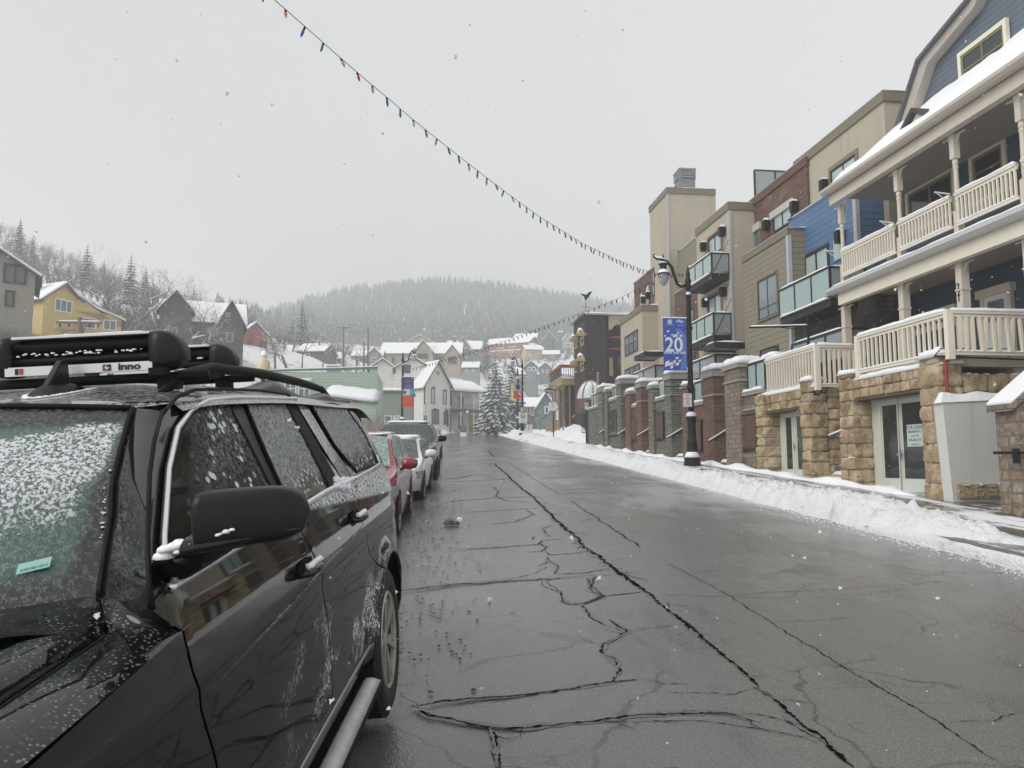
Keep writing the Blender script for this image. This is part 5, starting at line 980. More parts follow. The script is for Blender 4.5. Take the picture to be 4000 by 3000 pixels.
def wing(xl, xr, ye, ya, yb, Y_, D_=6, win=None, yaw=4):
    s = 3016/Y_; q = atY((xl+xr)/2, yb, Y_); Fw = rotF(q, rad(yaw)); w2 = (xr-xl)/s/2; MB(Fw).box(-w2, w2, 0, D_, -4, (yb-ye)/s).build('wing_wall', WCL, t); gable_roof(Fw, -w2, w2, 0, D_, (yb-ye)/s, (ye-ya)/s, 'y', td, ov=.45, trim=DT)
    if win: a = (win[0]-(xl+xr)/2)/s; b = (win[1]-(xl+xr)/2)/s; window(0, a, b, (yb-win[3])/s, (yb-win[2])/s, t, F=Fw, frame=DT, glass=GLASSDK, nz=2, nu=1, fw=.12, proud=.06)
wing(1545, 1680, 1437, 1396, 1530, 108, win=(1575, 1603, 1425, 1458)); wing(1445, 1540, 1438, 1404, 1540, 112, win=None)
# sage annex with the posted window
p = atY(1470, 1690, 90); F = rotF(p, 0); t = thing('shop_annex', p, 'low sage green annex with white windows left of the Victorian house', 'building'); W = 135/33.5
MB(F).box(0, W, 0, 6, -2, 4.7).build('wall', siding('dull_green_siding', (.2, .25, .19), .3, .5), t); o = MB(F).box(-.2, W+.2, -.2, 6, 4.7, 4.9).build('roof', DT, t); snowcap([F(-.2, -.2, 4.9), F(W+.2, -.2, 4.9), F(W+.2, 3, 4.9), F(-.2, 3, 4.9)], .3, o, 'snow', res=.4)
for a in (.9, 1.9): o = window(0, a, a+.85, .7, 2.0, t, F=F, frame=WHITEP, glass=GLASSMID, nz=2, nu=1, fw=.1, proud=.06)
MB(F).box(2.0, 2.6, -.09, -.07, 1.4, 1.85).build('poster', plain('pale_blue_poster', (.4, .55, .62), .7), t)
# ---------------------------------------------------------------- dark purple building, its deck and the dome
def fz(x, y, u): return fu(x, y, u)[1]
PUR = plain('dark_plum_stucco', (.03, .02, .022), .85, .25, scale=6, bump=.5)
t = thing('plum_building', PB(60, 13, G*60), 'tall dark plum building with ochre shell awnings and a whale weathervane', 'building')
va = fu(2287, 1500, 60)[0]; vb2 = fu(2371, 1500, 60)[0]; zt = fz(2287, 1230, 60); uf = fb(2243, 1500, va)[0]
MB(PB).box(60, uf, va, vb2, 2, zt).build('wall', PUR, t); MB(PB).box(61.2, 66, vb2, vb2+3, 2, zt-.1).build('wall', PUR, t)
rf = MB(PB).box(59.8, uf+.3, va-.3, vb2+.1, zt, zt+.12).build('roof', FLAP, t); snowcap([PB(59.8, va-.3, zt+.12), PB(uf, va-.3, zt+.12), PB(uf, vb2+3, zt+.12), PB(59.8, vb2+3, zt+.12)], .18, rf, 'roof_snow', res=.5)
v0, z0 = fu(2373, 1290, 60.6); v1, z1 = fu(2436, 1237, 60.6); CR = plain('cornice_cream', (.4, .34, .25), .7); MB().prism([PB(60.2, v0, z1), PB(60.2, v0, z0), PB(60.2, v0+.25, z0), PB(60.2, v0+.55, z0+.45), PB(60.2, v1+.3, z0+.45), PB(60.2, v1+.3, z1)], UU*1.2).build('cornice', CR, t)
OCH = plain('ochre_awning_canvas', (.33, .22, .08), .8, .2, snow=.6); OCHF = plain('ochre_frame', (.4, .3, .14), .6)
def shell(cx, cy, u, r, nm):
    v, z = fu(cx, cy, u); m = MB(); m.grid(lambda i, j: PB(u-.5*math.sin(i/8*math.pi/2)*1.2, v+r*math.cos(j/12*math.pi)*(math.sin(i/8*math.pi/2)*.4+.6)*(1 if i else .6), z+r*1.5*math.cos(i/8*math.pi/2)*math.sin(j/12*math.pi)-.1*i/8), 9, 13)
    o = m.build('shell_awning', OCH, t, smooth=True)
    s = MB(); s.grid(lambda i, j: PB(u-.03-.5*math.sin(i/8*math.pi/2*.62)*1.2, v+r*.96*math.cos((j+1.5)/15*math.pi)*(math.sin(i/8*math.pi/2*.62)*.4+.6), z+.05+r*1.54*math.cos(i/8*math.pi/2*.62)*math.sin((j+1.5)/15*math.pi)), 9, 13); s.build('snow', SNOW, o, smooth=True)
for cx, cy in ((2264, 1312), (2237, 1335), (2264, 1410), (2237, 1430)): 
    u = 60.5 if cx > 2250 else 63
    shell(cx, cy, u-.1, 18/3016*u*1.1, 'a')
for xl, xr, yb, yt in ((2246, 2256, 1365, 1315), (2268, 2281, 1355, 1312), (2246, 2256, 1460, 1410), (2268, 2281, 1455, 1412)): winpx(va, xl, yb, xr, yt, t, nu=1, frame=OCHF, glass=GLASSDK, fw=.15)
v0, z0 = fu(2379, 1468, 61.2); v1, z1 = fu(2393, 1398, 61.2); m = MB(PB); m.box(61.1, 61.2, v0, v1, z0, z1); m.build('window', OCHF, t); v0, z0 = fu(2409, 1465, 61.2); v1, z1 = fu(2432, 1390, 61.2); o = MB(PB).box(61.1, 61.2, v0, v1, z0, z1).build('window', DKFRAME, t); MB(PB).box(61.08, 61.12, v0+.06, v1-.06, z0+.8, z1-.06).build('pane', GLASSDK, o)
for y0, y1 in ((1366, 1380), (1322, 1335)): v0, z0 = fu(2370, y0, 60.4); v1, z1 = fu(2436, y1-8, 60.4); MB().bar(PB(60.4, v0, z0), PB(60.4, v0+.5, z1+.2), .1).bar(PB(60.4, v0+.5, z1+.2), PB(60.4, v1, z1+.2), .12).build('balcony_rail', plain('snowy_red_rail', (.25, .05, .04), .6, snow=.9), t)
wv = MB(); b = PB(60, va+.1, zt+.15); wv.tube([b, b+Vector((0, 0, .9))], .025, 6); wv.bar(b+Vector((-.4, 0, .5)), b+Vector((.4, 0, .5)), .03)
tl = b+Vector((0, 0, 1.0)); wv.prism([tl, tl+Vector((-.15, 0, .35)), tl+Vector((-.45, 0, .6)), tl+Vector((-.1, 0, .55)), tl+Vector((.02, 0, .5)), tl+Vector((.3, 0, .75)), tl+Vector((.55, 0, .8)), tl+Vector((.25, 0, .35))], Vector((0, .05, 0))); o = wv.build('weathervane', BLKMETAL, None); setp(o, 'black whale tail weathervane on the plum building roof', 'weathervane')
# restaurant deck
t = thing('restaurant', PB(67, 13, G*67), 'restaurant with a red railed snowy deck below the plum building', 'building'); ud = 66
vd0, zr = fu(2193, 1434, ud); vd1 = fu(2290, 1434, ud)[0]; ufar = fb(2150, 1500, vd0)[0]; zr2 = fz(2200, 1472, ud); zb2 = fz(2200, 1502, ud); REDR = plain('red_rail_paint', (.3, .035, .03), .6, snow=.8)
MB(PB).box(ud, ufar, vd0, vd1+2, zb2, zr2).build('deck', OCHF, t)
snowcap([PB(ud-.1, vd0-.1, zr2), PB(ufar, vd0-.1, zr2), PB(ufar, vd0+1.2, zr2), PB(ud-.1, vd0+1.2, zr2)], .2, t, 'deck_snow', res=.3); snowcap([PB(ud-.12, vd0, zr2-.15), PB(ud+.3, vd0, zr2-.15), PB(ud+.3, vd1+1, zr2-.15), PB(ud-.12, vd1+1, zr2-.15)], .3, t, 'deck_snow', res=.3)
m = MB(PB); m.box(ud-.12, ud, vd0-.1, vd1+.3, zr-.05, zr+.22); m.box(ud, ufar, vd0-.12, vd0, zr-.05, zr+.22); m.build('railing', REDR, t); m = MB(PB)
for i in range(12): v = vd0+(vd1-vd0)*i/11; m.box(ud-.05, ud, v-.02, v+.02, zr2, zr-.05)
m.box(ud+.1, ufar-.3, vd0-.05, vd0-.02, zr2, zr-.05); m.build('railing_bars', DKFRAME, t)
POSTM = plain('brown_ochre_post', (.26, .19, .11), .7)
for v in (vd0+.15, vd0+.75): MB(PB).box(ud+.1, ud+.22, v-.06, v+.06, 2.5, zb2).build('deck_post', POSTM, t)
for u in (ud+2.2, ud+4.2, ufar-.2): MB(PB).box(u-.06, u+.06, vd0+.1, vd0+.22, 3, zb2).build('deck_post', POSTM, t)
MB(PB).box(ud+1.2, ufar, vd0+.9, vd1+3, 3, zb2-.01).build('wall', BROWN, t); MB(PB).box(ud+.8, ud+1.2, vd0+.5, vd1+3, 3, zb2-.01).build('wall', BROWN, t)
# glazed dome, post, mound, walls and rail
vc, zc = fu(2307, 1562, 57); t = thing('glass_dome', PB(57, vc, zc), 'snow covered glazed dome with curved ribs beside the plum building', 'dome'); R_ = 53/3016*57*1.05
m = MB(); m.grid(lambda i, j: PB(57+R_*math.cos(i/8*math.pi/2)*math.sin(j/20*2*math.pi)*.9, vc+R_*math.cos(i/8*math.pi/2)*math.cos(j/20*2*math.pi), zc+R_*1.35*math.sin(i/8*math.pi/2)), 9, 21); m.build('panes', plain('snowy_glass', (.6, .62, .64), .5, .2, scale=3, snow=.9), t, smooth=True)
rb = MB()
for j in (10, 12.5, 15, 17.5, 20): rb.tube([PB(57+(R_+.03)*math.cos(i/10*math.pi/2)*math.sin(j/20*2*math.pi)*.9, vc+(R_+.03)*math.cos(i/10*math.pi/2)*math.cos(j/20*2*math.pi), zc+(R_*1.35+.03)*math.sin(i/10*math.pi/2)) for i in range(11)], .045, 5)
rb.build('ribs', plain('copper_brown', (.22, .13, .09), .6, snow=.5), t); MB().lathe(PB(57, vc, zc-.9), [(R_+.05, 0), (R_+.05, .95)], 20).build('base', BRICKD, t)
o = MB().tube([atY(2336, 1570, 55), atY(2335, 1453, 55)], .09, 8).build('wooden_post', plain('grey_wood', (.2, .18, .15), .8), None); setp(o, 'short grey wooden post with a snow cap in front of the dome', 'post')
def mound(i, j, n=34, m_=26):
    Y = 53+56*i/(n-1); t_ = j/(m_-1); x0 = 10.4-1.5*min(1, max(0, (Y-53)/8)) if Y < 70 else road_r(Y)+2.3; X = x0+(24-x0)*t_**1.5
    z = base(Y)+.08+2.1*(1-math.exp(-((X-x0)/2.1)))*min(1, max(0, (Y-52.5)/11))*(1-.72*min(1, max(0, (Y-70)/7)))+.3*fbm(X*.5, Y*.3, 3)*min(1, t_*4)
    return (X, Y, z)
setp(MB().grid(mound, 34, 26).build('snow_mound', SNOW, smooth=True), kind='structure')
MB_ = MB(PB); a = atY(2134, 1678, 88); b = atY(2200, 1672, 82)
o = MB().prism([a-Vector((0, 0, .5)), b-Vector((0, 0, .5)), atY(2200, 1640, 82), atY(2134, 1640, 88)], Vector((0, .6, 0))).build('retaining_wall', RUBBLE, None); setp(o, 'low brown stone retaining wall on the snowy mound behind the no thru traffic sign', 'wall')
o2 = MB().prism([atY(2165, 1688, 78), atY(2228, 1690, 76), atY(2228, 1655, 76), atY(2168, 1662, 78)], Vector((0, .5, 0))).build('retaining_wall', RUBBLE, None); setp(o2, 'second brown stone retaining wall, the one against the red timber fence', 'wall')
rf = MB(); a, b = atY(2205, 1660, 70), atY(2278, 1612, 64)
rf.bar(a, b, .1, .35); rf.bar(a+Vector((0, 0, -.55)), b+Vector((0, 0, -.55)), .08, .12)
for f_ in (.1, .45, .8): q = a.lerp(b, f_); rf.bar(q-Vector((0, 0, 1.3)), q+Vector((0, 0, .1)), .16)
o = rf.build('timber_fence', plain('red_timber', (.2, .06, .04), .7, snow=.3), None, loc=a-Vector((0, 0, 1))); setp(o, 'red brown timber fence climbing the snow mound', 'fence'); q = (b-a).normalized().cross(Vector((0, 0, 1)))*.12; s1 = Vector((0, 0, .18)); snowcap([a+s1+q, b+s1+q, b+s1-q, a+s1-q], .12, o, 'snow', res=.3)
gm = MB(); a, b = atY(2273, 1690, 54.5), atY(2273, 1598, 54.5)
for i in range(9): q = a+Vector((.0+i*.09, 0, 0)); gm.bar(q, Vector((q.x, q.y, b.z)), .03)
gm.bar(b, b+Vector((.75, 0, 0)), .05); gm.bar(a, a+Vector((.75, 0, 0)), .05); o = gm.build('iron_gate', BLKMETAL, None); setp(o, 'black iron bar gate beside the last garage', 'gate')
hr_ = MB(); P_ = [atY(2110, 1642, 92), atY(2158, 1602, 86)]; hr_.tube(P_, .04, 6)
for f_ in (0, .5, 1): q = P_[0].lerp(P_[1], f_); hr_.tube([q, q-Vector((0, 0, 1.2))], .035, 6)
o = hr_.build('handrail', BLKMETAL, None); setp(o, 'black handrail of the steps left of the brown stone retaining wall', 'handrail')
for k, (x, y) in enumerate([(1988, 1655), (2005, 1650)]):
    m = MB(); a = atY(x-8, y+15, 104); b = atY(x+12, y-12, 106)
    m.bar(a+Vector((0, 0, .9)), b+Vector((0, 0, .9)), .1); m.bar(a, b, .1)
    for f_ in (0, .25, .5, .75, 1): q = a.lerp(b, f_); m.bar(q, q+Vector((0, 0, .9)), .06)
    o = m.build('stair_railing', WHITEP, None); setp(o, ['left of two white stair railings at the foot of the big spruce', 'right of two white stair railings at the foot of the big spruce'][k], 'railing', 'white stair railings')

# ---------------------------------------------------------------- trees
k = N('snowy_bark', .9, spec=.2); b_ = k.mix(k.noise(6, 3), (.10, .075, .06), (.19, .15, .125)); f = k.ramp(k.nz(), .25, .6); k.col(k.mix(k.math('MULTIPLY', f, .8), b_, (.8, .82, .85))); BARK = k.m
k = N('reddish_snowy_twigs', .9, spec=.2); b_ = k.mix(k.noise(6, 3), (.14, .08, .06), (.24, .15, .11)); f = k.ramp(k.nz(), .3, .65); k.col(k.mix(k.math('MULTIPLY', f, .7), b_, (.78, .8, .83))); TWIG = k.m
k = N('spruce_needles_with_snow', .85, spec=.2); b_ = k.mix(k.noise(4, 3), (.02, .035, .03), (.05, .075, .055)); f = k.ramp(k.math('ADD', k.nz(), k.math('MULTIPLY', k.math('SUBTRACT', k.noise(1.5, 4, .7), .5), 1.6)), .40, .74); k.col(k.mix(k.math('MULTIPLY', f, .95), b_, (.82, .84, .88))); SPRUCE = k.m
k = N('hill_conifer', .9, spec=.1); b_ = k.mix(k.noise(.5, 3), (.03, .045, .04), (.07, .09, .08)); f = k.ramp(k.noise(.8, 4, .75), .5, .7); k.col(k.mix(k.math('MULTIPLY', f, .7), b_, (.7, .73, .76))); HILLC = k.m
k = N('brush_with_snow', .9, spec=.1); b_ = k.mix(k.noise(.4, 4), (.07, .055, .05), (.15, .12, .10)); f = k.ramp(k.noise(1.1, 4, .7), .5, .75); k.col(k.mix(k.math('MULTIPLY', f, .7), b_, (.75, .77, .8))); BRUSH = k.m
def branching(h, seed, levels=5, spread=.55, lean=.0, r0=.16, split=(2, 3), first=.28, decay=.74, droop=0.0, sides=4):
    R = random.Random(seed); trunk = MB(); tw = MB()
    def seg(p, d, L, r, lv):
        n = 3; pts = [p]; q = p; dd = d.copy()
        for i in range(n):
            dd = (dd+Vector((R.uniform(-1, 1), R.uniform(-1, 1), R.uniform(-.5, .7)-droop))*.17).normalized(); q = q+dd*L/n; pts.append(q)
        r1 = r*.62; rs = [r+(r1-r)*i/n for i in range(n+1)]
        (trunk if lv >= levels-2 else tw).tube(pts, rs, sides if lv >= levels-2 else 3, cap=False)
        if lv == 0: return
        k = R.randint(*split)+(1 if lv < levels-1 else 0)
        for i in range(k):
            a = R.uniform(0, 2*math.pi); o = dd.orthogonal().normalized(); o = Matrix.Rotation(a, 3, dd) @ o
            nd = (dd*(1-spread*R.uniform(.6, 1.1))+o*spread*R.uniform(.8, 1.4)+Vector((0, 0, .12))).normalized()
            st = pts[-1] if i < 2 else pts[R.randint(1, n)]
            seg(st, nd, L*decay*R.uniform(.75, 1.15), r1*R.uniform(.65, .95), lv-1)
    seg(Vector((0, 0, 0)), Vector((lean, 0, 1)).normalized(), h*first, r0, levels)
    return trunk, tw
def bare_tree_proto(label, h, seed, mat=None, **k):
    t = thing('bare_tree', (0, 0, 0), label, 'tree', 'bare snow dusted trees'); tr, tw = branching(h, seed, **k)
    tr.build('trunk', BARK, t, fix=False); tw.build('crown', mat or BARK, t, fix=False); return t
def place(proto, p, s, rz, label, first):
    o = proto if first else copy_tree(proto); o.location = p; o.scale = (s, s, s); o.rotation_euler = (0, 0, rz); o['label'] = label; return o
protos = [bare_tree_proto('a', 10, 11, levels=6, r0=.2), bare_tree_proto('b', 10, 23, levels=6, spread=.7, r0=.24, first=.2, decay=.78, lean=.35), bare_tree_proto('c', 10, 5, levels=5, spread=.4, r0=.1, first=.36, decay=.72), bare_tree_proto('d', 10, 37, mat=TWIG, levels=6, spread=.5, r0=.15, first=.24, decay=.76)]
used = [True]*4
TR = [  # proto, px, py base, distance, scale (height/10 m), label
 (2, 292, 1300, 100, 1.3, 'tall slender bare tree standing clear above the yellow cottage'),
 (0, 440, 1385, 84, 1.25, 'bare tree just right of the yellow cottage wing'), (1, 395, 1395, 82, 1.0, 'leaning snow lined bare tree beside the yellow cottage'),
 (0, 530, 1380, 88, 1.35, 'broad bare tree between the yellow cottage and the dark house'), (0, 610, 1380, 90, 1.25, 'broad bare tree close left of the dark gabled house'),
 (1, 560, 1395, 84, 1.15, 'leaning bare tree in the gap left of the dark gabled house'), (3, 480, 1340, 105, 1.2, 'brownish bare tree behind the cottage wing'), (3, 660, 1330, 110, 1.25, 'brownish bare tree behind the left gable of the dark house'),
 (1, 730, 1385, 80, 1.1, 'snow lined bare tree spreading in front of the dark gabled house'), (0, 800, 1390, 82, .85, 'small bare tree in front of the dark gabled house'),
 (3, 960, 1330, 140, 1.2, 'reddish bare tree rising behind the small red house'), (3, 1040, 1340, 145, 1.1, 'reddish bare tree right behind the small red house'),
 (0, 1075, 1430, 100, .95, 'bare tree right of the small red house above the cream lamp'), (1, 1120, 1425, 96, .9, 'leaning bare tree above the green building parapet'), (0, 1180, 1430, 98, .8, 'bare tree left of the roof vent on the green building'),
 (3, 1260, 1430, 110, .95, 'reddish bare tree behind the roof vent'), (0, 1310, 1430, 115, .9, 'bare tree by the first wooden utility pole'), (2, 1235, 1360, 170, 1.3, 'slim tree on the slope above the flue house'),
 (3, 1715, 1395, 190, 1.2, 'bare tree in front of the small pale beige house roof'), (0, 1930, 1320, 262, 2.0, 'large reddish bare tree above the red brick house'), (3, 1905, 1335, 255, 1.7, 'large bare tree left above the red brick house'),
 (0, 1905, 1450, 165, 1.0, 'bare tree below the red brick house'), (3, 1865, 1440, 170, .9, 'bare tree left of the spruce tips'), (0, 1700, 1430, 165, .8, 'small bare tree between the beige gables'),
 (2, 1850, 1440, 160, .9, 'thin bare tree beside the blue grey house'), (0, 2150, 1480, 150, .8, 'bare tree on the empty snowy lot'), (3, 2075, 1425, 205, .7, 'bare tree at the foot of the pale yellow house'),
 (1, 2090, 1640, 108, .6, 'snow lined leaning bare tree in front of the teal cottage'), (0, 2215, 1590, 75, .35, 'small bare tree on the mound by the restaurant deck'),
 (2, 2480, 1420, 80, 1.25, 'bare tree behind the apartment roofs above the plum building'), (0, 2440, 1330, 120, 1.0, 'bare tree at the gap between plum building and apartments')]
for i, (q, x, y, Y, s_, lab) in enumerate(TR):
    p = atY(x, y, Y); place(protos[q], p-Vector((0, 0, .4)), s_*(1.05 if x < 900 else .86), i*1.7, lab, used[q]); used[q] = False
def conifer(h, seed, layers=16, per=11, w=.24, mat=SPRUCE, label='x', detail=1):
    R = random.Random(seed); t = thing('spruce', (0, 0, 0), label, 'tree', 'snowy conifers'); m = MB()
    for l in range(layers):
        f = l/(layers-1); z = h*(.05+.93*f); L = h*w*((1-f)**.8+.03)*R.uniform(.9, 1.1); n = max(4, int(per*(1-f*.6)))
        for kx in range(n):
            a = 2*math.pi*(kx+R.random()*.7)/n+l*1.3; Lk = L*R.uniform(.7, 1.12); d = Vector((math.cos(a), math.sin(a), 0)); sd_ = Vector((-d.y, d.x, 0)); segs = 4 if detail else 2; pts = []
            for s in range(segs+1):
                g_ = s/segs; wd = Lk*.26*(1-g_)**.7*(1.15 if s else .35)+.01; c = d*Lk*g_+Vector((0, 0, z-Lk*.38*g_**1.5+R.uniform(-.03, .03)*h*.1))
                pts.append((c+sd_*wd+Vector((0, 0, -wd*.45)), c+Vector((0, 0, .04*Lk)), c-sd_*wd+Vector((0, 0, -wd*.45))))
            vs = [v for tr in pts for v in tr]; fs = []
            for s in range(segs): b = 3*s; fs += [(b, b+1, b+4, b+3), (b+1, b+2, b+5, b+4)]
            m.add(vs, fs)
            if detail:
                for s in range(1, segs):
                    c = pts[s][1]
                    for sg_ in (-1, 1):
                        e = c+sd_*sg_*Lk*.34*(1-s/segs*.7)+d*Lk*.16-Vector((0, 0, Lk*.14)); u_ = d*Lk*.07
                        m.add([c-u_, c+u_, e+u_*.5, e-u_*.2-Vector((0, 0, Lk*.05))], [(0, 1, 2, 3)])
    m.build('crown', mat, t, fix=False); MB().tube([(0, 0, -.5), (0, 0, h*.97)], [h*.022, h*.003], 6).build('trunk', BARK, t); return t
sp = [conifer(10, 3, 24, 15, .27, label='s'), conifer(10, 8, 26, 13, .23, mat=SPRUCE, detail=1, label='s2')]
us_ = [True, True]
for i, (q, x, y, Y, s_, lab) in enumerate([
 (0, 1935, 1672, 98, 1.02, 'big snow laden spruce beside the white Victorian porch'), (0, 2000, 1660, 104, .95, 'second big spruce, just right of and behind the biggest one'), (1, 1897, 1430, 175, .85, 'narrow spruce tip beside the long red brick house'),
 (1, 1178, 1360, 150, 1.0, 'dark spruce on the slope above the flue house'), (1, 1140, 1360, 160, .75, 'shorter spruce left of the dark slope spruce'), (1, 1540, 1450, 168, .35, 'tiny fir in front of the beige house left gable'),
 (1, 65, 1090, 150, 1.25, 'tallest dark fir at top left of the hillside'), (1, 118, 1125, 150, 1.1, 'second dark fir at top left, right of the tallest'), (1, 328, 1230, 140, 1.35, 'dark fir right of the tall slender bare tree'),
 (1, 395, 1240, 145, 1.15, 'fir behind the bare trees above the cottage wing'), (1, 415, 1250, 150, 1.0, 'smaller fir beside it on the ridge'), (1, 500, 1270, 135, 1.3, 'tall fir standing above the middle of the left tree belt'),
 (1, 560, 1280, 140, 1.15, 'fir right of the tall fir in the tree belt'), (1, 355, 1225, 150, 1.1, 'fir between the slender tree and the tree belt'), (1, 750, 1330, 130, 1.0, 'fir behind the dark gabled house'), (1, 775, 1335, 128, .85, 'small fir right of the one behind the dark house')]):
    p = atY(x, y, Y); o = sp[q] if us_[q] else copy_tree(sp[q]); us_[q] = False; o.location = p-Vector((0, 0, .3)); o.scale = (s_, s_, s_); o.rotation_euler = (0, 0, i*2.1); o['label'] = lab
# shrubs
SH = [(1395, 1760, 40, .42, 'reddish snow topped shrub behind the red parked car'), (1345, 1740, 44, .42, 'second reddish shrub, further left behind the black car rear window'), (1440, 1750, 46, .4, 'third reddish shrub, next to the banner lamp'), (1475, 1740, 58, .55, 'thin bare shrub in front of the sage annex'), (1720, 1690, 98, .12, 'low snowy shrub in the Victorian house yard'), (1780, 1690, 100, .1, 'lowest snowy shrub by the barrier sign')]
shp = thing('shrub', (0, 0, 0), 'x', 'shrub', 'bare snow dusted shrubs'); R = random.Random(4); st = MB(); tw = MB()
for kx in range(16):
    a = R.uniform(0, 6.28); tr_, tw_ = branching(6, 100+kx, levels=4, spread=.6, r0=.06, first=.3, decay=.75); M_ = Matrix.Rotation(R.uniform(.1, .6), 4, Vector((math.cos(a), math.sin(a), 0))); M_.translation = Vector((R.uniform(-.6, .6), R.uniform(-.6, .6), 0)); tr_.v = [M_ @ v for v in tr_.v]; tw_.v = [M_ @ v for v in tw_.v]; st.add(tr_.v, tr_.f); tw.add(tw_.v, tw_.f)
st.build('stems', TWIG, shp, fix=False); tw.build('twigs', TWIG, shp, fix=False)
for i, (x, y, Y, s_, lab) in enumerate(SH): o = shp if i == 0 else copy_tree(shp); o.location = atY(x, y, Y); o.scale = (s_, s_, s_); o.rotation_euler = (0, 0, i*1.1); o['label'] = lab
# brush and far woods
def mass(name, mat, pts, fn, seed):
    R = random.Random(seed); m = MB()
    for p in pts: fn(m, p, R)
    o = m.build(name, mat, None, fix=False, loc=(0, 0, 0)); o['kind'] = 'stuff'; return o
def far_conifer(m, p, R):
    h = R.uniform(6, 12)*(.7 if R.random() < .4 else 1); r = h*R.uniform(.13, .2); n = 5; L = 4
    for l in range(L):
        z0 = h*(l*.23+.02); z1 = min(h, z0+h*.42); rr = r*(1-l*.22); a0 = R.random()*6
        vs = [p+Vector((math.cos(a0+6.283*k/n)*rr*R.uniform(.7, 1.2), math.sin(a0+6.283*k/n)*rr*R.uniform(.7, 1.2), z0+R.uniform(-.04, .04)*h)) for k in range(n)]+[p+Vector((0, 0, z1))]
        m.add(vs, [(k, (k+1) % n, n) for k in range(n)])
def far_bare(m, p, R):
    h = R.uniform(2.2, 5.5)
    for _ in range(9):
        a = R.uniform(0, 6.28); s = R.uniform(.1, .45); e = p+Vector((math.cos(a)*h*s, math.sin(a)*h*s, h*R.uniform(.6, 1))); b = p+Vector((0, 0, R.uniform(0, h*.4))); q = Vector((.07, 0, 0)); m.add([b-q, b+q, e], [(0, 1, 2)])
        for _ in range(4): c = b.lerp(e, R.uniform(.4, .95)); g_ = c+Vector((R.uniform(-1, 1), R.uniform(-1, 1), R.uniform(.1, 1)))*h*.16; m.add([c-q*.6, c+q*.6, g_], [(0, 1, 2)])
R = random.Random(91); fp = []
for _ in range(9000):
    Y = R.uniform(300, 600); x = R.uniform(850, 3100); X = (x-1750)/3016*Y; fp.append(Vector((X, Y, H(X, Y)-.5)))
for x in range(1000, 2600, 9): X = (x+R.uniform(-6, 6)-1750)/3016*560; Y = R.uniform(545, 575); fp.append(Vector((X, Y, H(X, Y)-.5)))
mass('far_forest', HILLC, fp, far_conifer, 5)
lp = []
for _ in range(620):
    Y = R.uniform(118, 300); x = R.uniform(-150, 1000); X = (x-1750)/3016*Y; lp.append(Vector((X, Y, H(X, Y)-.3)))
for _ in range(90):
    Y = R.uniform(86, 108); x = R.uniform(440, 680); X = (x-1750)/3016*Y; lp.append(Vector((X, Y, H(X, Y)-.3)))
for _ in range(900):
    Y = R.uniform(125, 340); x = R.uniform(1000, 2300); X = (x-1750)/3016*Y; lp.append(Vector((X, Y, H(X, Y)-1.5)))
mass('hillside_brush', BRUSH, lp, far_bare, 6)
def low_brush(m, p, R):
    for _ in range(16):
        a = R.uniform(0, 6.28); h = R.uniform(.4, 1.6); b = p+Vector((R.uniform(-1, 1), R.uniform(-1, 1), 0)); e = b+Vector((math.cos(a)*h*.6, math.sin(a)*h*.6, h)); q = Vector((.025, 0, 0)); m.add([b-q, b+q, e], [(0, 1, 2)])
bp_ = []
for _ in range(1500):
    Y = R.uniform(45, 80); x = R.uniform(-150, 950); X = (x-1750)/3016*Y; bp_.append(Vector((X, Y, H(X, Y)-.1)))
mass('low_brush', BRUSH, bp_, low_brush, 8)
# ---------------------------------------------------------------- the near black SUV (own frame: x outward, y towards its tail, z up)
SA = ray(1960, 1600).normalized(); L0 = SA.cross(Vector((0, 0, 1))).normalized(); U0 = L0.cross(SA)
RO = rad(3.0); SL = L0*math.cos(RO)+U0*math.sin(RO); SU = U0*math.cos(RO)-L0*math.sin(RO)
SO = CAM+ray(1535, 2776)*4.42
def PS_(x, y, z): return SO+SL*x+SA*y+SU*z
_cs = CAM-SO; CS = Vector((_cs.dot(SL), _cs.dot(SA), _cs.dot(SU)))
def Sray(x, y): d = ray(x, y); return Vector((d.dot(SL), d.dot(SA), d.dot(SU)))
def Sx(x, y, q): d = Sray(x, y); return CS+d*((q-CS.x)/d.x)
def Sz(x, y, z): d = Sray(x, y); return CS+d*((z-CS.z)/d.z)
def Sy(x, y, yy): d = Sray(x, y); return CS+d*((yy-CS.y)/d.y)
_zs = [0, .40, .52, .75, .93, 1.07, 1.10, 1.16, 1.235, 1.26, 1.34, 1.38, 1.78]; _qs = [-.07, -.05, -.018, 0, .004, -.004, .004, -.010, -.016, -.028, -.05, -.06, -.24]
def Xs(y, z):
    q = float(np.interp(z, _zs, _qs))
    if y > .35: q -= .17*((y-.35)/.95)**1.5
    if y < -3.5: q -= .1*((-3.5-y)/.7)**2
    da = math.hypot(y, z-.41)
    if z < 1.0: q += .028*math.exp(-((da-.5)/.07)**2)     # flare round the rear arch
    return q
def SS(px, py, it=60):
    z = 1.2
    for i in range(it): p = Sx(px, py, Xs(0, z)); z = .5*z+.5*p.z
    for i in range(20): p = Sx(px, py, Xs(p.y, p.z))
    return p.y, p.z
suv = thing('parked_suv', SO, 'large black SUV in the left foreground with frosted windows and ski racks', 'car')
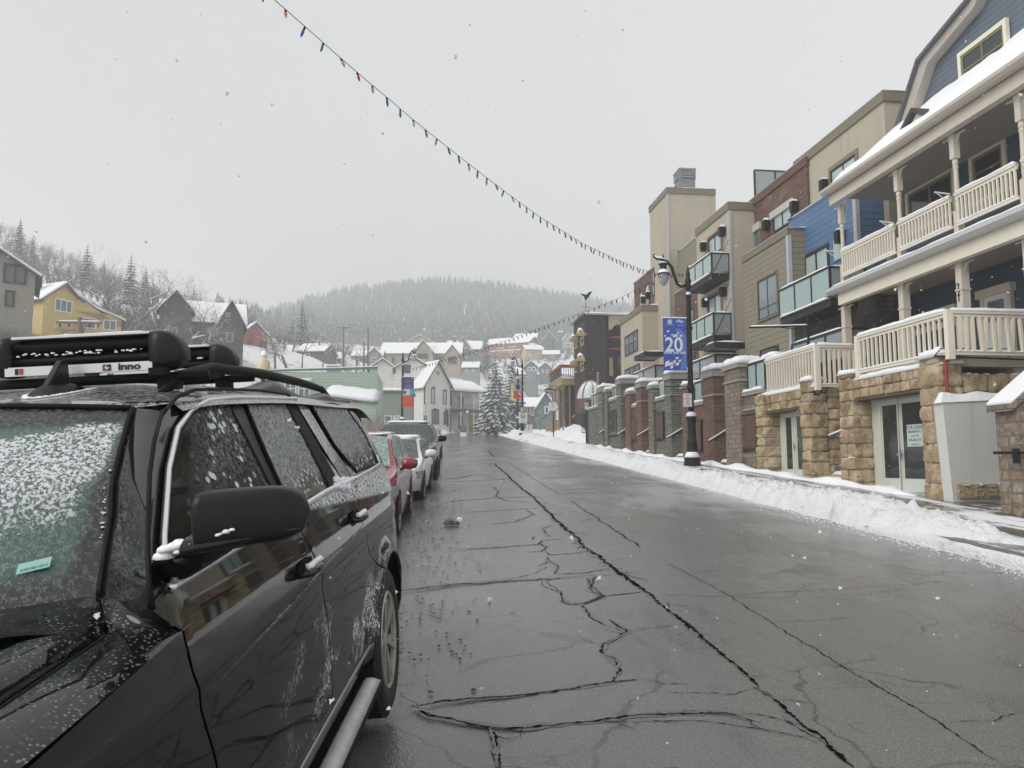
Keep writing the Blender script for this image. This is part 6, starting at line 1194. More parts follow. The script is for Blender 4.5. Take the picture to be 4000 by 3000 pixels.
# paint
def blackpaint(name, body=True):
    k = N(name, .3, spec=.0, coat=1.0); x, y, z = k.sep()
    base_ = k.mix(k.noise(3, 4), (.006, .006, .007), (.010, .010, .011))
    film = k.ramp(z, 1.05, .7); film = k.math('MULTIPLY', film, .16)                      # road film on the lower doors
    base_ = k.mix(k.math('MULTIPLY', film, k.noise(2, 5, .6)), base_, (.10, .098, .092))
    up = k.ramp(k.nz(), .3, .8)
    spk = k.voro(95, sc=(1, 1, 1)); sp_ = k.ramp(spk, .34, .2); den = k.noise(5, 4, .7)
    dots = k.math('MULTIPLY', sp_, k.ramp(den, .42, .6))
    rear = k.ramp(y, -3.0, -1.2)
    cover = k.math('MULTIPLY', dots, k.math('ADD', k.math('MULTIPLY', up, k.math('ADD', .25, k.math('MULTIPLY', rear, .6))), k.math('MULTIPLY', k.ramp(k.math('ADD', y, k.math('MULTIPLY', k.math('SUBTRACT', den, .5), 1.5)), -1.0, .2), .35)))
    patch = k.math('MULTIPLY', k.ramp(k.noise(2.3, 5, .65, sc=(1, .9, 1.2)), .50, .58), k.math('MULTIPLY', k.ramp(y, -2.4, -1.2), k.ramp(z, .95, .75)))   # streaks of frozen spray low on the doors
    fz_ = k.math('MULTIPLY', k.ramp(k.noise(60, 3, .7), .45, .6), patch)
    sh = k.math('MULTIPLY', k.math('MULTIPLY', k.ramp(z, 1.225, 1.25), k.ramp(z, 1.45, 1.36)), k.math('MULTIPLY', k.ramp(k.noise(70, 3, .7), .36, .56), k.ramp(y, -2.5, -1.7)))
    tot = k.math('MAXIMUM', k.math('MAXIMUM', cover, fz_), sh)
    k.col(k.mix(tot, base_, (.78, .8, .83))); k.rough(.7)
    k.set(k.b.inputs['Coat Weight'], k.math('SUBTRACT', 1.0, k.math('MAXIMUM', tot, k.math('MULTIPLY', film, 2))))
    k.bump(k.math('ADD', k.math('MULTIPLY', k.ramp(spk, .3, .1), .5), k.math('MULTIPLY', tot, 1.4)), .35, .006); return k.m
PAINT = blackpaint('black_car_paint')
def roofpaint():
    k = N('snow_dusted_black_paint', .2, spec=.6, coat=.6); n = k.noise(55, 4, .7, sc=(1, 1.4, 1)); n2 = k.noise(2.5, 4, .6); y = k.sep()[1]; x = k.sep()[0]
    f = k.ramp(k.math('ADD', n, k.math('MULTIPLY', k.math('SUBTRACT', n2, .5), .5)), .40, .58); f = k.math('MULTIPLY', f, .5)
    k.col(k.mix(f, (.016, .016, .018), (.75, .77, .8))); k.rough(k.mixf(f, .15, .8)); k.bump(f, .5, .006); return k.m
ROOFP = roofpaint()
def snowglass(name, mask, c=(.02, .025, .025)):
    """car glass with stuck snow; mask(k) returns 0..1 coverage"""
    k = N(name, .05, spec=.9); x, y, z = k.sep(); f = mask(k, x, y, z)
    k.col(k.mix(f, getattr(k, 'glass', c), (.66, .69, .71))); k.rough(k.mixf(f, .04, .85)); k.bump(k.math('ADD', k.math('MULTIPLY', f, 1.6), k.math('MULTIPLY', k.ramp(k.voro(80), .3, .1), .12)), .6, .008); return k.m
BLACKTRIM = plain('black_rubber_trim', (.004, .004, .004), .6, .2, bump=.05, spec=.2); MATTE = plain('matte_black_plastic', (.008, .008, .009), .42, .25, scale=25, bump=.08, spec=.35)
CHROME = plain('bright_chrome', (.85, .86, .88), .38, .05, metal=1, bump=.0)
TYRE = plain('wet_tyre_rubber', (.008, .008, .008), .6, .4, scale=12, bump=.5); ALLOY = plain('dirty_alloy', (.42, .40, .36), .4, .2, metal=.6, scale=8)
def inpoly(p, poly):
    c = False; n = len(poly)
    for i in range(n):
        (x1, y1), (x2, y2) = poly[i], poly[i-1]
        if (y1 > p[1]) != (y2 > p[1]) and p[0] < (x2-x1)*(p[1]-y1)/(y2-y1)+x1: c = not c
    return c
def patch(poly, name, mat, parent, off=0.0, f=Xs, step=.05, smooth=True, thick=0.0, P=None, hole=None):
    """polygon in the car's side plane (y, z), cut into a fine grid and bent onto the body surface"""
    P = P or PS_
    bm = bmesh.new(); vs = [bm.verts.new((0, a, b)) for a, b in poly]; bm.faces.new(vs)
    ya = [a for a, b in poly]; za = [b for a, b in poly]
    for ax, lo, hi in ((1, min(ya), max(ya)), (2, min(za), max(za))):
        q = math.ceil(lo/step)*step
        while q < hi:
            co_ = [0, 0, 0]; co_[ax] = q; no = [0, 0, 0]; no[ax] = 1
            bmesh.ops.bisect_plane(bm, geom=bm.verts[:]+bm.edges[:]+bm.faces[:], plane_co=co_, plane_no=no, dist=1e-5); q += step
    if hole: bmesh.ops.delete(bm, geom=[fc for fc in bm.faces if inpoly((fc.calc_center_median().y, fc.calc_center_median().z), hole)], context='FACES')
    org = ORG[parent]
    for v in bm.verts: v.co = P(f(v.co.y, v.co.z)+off, v.co.y, v.co.z)-org
    bmesh.ops.recalc_face_normals(bm, faces=bm.faces)
    c = sum((fc.normal for fc in bm.faces), Vector())
    if c.dot(SL) < 0: bmesh.ops.reverse_faces(bm, faces=bm.faces)
    me = bpy.data.meshes.new(name); bm.to_mesh(me); bm.free(); me.materials.append(mat)
    if smooth: me.shade_smooth()
    o = bpy.data.objects.new(name, me); COL.objects.link(o); o.parent = parent; ORG[o] = org
    if thick: md = o.modifiers.new('solid', 'SOLIDIFY'); md.thickness = thick; md.offset = -1
    return o
def arc(cy, cz, r, a0, a1, n): return [(cy+r*math.cos(rad(a0+(a1-a0)*i/n)), cz+r*math.sin(rad(a0+(a1-a0)*i/n))) for i in range(n+1)]
def P3(l): return [SS(*p) for p in l]
sA = P3([(592, 2384), (715, 2469), (780, 2707), (849, 3000)])+[(-2.62, .47)]
sB = P3([(1175, 2060), (1215, 2140), (1261, 2254), (1291, 2538), (1299, 2722)])+[(-1.36, .47)]
sC = P3([(1380, 1880), (1400, 1980), (1422, 2061), (1450, 2170)])
GA = .006
def sh(l, d): return [(a+d, b) for a, b in l]
beltA = [(sB[0][0]-.0, 1.385)]
TOPB = lambda y: 1.335+.045*min(1, max(0, (y+2.8)/1.6))
belt = [(y, TOPB(y)) for y in np.linspace(-2.8, -1.75, 8)]; beltR = [(y, TOPB(y)) for y in np.linspace(-1.68, -.52, 8)]
sBt = [(-1.72, 1.38)]+sB[1:]; sCt = [(-.5, 1.39), (-.6, 1.25), (-.62, 1.15)]+[(-.50, .98)]
fr_door = sh(sA[1:], GA)[::-1]+[(-2.86, 1.32)]+belt+sh(sBt, -GA)
rr_door = sh(sBt, GA)[::-1]+beltR+sh(sCt, -GA)+arc(0, .41, .50, 118, 172, 10)[0:]+[(-.50, .47)]
rr_door = [p for p in rr_door]
under = lambda y, z: Xs(y, z)-.014
patch([(-4.1, .45), (-3.82, .45)]+arc(-3.3, .41, .5, 175, 5, 20)+[(-2.78, .45), (-.52, .45)]+arc(0, .41, .49, 175, 5, 24)+[(.52, .5), (1.2, .5), (1.28, 1.0), (1.2, 1.36), (-2.6, 1.32), (-2.72, 1.18), (-3.5, 1.12), (-4.1, 1.0)], 'underbody_shell', BLACKTRIM, suv, f=under)
bd = patch(sh(sA[1:], -GA)+[(-2.8, .47)]+arc(-3.3, .41, .5, 5, 175, 20)+[(-3.82, .47), (-4.1, .5), (-4.1, 1.08), (-3.5, 1.19), (-3.0, 1.228), (-2.76, 1.243)], 'fender', PAINT, suv)
fd = patch(fr_door, 'front_door', PAINT, suv); rd = patch(rr_door, 'rear_door', PAINT, suv)
patch(sh(sCt, GA)+arc(0, .41, .50, 116, 4, 24)+[(.51, .5), (1.2, .5), (1.3, .9), (1.3, 1.2), (1.15, 1.5), (.97, 1.76), (-.5, 1.79), (-.5, 1.62)], 'rear_quarter', PAINT, suv)
# greenhouse side
gh = [(-2.86, 1.315), (-2.62, 1.565), (-2.42, 1.70), (-2.28, 1.755), (-2.1, 1.79), (-1.6, 1.80), (.7, 1.80), (.95, 1.75), (1.12, 1.55), (1.25, 1.34), (1.25, 1.3), (-1.7, 1.36)]
GH = gh
def zr(y): return 1.79+.02*math.exp(-((y+1.2)/.9)**2)-(.12*((y-.35)/.65)**2 if y > .35 else 0)-(.02*((-1.9-y)/.4)**2 if y < -1.9 else 0)
def roofz(x, y): k_ = min(1, max(0, (-.225-x)/.795)) if x > -1.02 else min(1, max(0, (x+1.815)/.795)); return zr(y)-.008+float(np.interp(y, [-2.3, -2.13, -1.88, -1.5], [.012, .022, .05, .08]))*(1-(1-k_)**2.6)
def hb(x): return 1-((x+1.02)/.78)**2
def rp(i, j):
    x = -.205-1.63*(j/46); e = max(0, hb(x)); y0 = -2.26-.10*e; y1 = .95+.1*e; y = y0+(y1-y0)*i/50
    if y > .97: y = .97+(y-.97)
    z = roofz(x, y)
    if j == 0 or j == 46: z -= .03
    return PS_(x, y, z)
rm = MB().grid(rp, 51, 47); rm.build('roof', ROOFP, suv, smooth=True)
# A pillar, windshield, cowl
E1 = [Sx(388, 2323, -.25), Sx(405, 2200, -.258), Sx(438, 2000, -.27), Sx(441, 1887, -.28), Sx(470, 1760, -.30), Sx(517, 1594, -.33)]
E2 = []
for px, py in [(592, 2384), (576, 2277), (571, 2100), (579, 1851), (598, 1720), (629, 1607)]: y_, z_ = SS(px, py); E2.append(Vector((Xs(y_, z_)+.002, y_, z_)))
def lerpL(L, t): f = t*(len(L)-1); i = min(int(f), len(L)-2); return L[i].lerp(L[i+1], f-i)
def apil(i, j):
    a = lerpL(E1, i/20); b = lerpL(E2, i/20); t = j/8; p = a.lerp(b, t); bul = .022*math.sin(math.pi*t); return PS_(p.x+bul*.7, p.y-bul*.8, p.z)
MB().grid(apil, 21, 9).build('windshield_pillar', PAINT, suv, smooth=True)
MB().tube([PS_(p.x+.004, p.y-.008, p.z) for p in [lerpL(E1, i/24) for i in range(25)]], .008, 6).build('windshield_seal', BLACKTRIM, suv, smooth=True)
def wsp(i, j, off=0.0):
    t = i/24; s_ = j/40*2; right = lerpL(E1, t); xm_ = -1.02; k_ = 1-s_ if s_ <= 1 else s_-1; x = xm_+(right.x-xm_)*(k_ if s_ <= 1 else -k_)
    e = 1-k_**2; bow = -.26*e*(1-t)-.10*e*t; z = right.z+.03*e*t+.0*(1-t); return PS_(x, right.y+bow+off, z)
def ws_mask(k, x, y, z):
    # distance below the header and in from the pillar, in the car's own directions
    d1 = k.n('ShaderNodeVectorMath', operation='DOT_PRODUCT'); k.t.links.new(k.co(), d1.inputs[0]); d1.inputs[1].default_value = SU
    d2 = k.n('ShaderNodeVectorMath', operation='DOT_PRODUCT'); k.t.links.new(k.co(), d2.inputs[0]); d2.inputs[1].default_value = SL
    n = k.noise(9, 4, .6); zz = k.math('ADD', d1.outputs[1], k.math('MULTIPLY', k.math('SUBTRACT', n, .5), .09)); xx = k.math('ADD', d2.outputs[1], k.math('MULTIPLY', k.math('SUBTRACT', n, .5), .10))
    m = k.math('MULTIPLY', k.math('MULTIPLY', k.ramp(zz, 1.725, 1.695), k.ramp(zz, 1.41, 1.53)), k.ramp(xx, -.30, -.345)); k.glass = k.mix(k.math('MULTIPLY', k.math('MULTIPLY', k.ramp(d1.outputs[1], 1.725, 1.70), k.ramp(d1.outputs[1], 1.33, 1.40)), k.ramp(d2.outputs[1], -.30, -.335)), (.014, .015, .018), (.05, .105, .092))
    fl = k.ramp(k.math('ADD', k.noise(115, 4, .75), k.math('MULTIPLY', m, .17)), .585, .70)
    film = k.math('MULTIPLY', k.ramp(k.noise(70, 4, .8), .48, .64), .10)
    return k.math('MAXIMUM', k.math('MULTIPLY', fl, m), film)
kws = snowglass('windshield_glass_with_snow', ws_mask, (.035, .065, .06))
MB().grid(wsp, 25, 41).build('windshield', kws, suv, smooth=True)
FRIT = N('dark_glass_border', .08, spec=.8); FRIT.col(FRIT.mix(FRIT.math('MULTIPLY', FRIT.ramp(FRIT.noise(70, 4, .8), .5, .62), .28), (.02, .021, .024), (.5, .52, .55))); FRIT.bump(FRIT.ramp(FRIT.voro(80), .3, .1), .2, .004)
def frit(i, j):   # band along the header and down the pillar
    return None
fb_ = None; up_ = lambda i, j: wsp(20.6+i*.66, j, -.004)

gl = MB(); gl.tube([wsp(24, j, -.006) for j in range(41)], .009, 6); gl.build('header_seal', BLACKTRIM, suv, smooth=True)
hdr = MB(); hdr.grid(lambda i, j: wsp(24, j) .lerp(PS_(-.205-1.63*(j/40), -2.26-.10*max(0, hb(-.205-1.63*(j/40))), roofz(-.205-1.63*(j/40), -2.3)), i/3) , 4, 41); hdr.build('header_panel', ROOFP, suv, smooth=True)
# registration sticker inside the lower corner of the windshield
def wfind(px, py):
    best = None
    for i in range(0, 97):
        for j in range(0, 81):
            q = wsp(i/4, j/4, -.006)-CAM; dz_ = q.dot(FW); e = abs(2000+3000*q.dot(RT)/dz_-px)+abs(1500-3000*q.dot(UP)/dz_-py)
            if best is None or e < best[0]: best = (e, q+CAM)
    return best[1]
a_ = wfind(66, 2248); b_ = wfind(188, 2218); up__ = wfind(66, 2210)-a_
st_ = thing('windshield_sticker', a_, 'pale green barcode sticker low on the near SUV windshield', 'sticker'); q = b_-a_
n_ = q.normalized().cross(up__.normalized()); n_ = n_ if n_.dot(CAM-a_) > 0 else -n_
MB().prism([a_+n_*.004, b_+n_*.004, b_+up__+n_*.004, a_+up__+n_*.004], n_*.001).build('label', plain('pale_green_label', (.35, .62, .55), .5, .03, bump=0), st_)
bc = MB(); R = random.Random(2)
for i in range(34): f = .12+i*.024; w__ = R.uniform(.004, .012); p = a_+q*f+n_*.0056; bc.add([p+up__*.15, p+q*w__+up__*.15, p+q*w__+up__*.42, p+up__*.42], [(0, 1, 2, 3)])
bc.build('barcode', plain('barcode_ink', (.05, .12, .1), .6, bump=0), st_)
# fender top, hood, cowl
def shz(y): return float(np.interp(y, [-4.2, -3.5, -3.34, -3.0, -2.75, -2.4], [1.08, 1.19, 1.211, 1.229, 1.243, 1.255]))
def ftop(i, j): y = -4.1+1.42*i/30; t = j/8; x = Xs(y, shz(y))*(1-t)+(-.135)*t; return PS_(x, y, shz(y)+.030*math.sin(t*math.pi/2)**.8)
MB().grid(ftop, 31, 9).build('fender_top', PAINT, suv, smooth=True)
def hood(i, j):
    t = j/30; tt = (2*t-1); x = -1.02-.832*(abs(tt)**.8)*(-1 if tt > 0 else 1)*-1 if False else -.139-1.762*(t-.12*math.sin(2*math.pi*t)*.6); y1 = -2.83-.30*(1-(2*t-1)**2); y = -4.15+(y1+4.15)*i/30
    k_ = min(t, 1-t); rise = .020+.055*(1-math.exp(-k_*30))-.03*math.exp(-((k_-.20)/.08)**2)
    return PS_(x, y, shz(y)+.0+rise-(.012 if i == 30 else 0))
hm = MB().grid(hood, 31, 31).build('hood', PAINT, suv, smooth=True); hm.modifiers.new('s', 'SOLIDIFY').thickness = .012
def cowl(i, j):
    t = j/30; a = wsp(0, 40*t/1.0); s_ = i/8; y1 = -2.86-.30*(1-(2*t-1)**2); b = PS_(-.139-1.762*t, y1+.01, shz(-2.9)+.018+.05*(1-math.exp(-min(t, 1-t)*30))); p = a.lerp(b, s_); return p-SU*(.02*math.sin(math.pi*s_))
MB().grid(cowl, 9, 31).build('cowl_panel', PAINT, suv, smooth=True)
def cow2(i, j): a = lerpL(E2, 0).lerp(E1[0], 0); pa = [Vector((E2[0].x, E2[0].y, E2[0].z)), E1[0]]; t = j/6; top_ = pa[0].lerp(pa[1], t); bt_ = Vector((-.028-.11*t, -2.76-.08*t, 1.243+.025*t)); p = top_.lerp(bt_, i/6); return PS_(p.x, p.y, p.z)
MB().grid(cow2, 7, 7).build('cowl_corner', PAINT, suv, smooth=True)
MB().tube([PS_(-.138, y, shz(y)+.026) for y in np.linspace(-4.1, -2.84, 20)], .007, 5).build('hood_gap', BLACKTRIM, suv)
# windows with their seals and chrome
def Wp(l): return [SS(*p) for p in l]
def ring(poly, r, name, mat, parent, off=.006, close=True, n=6):
    m = MB(); Q = []
    L = poly+[poly[0]] if close else poly
    for a, b in zip(L[:-1], L[1:]):
        k_ = max(1, int(math.hypot(b[0]-a[0], b[1]-a[1])/.04))
        for i in range(k_): y = a[0]+(b[0]-a[0])*i/k_; z = a[1]+(b[1]-a[1])*i/k_; Q.append(PS_(Xs(y, z)+off, y, z))
    y, z = L[-1]; Q.append(PS_(Xs(y, z)+off, y, z)); return m.tube(Q, r, n).build(name, mat, parent, smooth=True)
g1 = Wp([(652, 2305), (640, 2250), (632, 2100), (652, 1835), (690, 1682), (742, 1610), (806, 1580), (879, 1574), (960, 1730), (1042, 1894)])+[(-1.78, 1.40), (-2.4, 1.352), (-2.72, 1.342)]
g2 = Wp([(948, 1576), (1107, 1578), (1190, 1735), (1273, 1902)])+[(-1.16, 1.392), (-1.72, 1.385)]+Wp([(1085, 1894), (1010, 1725)])
g3 = Wp([(1204, 1576), (1300, 1578), (1345, 1592), (1418, 1695), (1475, 1815)])+[(-.02, 1.41), (-.44, 1.41)]+Wp([(1300, 1740)])
def frost(lo, hi, gx=0):
    def f(k, x, y, z):
        d = k.n('ShaderNodeVectorMath', operation='DOT_PRODUCT'); k.t.links.new(k.co(), d.inputs[0]); d.inputs[1].default_value = SU
        dy = k.n('ShaderNodeVectorMath', operation='DOT_PRODUCT'); k.t.links.new(k.co(), dy.inputs[0]); dy.inputs[1].default_value = SA
        n = k.noise(62, 3, .7, sc=(1, 1.5, 1)); big = k.noise(4, 3); h_ = k.ramp(k.math('ADD', d.outputs[1], k.math('MULTIPLY', k.math('SUBTRACT', big, .5), .2)), lo, hi)
        fine = k.math('MULTIPLY', k.ramp(n, .38, .6), k.math('MULTIPLY', h_, .52))
        v = k.voro(34, sc=(1, .8, 1)); cl = k.math('MULTIPLY', k.ramp(v, .40, .28), k.ramp(k.noise(9, 3, .6), .44, .54)); cl = k.math('MULTIPLY', cl, k.math('SUBTRACT', 1.0, k.math('MULTIPLY', h_, .6)))
        if gx: g_ = k.ramp(k.math('ADD', dy.outputs[1], k.math('MULTIPLY', d.outputs[1], -1.4)), -4.62, -4.42); fine = k.math('MULTIPLY', fine, k.math('MULTIPLY', g_, .8)); cl = k.math('MULTIPLY', k.ramp(k.voro(30, sc=(1, .8, 1)), .42, .30), k.math('MULTIPLY', k.ramp(k.noise(7, 3, .6), .36, .5), g_))
        return k.math('MAXIMUM', fine, cl)
    return f
GL1 = snowglass('front_side_glass', frost(1.3, 1.7, 1), (.01, .012, .012)); nt_1 = GL1.node_tree; pb = nt_1.nodes['Principled BSDF']; tb = nt_1.nodes.new('ShaderNodeBsdfTransparent'); tb.inputs[0].default_value = (.50, .62, .60, 1); ms1 = nt_1.nodes.new('ShaderNodeMixShader')
_f = pb.inputs['Base Color'].links[0].from_node.inputs[0].links[0].from_socket; mr = nt_1.nodes.new('ShaderNodeMapRange'); mr.inputs[3].default_value = .3; nt_1.links.new(_f, mr.inputs[0]); nt_1.links.new(mr.outputs[0], ms1.inputs[0]); nt_1.links.new(tb.outputs[0], ms1.inputs[1]); nt_1.links.new(pb.outputs[0], ms1.inputs[2]); nt_1.links.new(ms1.outputs[0], nt_1.nodes['Material Output'].inputs['Surface'])
GL2 = snowglass('rear_side_glass', frost(1.42, 1.52)); GL3 = snowglass('quarter_glass', frost(1.45, 1.55))
patch(GH, 'pillar_panel', PAINT, suv, off=-.004, step=.018, hole=g1)
for g_, m_, par in ((g1, GL1, suv), (g2, GL2, suv), (g3, GL3, suv)):
    o = patch(g_, 'side_window', m_, par, off=.008, step=.04); ring(g_, .007, 'window_seal', BLACKTRIM, o, off=.008)
# dark pillar fillers
patch(Wp([(887, 1574), (942, 1576), (1005, 1725), (1078, 1894), (1115, 1985), (1092, 1990), (1050, 1894), (968, 1730)]), 'door_pillar', MATTE, suv, off=.003)
patch(Wp([(1118, 1580), (1150, 1582), (1245, 1745), (1322, 1885), (1288, 1905), (1200, 1735)]), 'door_pillar', BLACKTRIM, suv, off=.004)
patch(Wp([(1160, 1585), (1196, 1585), (1292, 1740), (1375, 1858), (1345, 1885), (1250, 1735)]), 'door_pillar', ROOFP, suv, off=.003)
ch = Wp([(632, 2250), (624, 2180), (622, 2100), (643, 1829), (679, 1675), (733, 1602), (798, 1565), (911, 1553), (1150, 1558)])
ring(ch, .0085, 'chrome_trim', CHROME, suv, off=.010, close=False)
ring([(-2.765, 1.34)]+[(y, TOPB(y)+.006) for y in np.linspace(-2.74, -.6, 20)], .014, 'belt_moulding', CHROME, suv, off=.008, close=False)
ring([(-.5, 1.385), (-.1, 1.39), (.28, 1.4), (.36, 1.45)], .010, 'quarter_moulding', CHROME, suv, off=.006, close=False)
MB().tube([PS_(p.x+.003, p.y-.003, p.z+.001) for p in E2], .006, 5).build('door_frame_gap', BLACKTRIM, suv, smooth=True)
ring(Wp([(633, 1615), (694, 1547), (760, 1522), (868, 1520), (1013, 1525), (1121, 1540), (1157, 1576)]), .006, 'door_frame_gap', BLACKTRIM, suv, off=.002, close=False)
ring([(-2.70, 1.076), (-2.4, 1.085), (-1.6, 1.118), (-.66, 1.15)], .008, 'door_crease', PAINT, suv, off=-.002, close=False)
# handles
for hx, hy in ((1190, 2222), (1385, 2022)):
    y, z = SS(hx, hy); m = MB(); L_ = .10
    cup = MB().grid(lambda i, j: PS_(Xs(y, z)+.003-.0*i, y+(i/10*2-1)*.115, z-.0+(j/6*2-1)*.035*math.sqrt(max(0, 1-(i/10*2-1)**4))), 11, 7).build('handle_cup', BLACKTRIM, suv)
    m.tube([PS_(Xs(y, z)+.008, y-L_, z-.004), PS_(Xs(y, z)+.042, y-L_*.75, z), PS_(Xs(y, z)+.052, y, z+.004), PS_(Xs(y, z)+.042, y+L_*.75, z), PS_(Xs(y, z)+.008, y+L_, z-.004)], [.011, .015, .016, .015, .011], 8); h_ = m.build('door_handle', PAINT, suv, smooth=True)
    sm = MB()
    for q in range(9):
        a = (q/8*2-1)*.085; sm.lathe(PS_(Xs(y, z)+.035, y+a, z+.012), [(.002, 0), (.014+.008*fbm(a*30, hx), .004), (.010, .015+.008*fbm(a*20, 3)), (.001, .02)], 7, ax=SU)
    sm.build('snow', SNOW, h_, smooth=True)
# mirror
M0 = lambda x, y, z: PS_(x, y, z)
def mir(i, j, n=18, m_=20):
    t = i/(n-1); x = .032+.236*t; a = 2*math.pi*j/m_; ex = 4.6; c_, s_ = math.cos(a), math.sin(a); rx = abs(c_)**(2/ex)*(1 if c_ > 0 else -1); rz = abs(s_)**(2/ex)*(1 if s_ > 0 else -1)
    end = (1-(abs(t-.0)/1.0)**9)**.5 if t < 1 else .02; end = min(end, (min(1, t/.04+.55)))
    hgt = (.064-.004*t)*end; dep = (.062-.02*t)*end; zc = 1.490-.004*(1-t)+.012*t*(1-t); yc = -2.78+.05*t
    return M0(x, yc+rx*dep, zc+rz*hgt)
mm = MB(); mm.grid(lambda i, j: mir(i, j), 18, 21); mm.f.append(tuple(17*21+j for j in range(20))); mm.f.append(tuple(range(19, -1, -1))); mh = mm.build('side_mirror', MATTE, suv, smooth=True)
sk = MB(); sk.grid(lambda i, j: (lambda t, a: M0(.018+.236*t, -2.78+.05*t+math.cos(a)*(.068-.028*t), 1.445-.012*(1-t)+.012*t+math.sin(a)*(.026-.010*t)*(1-(t**8)*.7)))(i/12, 2*math.pi*j/16), 13, 17); sk.build('mirror_skirt', PAINT, mh, smooth=True)
ar = MB().tube([PS_(-.05, -2.74, 1.375), PS_(-.01, -2.76, 1.395), PS_(.05, -2.78, 1.425), PS_(.10, -2.78, 1.44)], [.034, .036, .034, .022], 10); ar.build('mirror_arm', PAINT, mh, smooth=True)
ms = MB(); R = random.Random(5)
def blob(mb, c, r, n=7, flat=.6):
    mb.lathe(c, [(.001, -r*.3), (r*R.uniform(.8, 1.1), -r*.15), (r*R.uniform(.7, 1.0), r*flat*.5), (r*.4, r*flat), (.001, r*flat*1.05)], n, ax=SU)
for i in range(26): t = i/25; blob(ms, PS_(-.03+.15*t, -2.80-.02*R.random(), 1.425+.035*t-.02*(1-t)*R.random()+.008), R.uniform(.008, .02)*(1.25-t*.75))
for i in range(0): blob(ms, PS_(-.045+R.uniform(-.01, .012), -2.77+R.uniform(-.01, .01), 1.345+i*.006), R.uniform(.006, .015))
for i in range(0): blob(ms, PS_(-.052+R.uniform(-.01, .02), -2.745+R.uniform(-.0, .03), 1.325+R.uniform(0, .012)), R.uniform(.005, .012))
ms.build('snow', SNOW, mh, smooth=True)
# wheels: rear one in view
def wheel(parent, F, y, z, r, wd, mat_t=TYRE, mat_r=ALLOY, spokes=6, x0=0.0, hero=False):
    ax = (F(1, 0, 0)-F(0, 0, 0)); c = F(x0, y, z)
    o = MB().lathe(c, [(r*.60, -wd), (r*.93, -wd), (r, -wd*.88), (r, -wd*.12), (r*.965, -.012), (r*.90, .004), (r*.78, .004), (r*.67, -.006), (r*.66, -.03)], 48 if hero else 20, ax=ax).build('wheel', mat_t, parent, smooth=True)
    m = MB().lathe(c, [(r*.66, -wd*.8), (r*.665, -.012), (r*.645, .0), (r*.60, -.01), (r*.585, -.07), (r*.56, -.12), (.01, -.12)], 40 if hero else 16, ax=ax)
    b_ = ax.orthogonal().normalized(); b2 = ax.cross(b_).normalized()
    for q in range(spokes):
        for d in ((-.13, .13) if hero else (0,)):
            a = 2*math.pi*q/spokes+d; dr = b_*math.cos(a)+b2*math.sin(a); a2 = a-d*.75; dr2 = b_*math.cos(a2)+b2*math.sin(a2); m.bar(c+dr2*r*.12-ax*.035, c+dr*r*.62-ax*.018, r*(.075 if hero else .16), .03, up=ax)
    m.lathe(c, [(r*.17, -.06), (r*.17, -.03), (r*.1, -.018), (.01, -.018)], 16, ax=ax); m.build('rim', mat_r, o)
    return o
wh = wheel(suv, PS_, 0, .41, .41, .27, hero=True, spokes=6, x0=.0); wheel(suv, PS_, -3.3, .41, .41, .27, x0=0); 
tr_ = MB()                                                # tread blocks
for q in range(64):
    a = 2*math.pi*q/64
    for xa, xb in ((-.02, -.075), (-.09, -.15), (-.165, -.225)):
        p = PS_(xa, .0+.413*math.cos(a), .41+.413*math.sin(a)); q_ = PS_(xb, .413*math.cos(a+.03), .41+.413*math.sin(a+.03)); tr_.bar(p, q_, .026, .012, up=(p-PS_(xa, 0, .41)).normalized())
tr_.build('tread', TYRE, wh)
wl = MB(); wl.grid(lambda i, j: PS_(-.02-.30*j/3, .50*math.cos(rad(i*9))*1.0, .41+.50*math.sin(rad(i*9))), 21, 4); wl.build('wheel_arch_liner', BLACKTRIM, suv)
MB(lambda a, b, c: PS_(a, b, c)).box(-1.7, -.32, -3.9, 1.2, .3, .62).build('chassis', BLACKTRIM, suv)
ring(arc(0, .41, .502, 178, 2, 30), .011, 'arch_lip', PAINT, suv, off=-.002, close=False)
# left side, tail and far wheels so that it is a whole car
F = lambda a, b, c: PS_(a, b, c)
lf = MB(F)
lf.grid(lambda i, j: (lambda y: (lambda zt_: PS_(-2.04-Xs(y, .45+(zt_-.45)*j/14), y, .45+(zt_-.45)*j/14))(1.2 if y < -2.9 else (1.34 if y < -1.75 else 1.79)))(-4.1+5.38*i/60), 61, 15); lf.build('left_side', PAINT, suv, smooth=True)
MB(F).grid(lambda i, j: PS_(Xs(1.25, .45+1.3*i/12)*(1-j/12)+(-2.04-Xs(1.25, .45+1.3*i/12))*(j/12), 1.28+.1*math.sin(j/12*math.pi)-.35*max(0, (i-6)/6)**1.3, .45+1.34*i/12), 13, 13).build('tailgate', PAINT, suv, smooth=True)
MB(F).grid(lambda i, j: PS_(-.06-1.92*j/12, -4.1-.14*math.sin(j/12*math.pi), .45+.65*i/6), 7, 13).build('front_bumper', PAINT, suv, smooth=True)
SEAT = plain('dark_seat_cloth', (.03, .03, .033), .9, .2)
MB(F).box(-1.9, -.14, -2.9, 1.0, .6, 1.1).build('interior', BLACKTRIM, suv)
MB(F).grid(lambda i, j: PS_(-.16-1.72*j/8, -2.75+.42*i/6, 1.27-.10*(i/6)**2), 7, 9).build('dashboard', SEAT, suv, smooth=True)
for xs_ in (-.5, -1.5): MB(F).box(xs_-.24, xs_+.24, -1.95, -1.80, 1.05, 1.48).build('seat_back', SEAT, suv, bevel=.05); MB(F).box(xs_-.13, xs_+.13, -1.92, -1.82, 1.51, 1.68).build('headrest', SEAT, suv, bevel=.04)
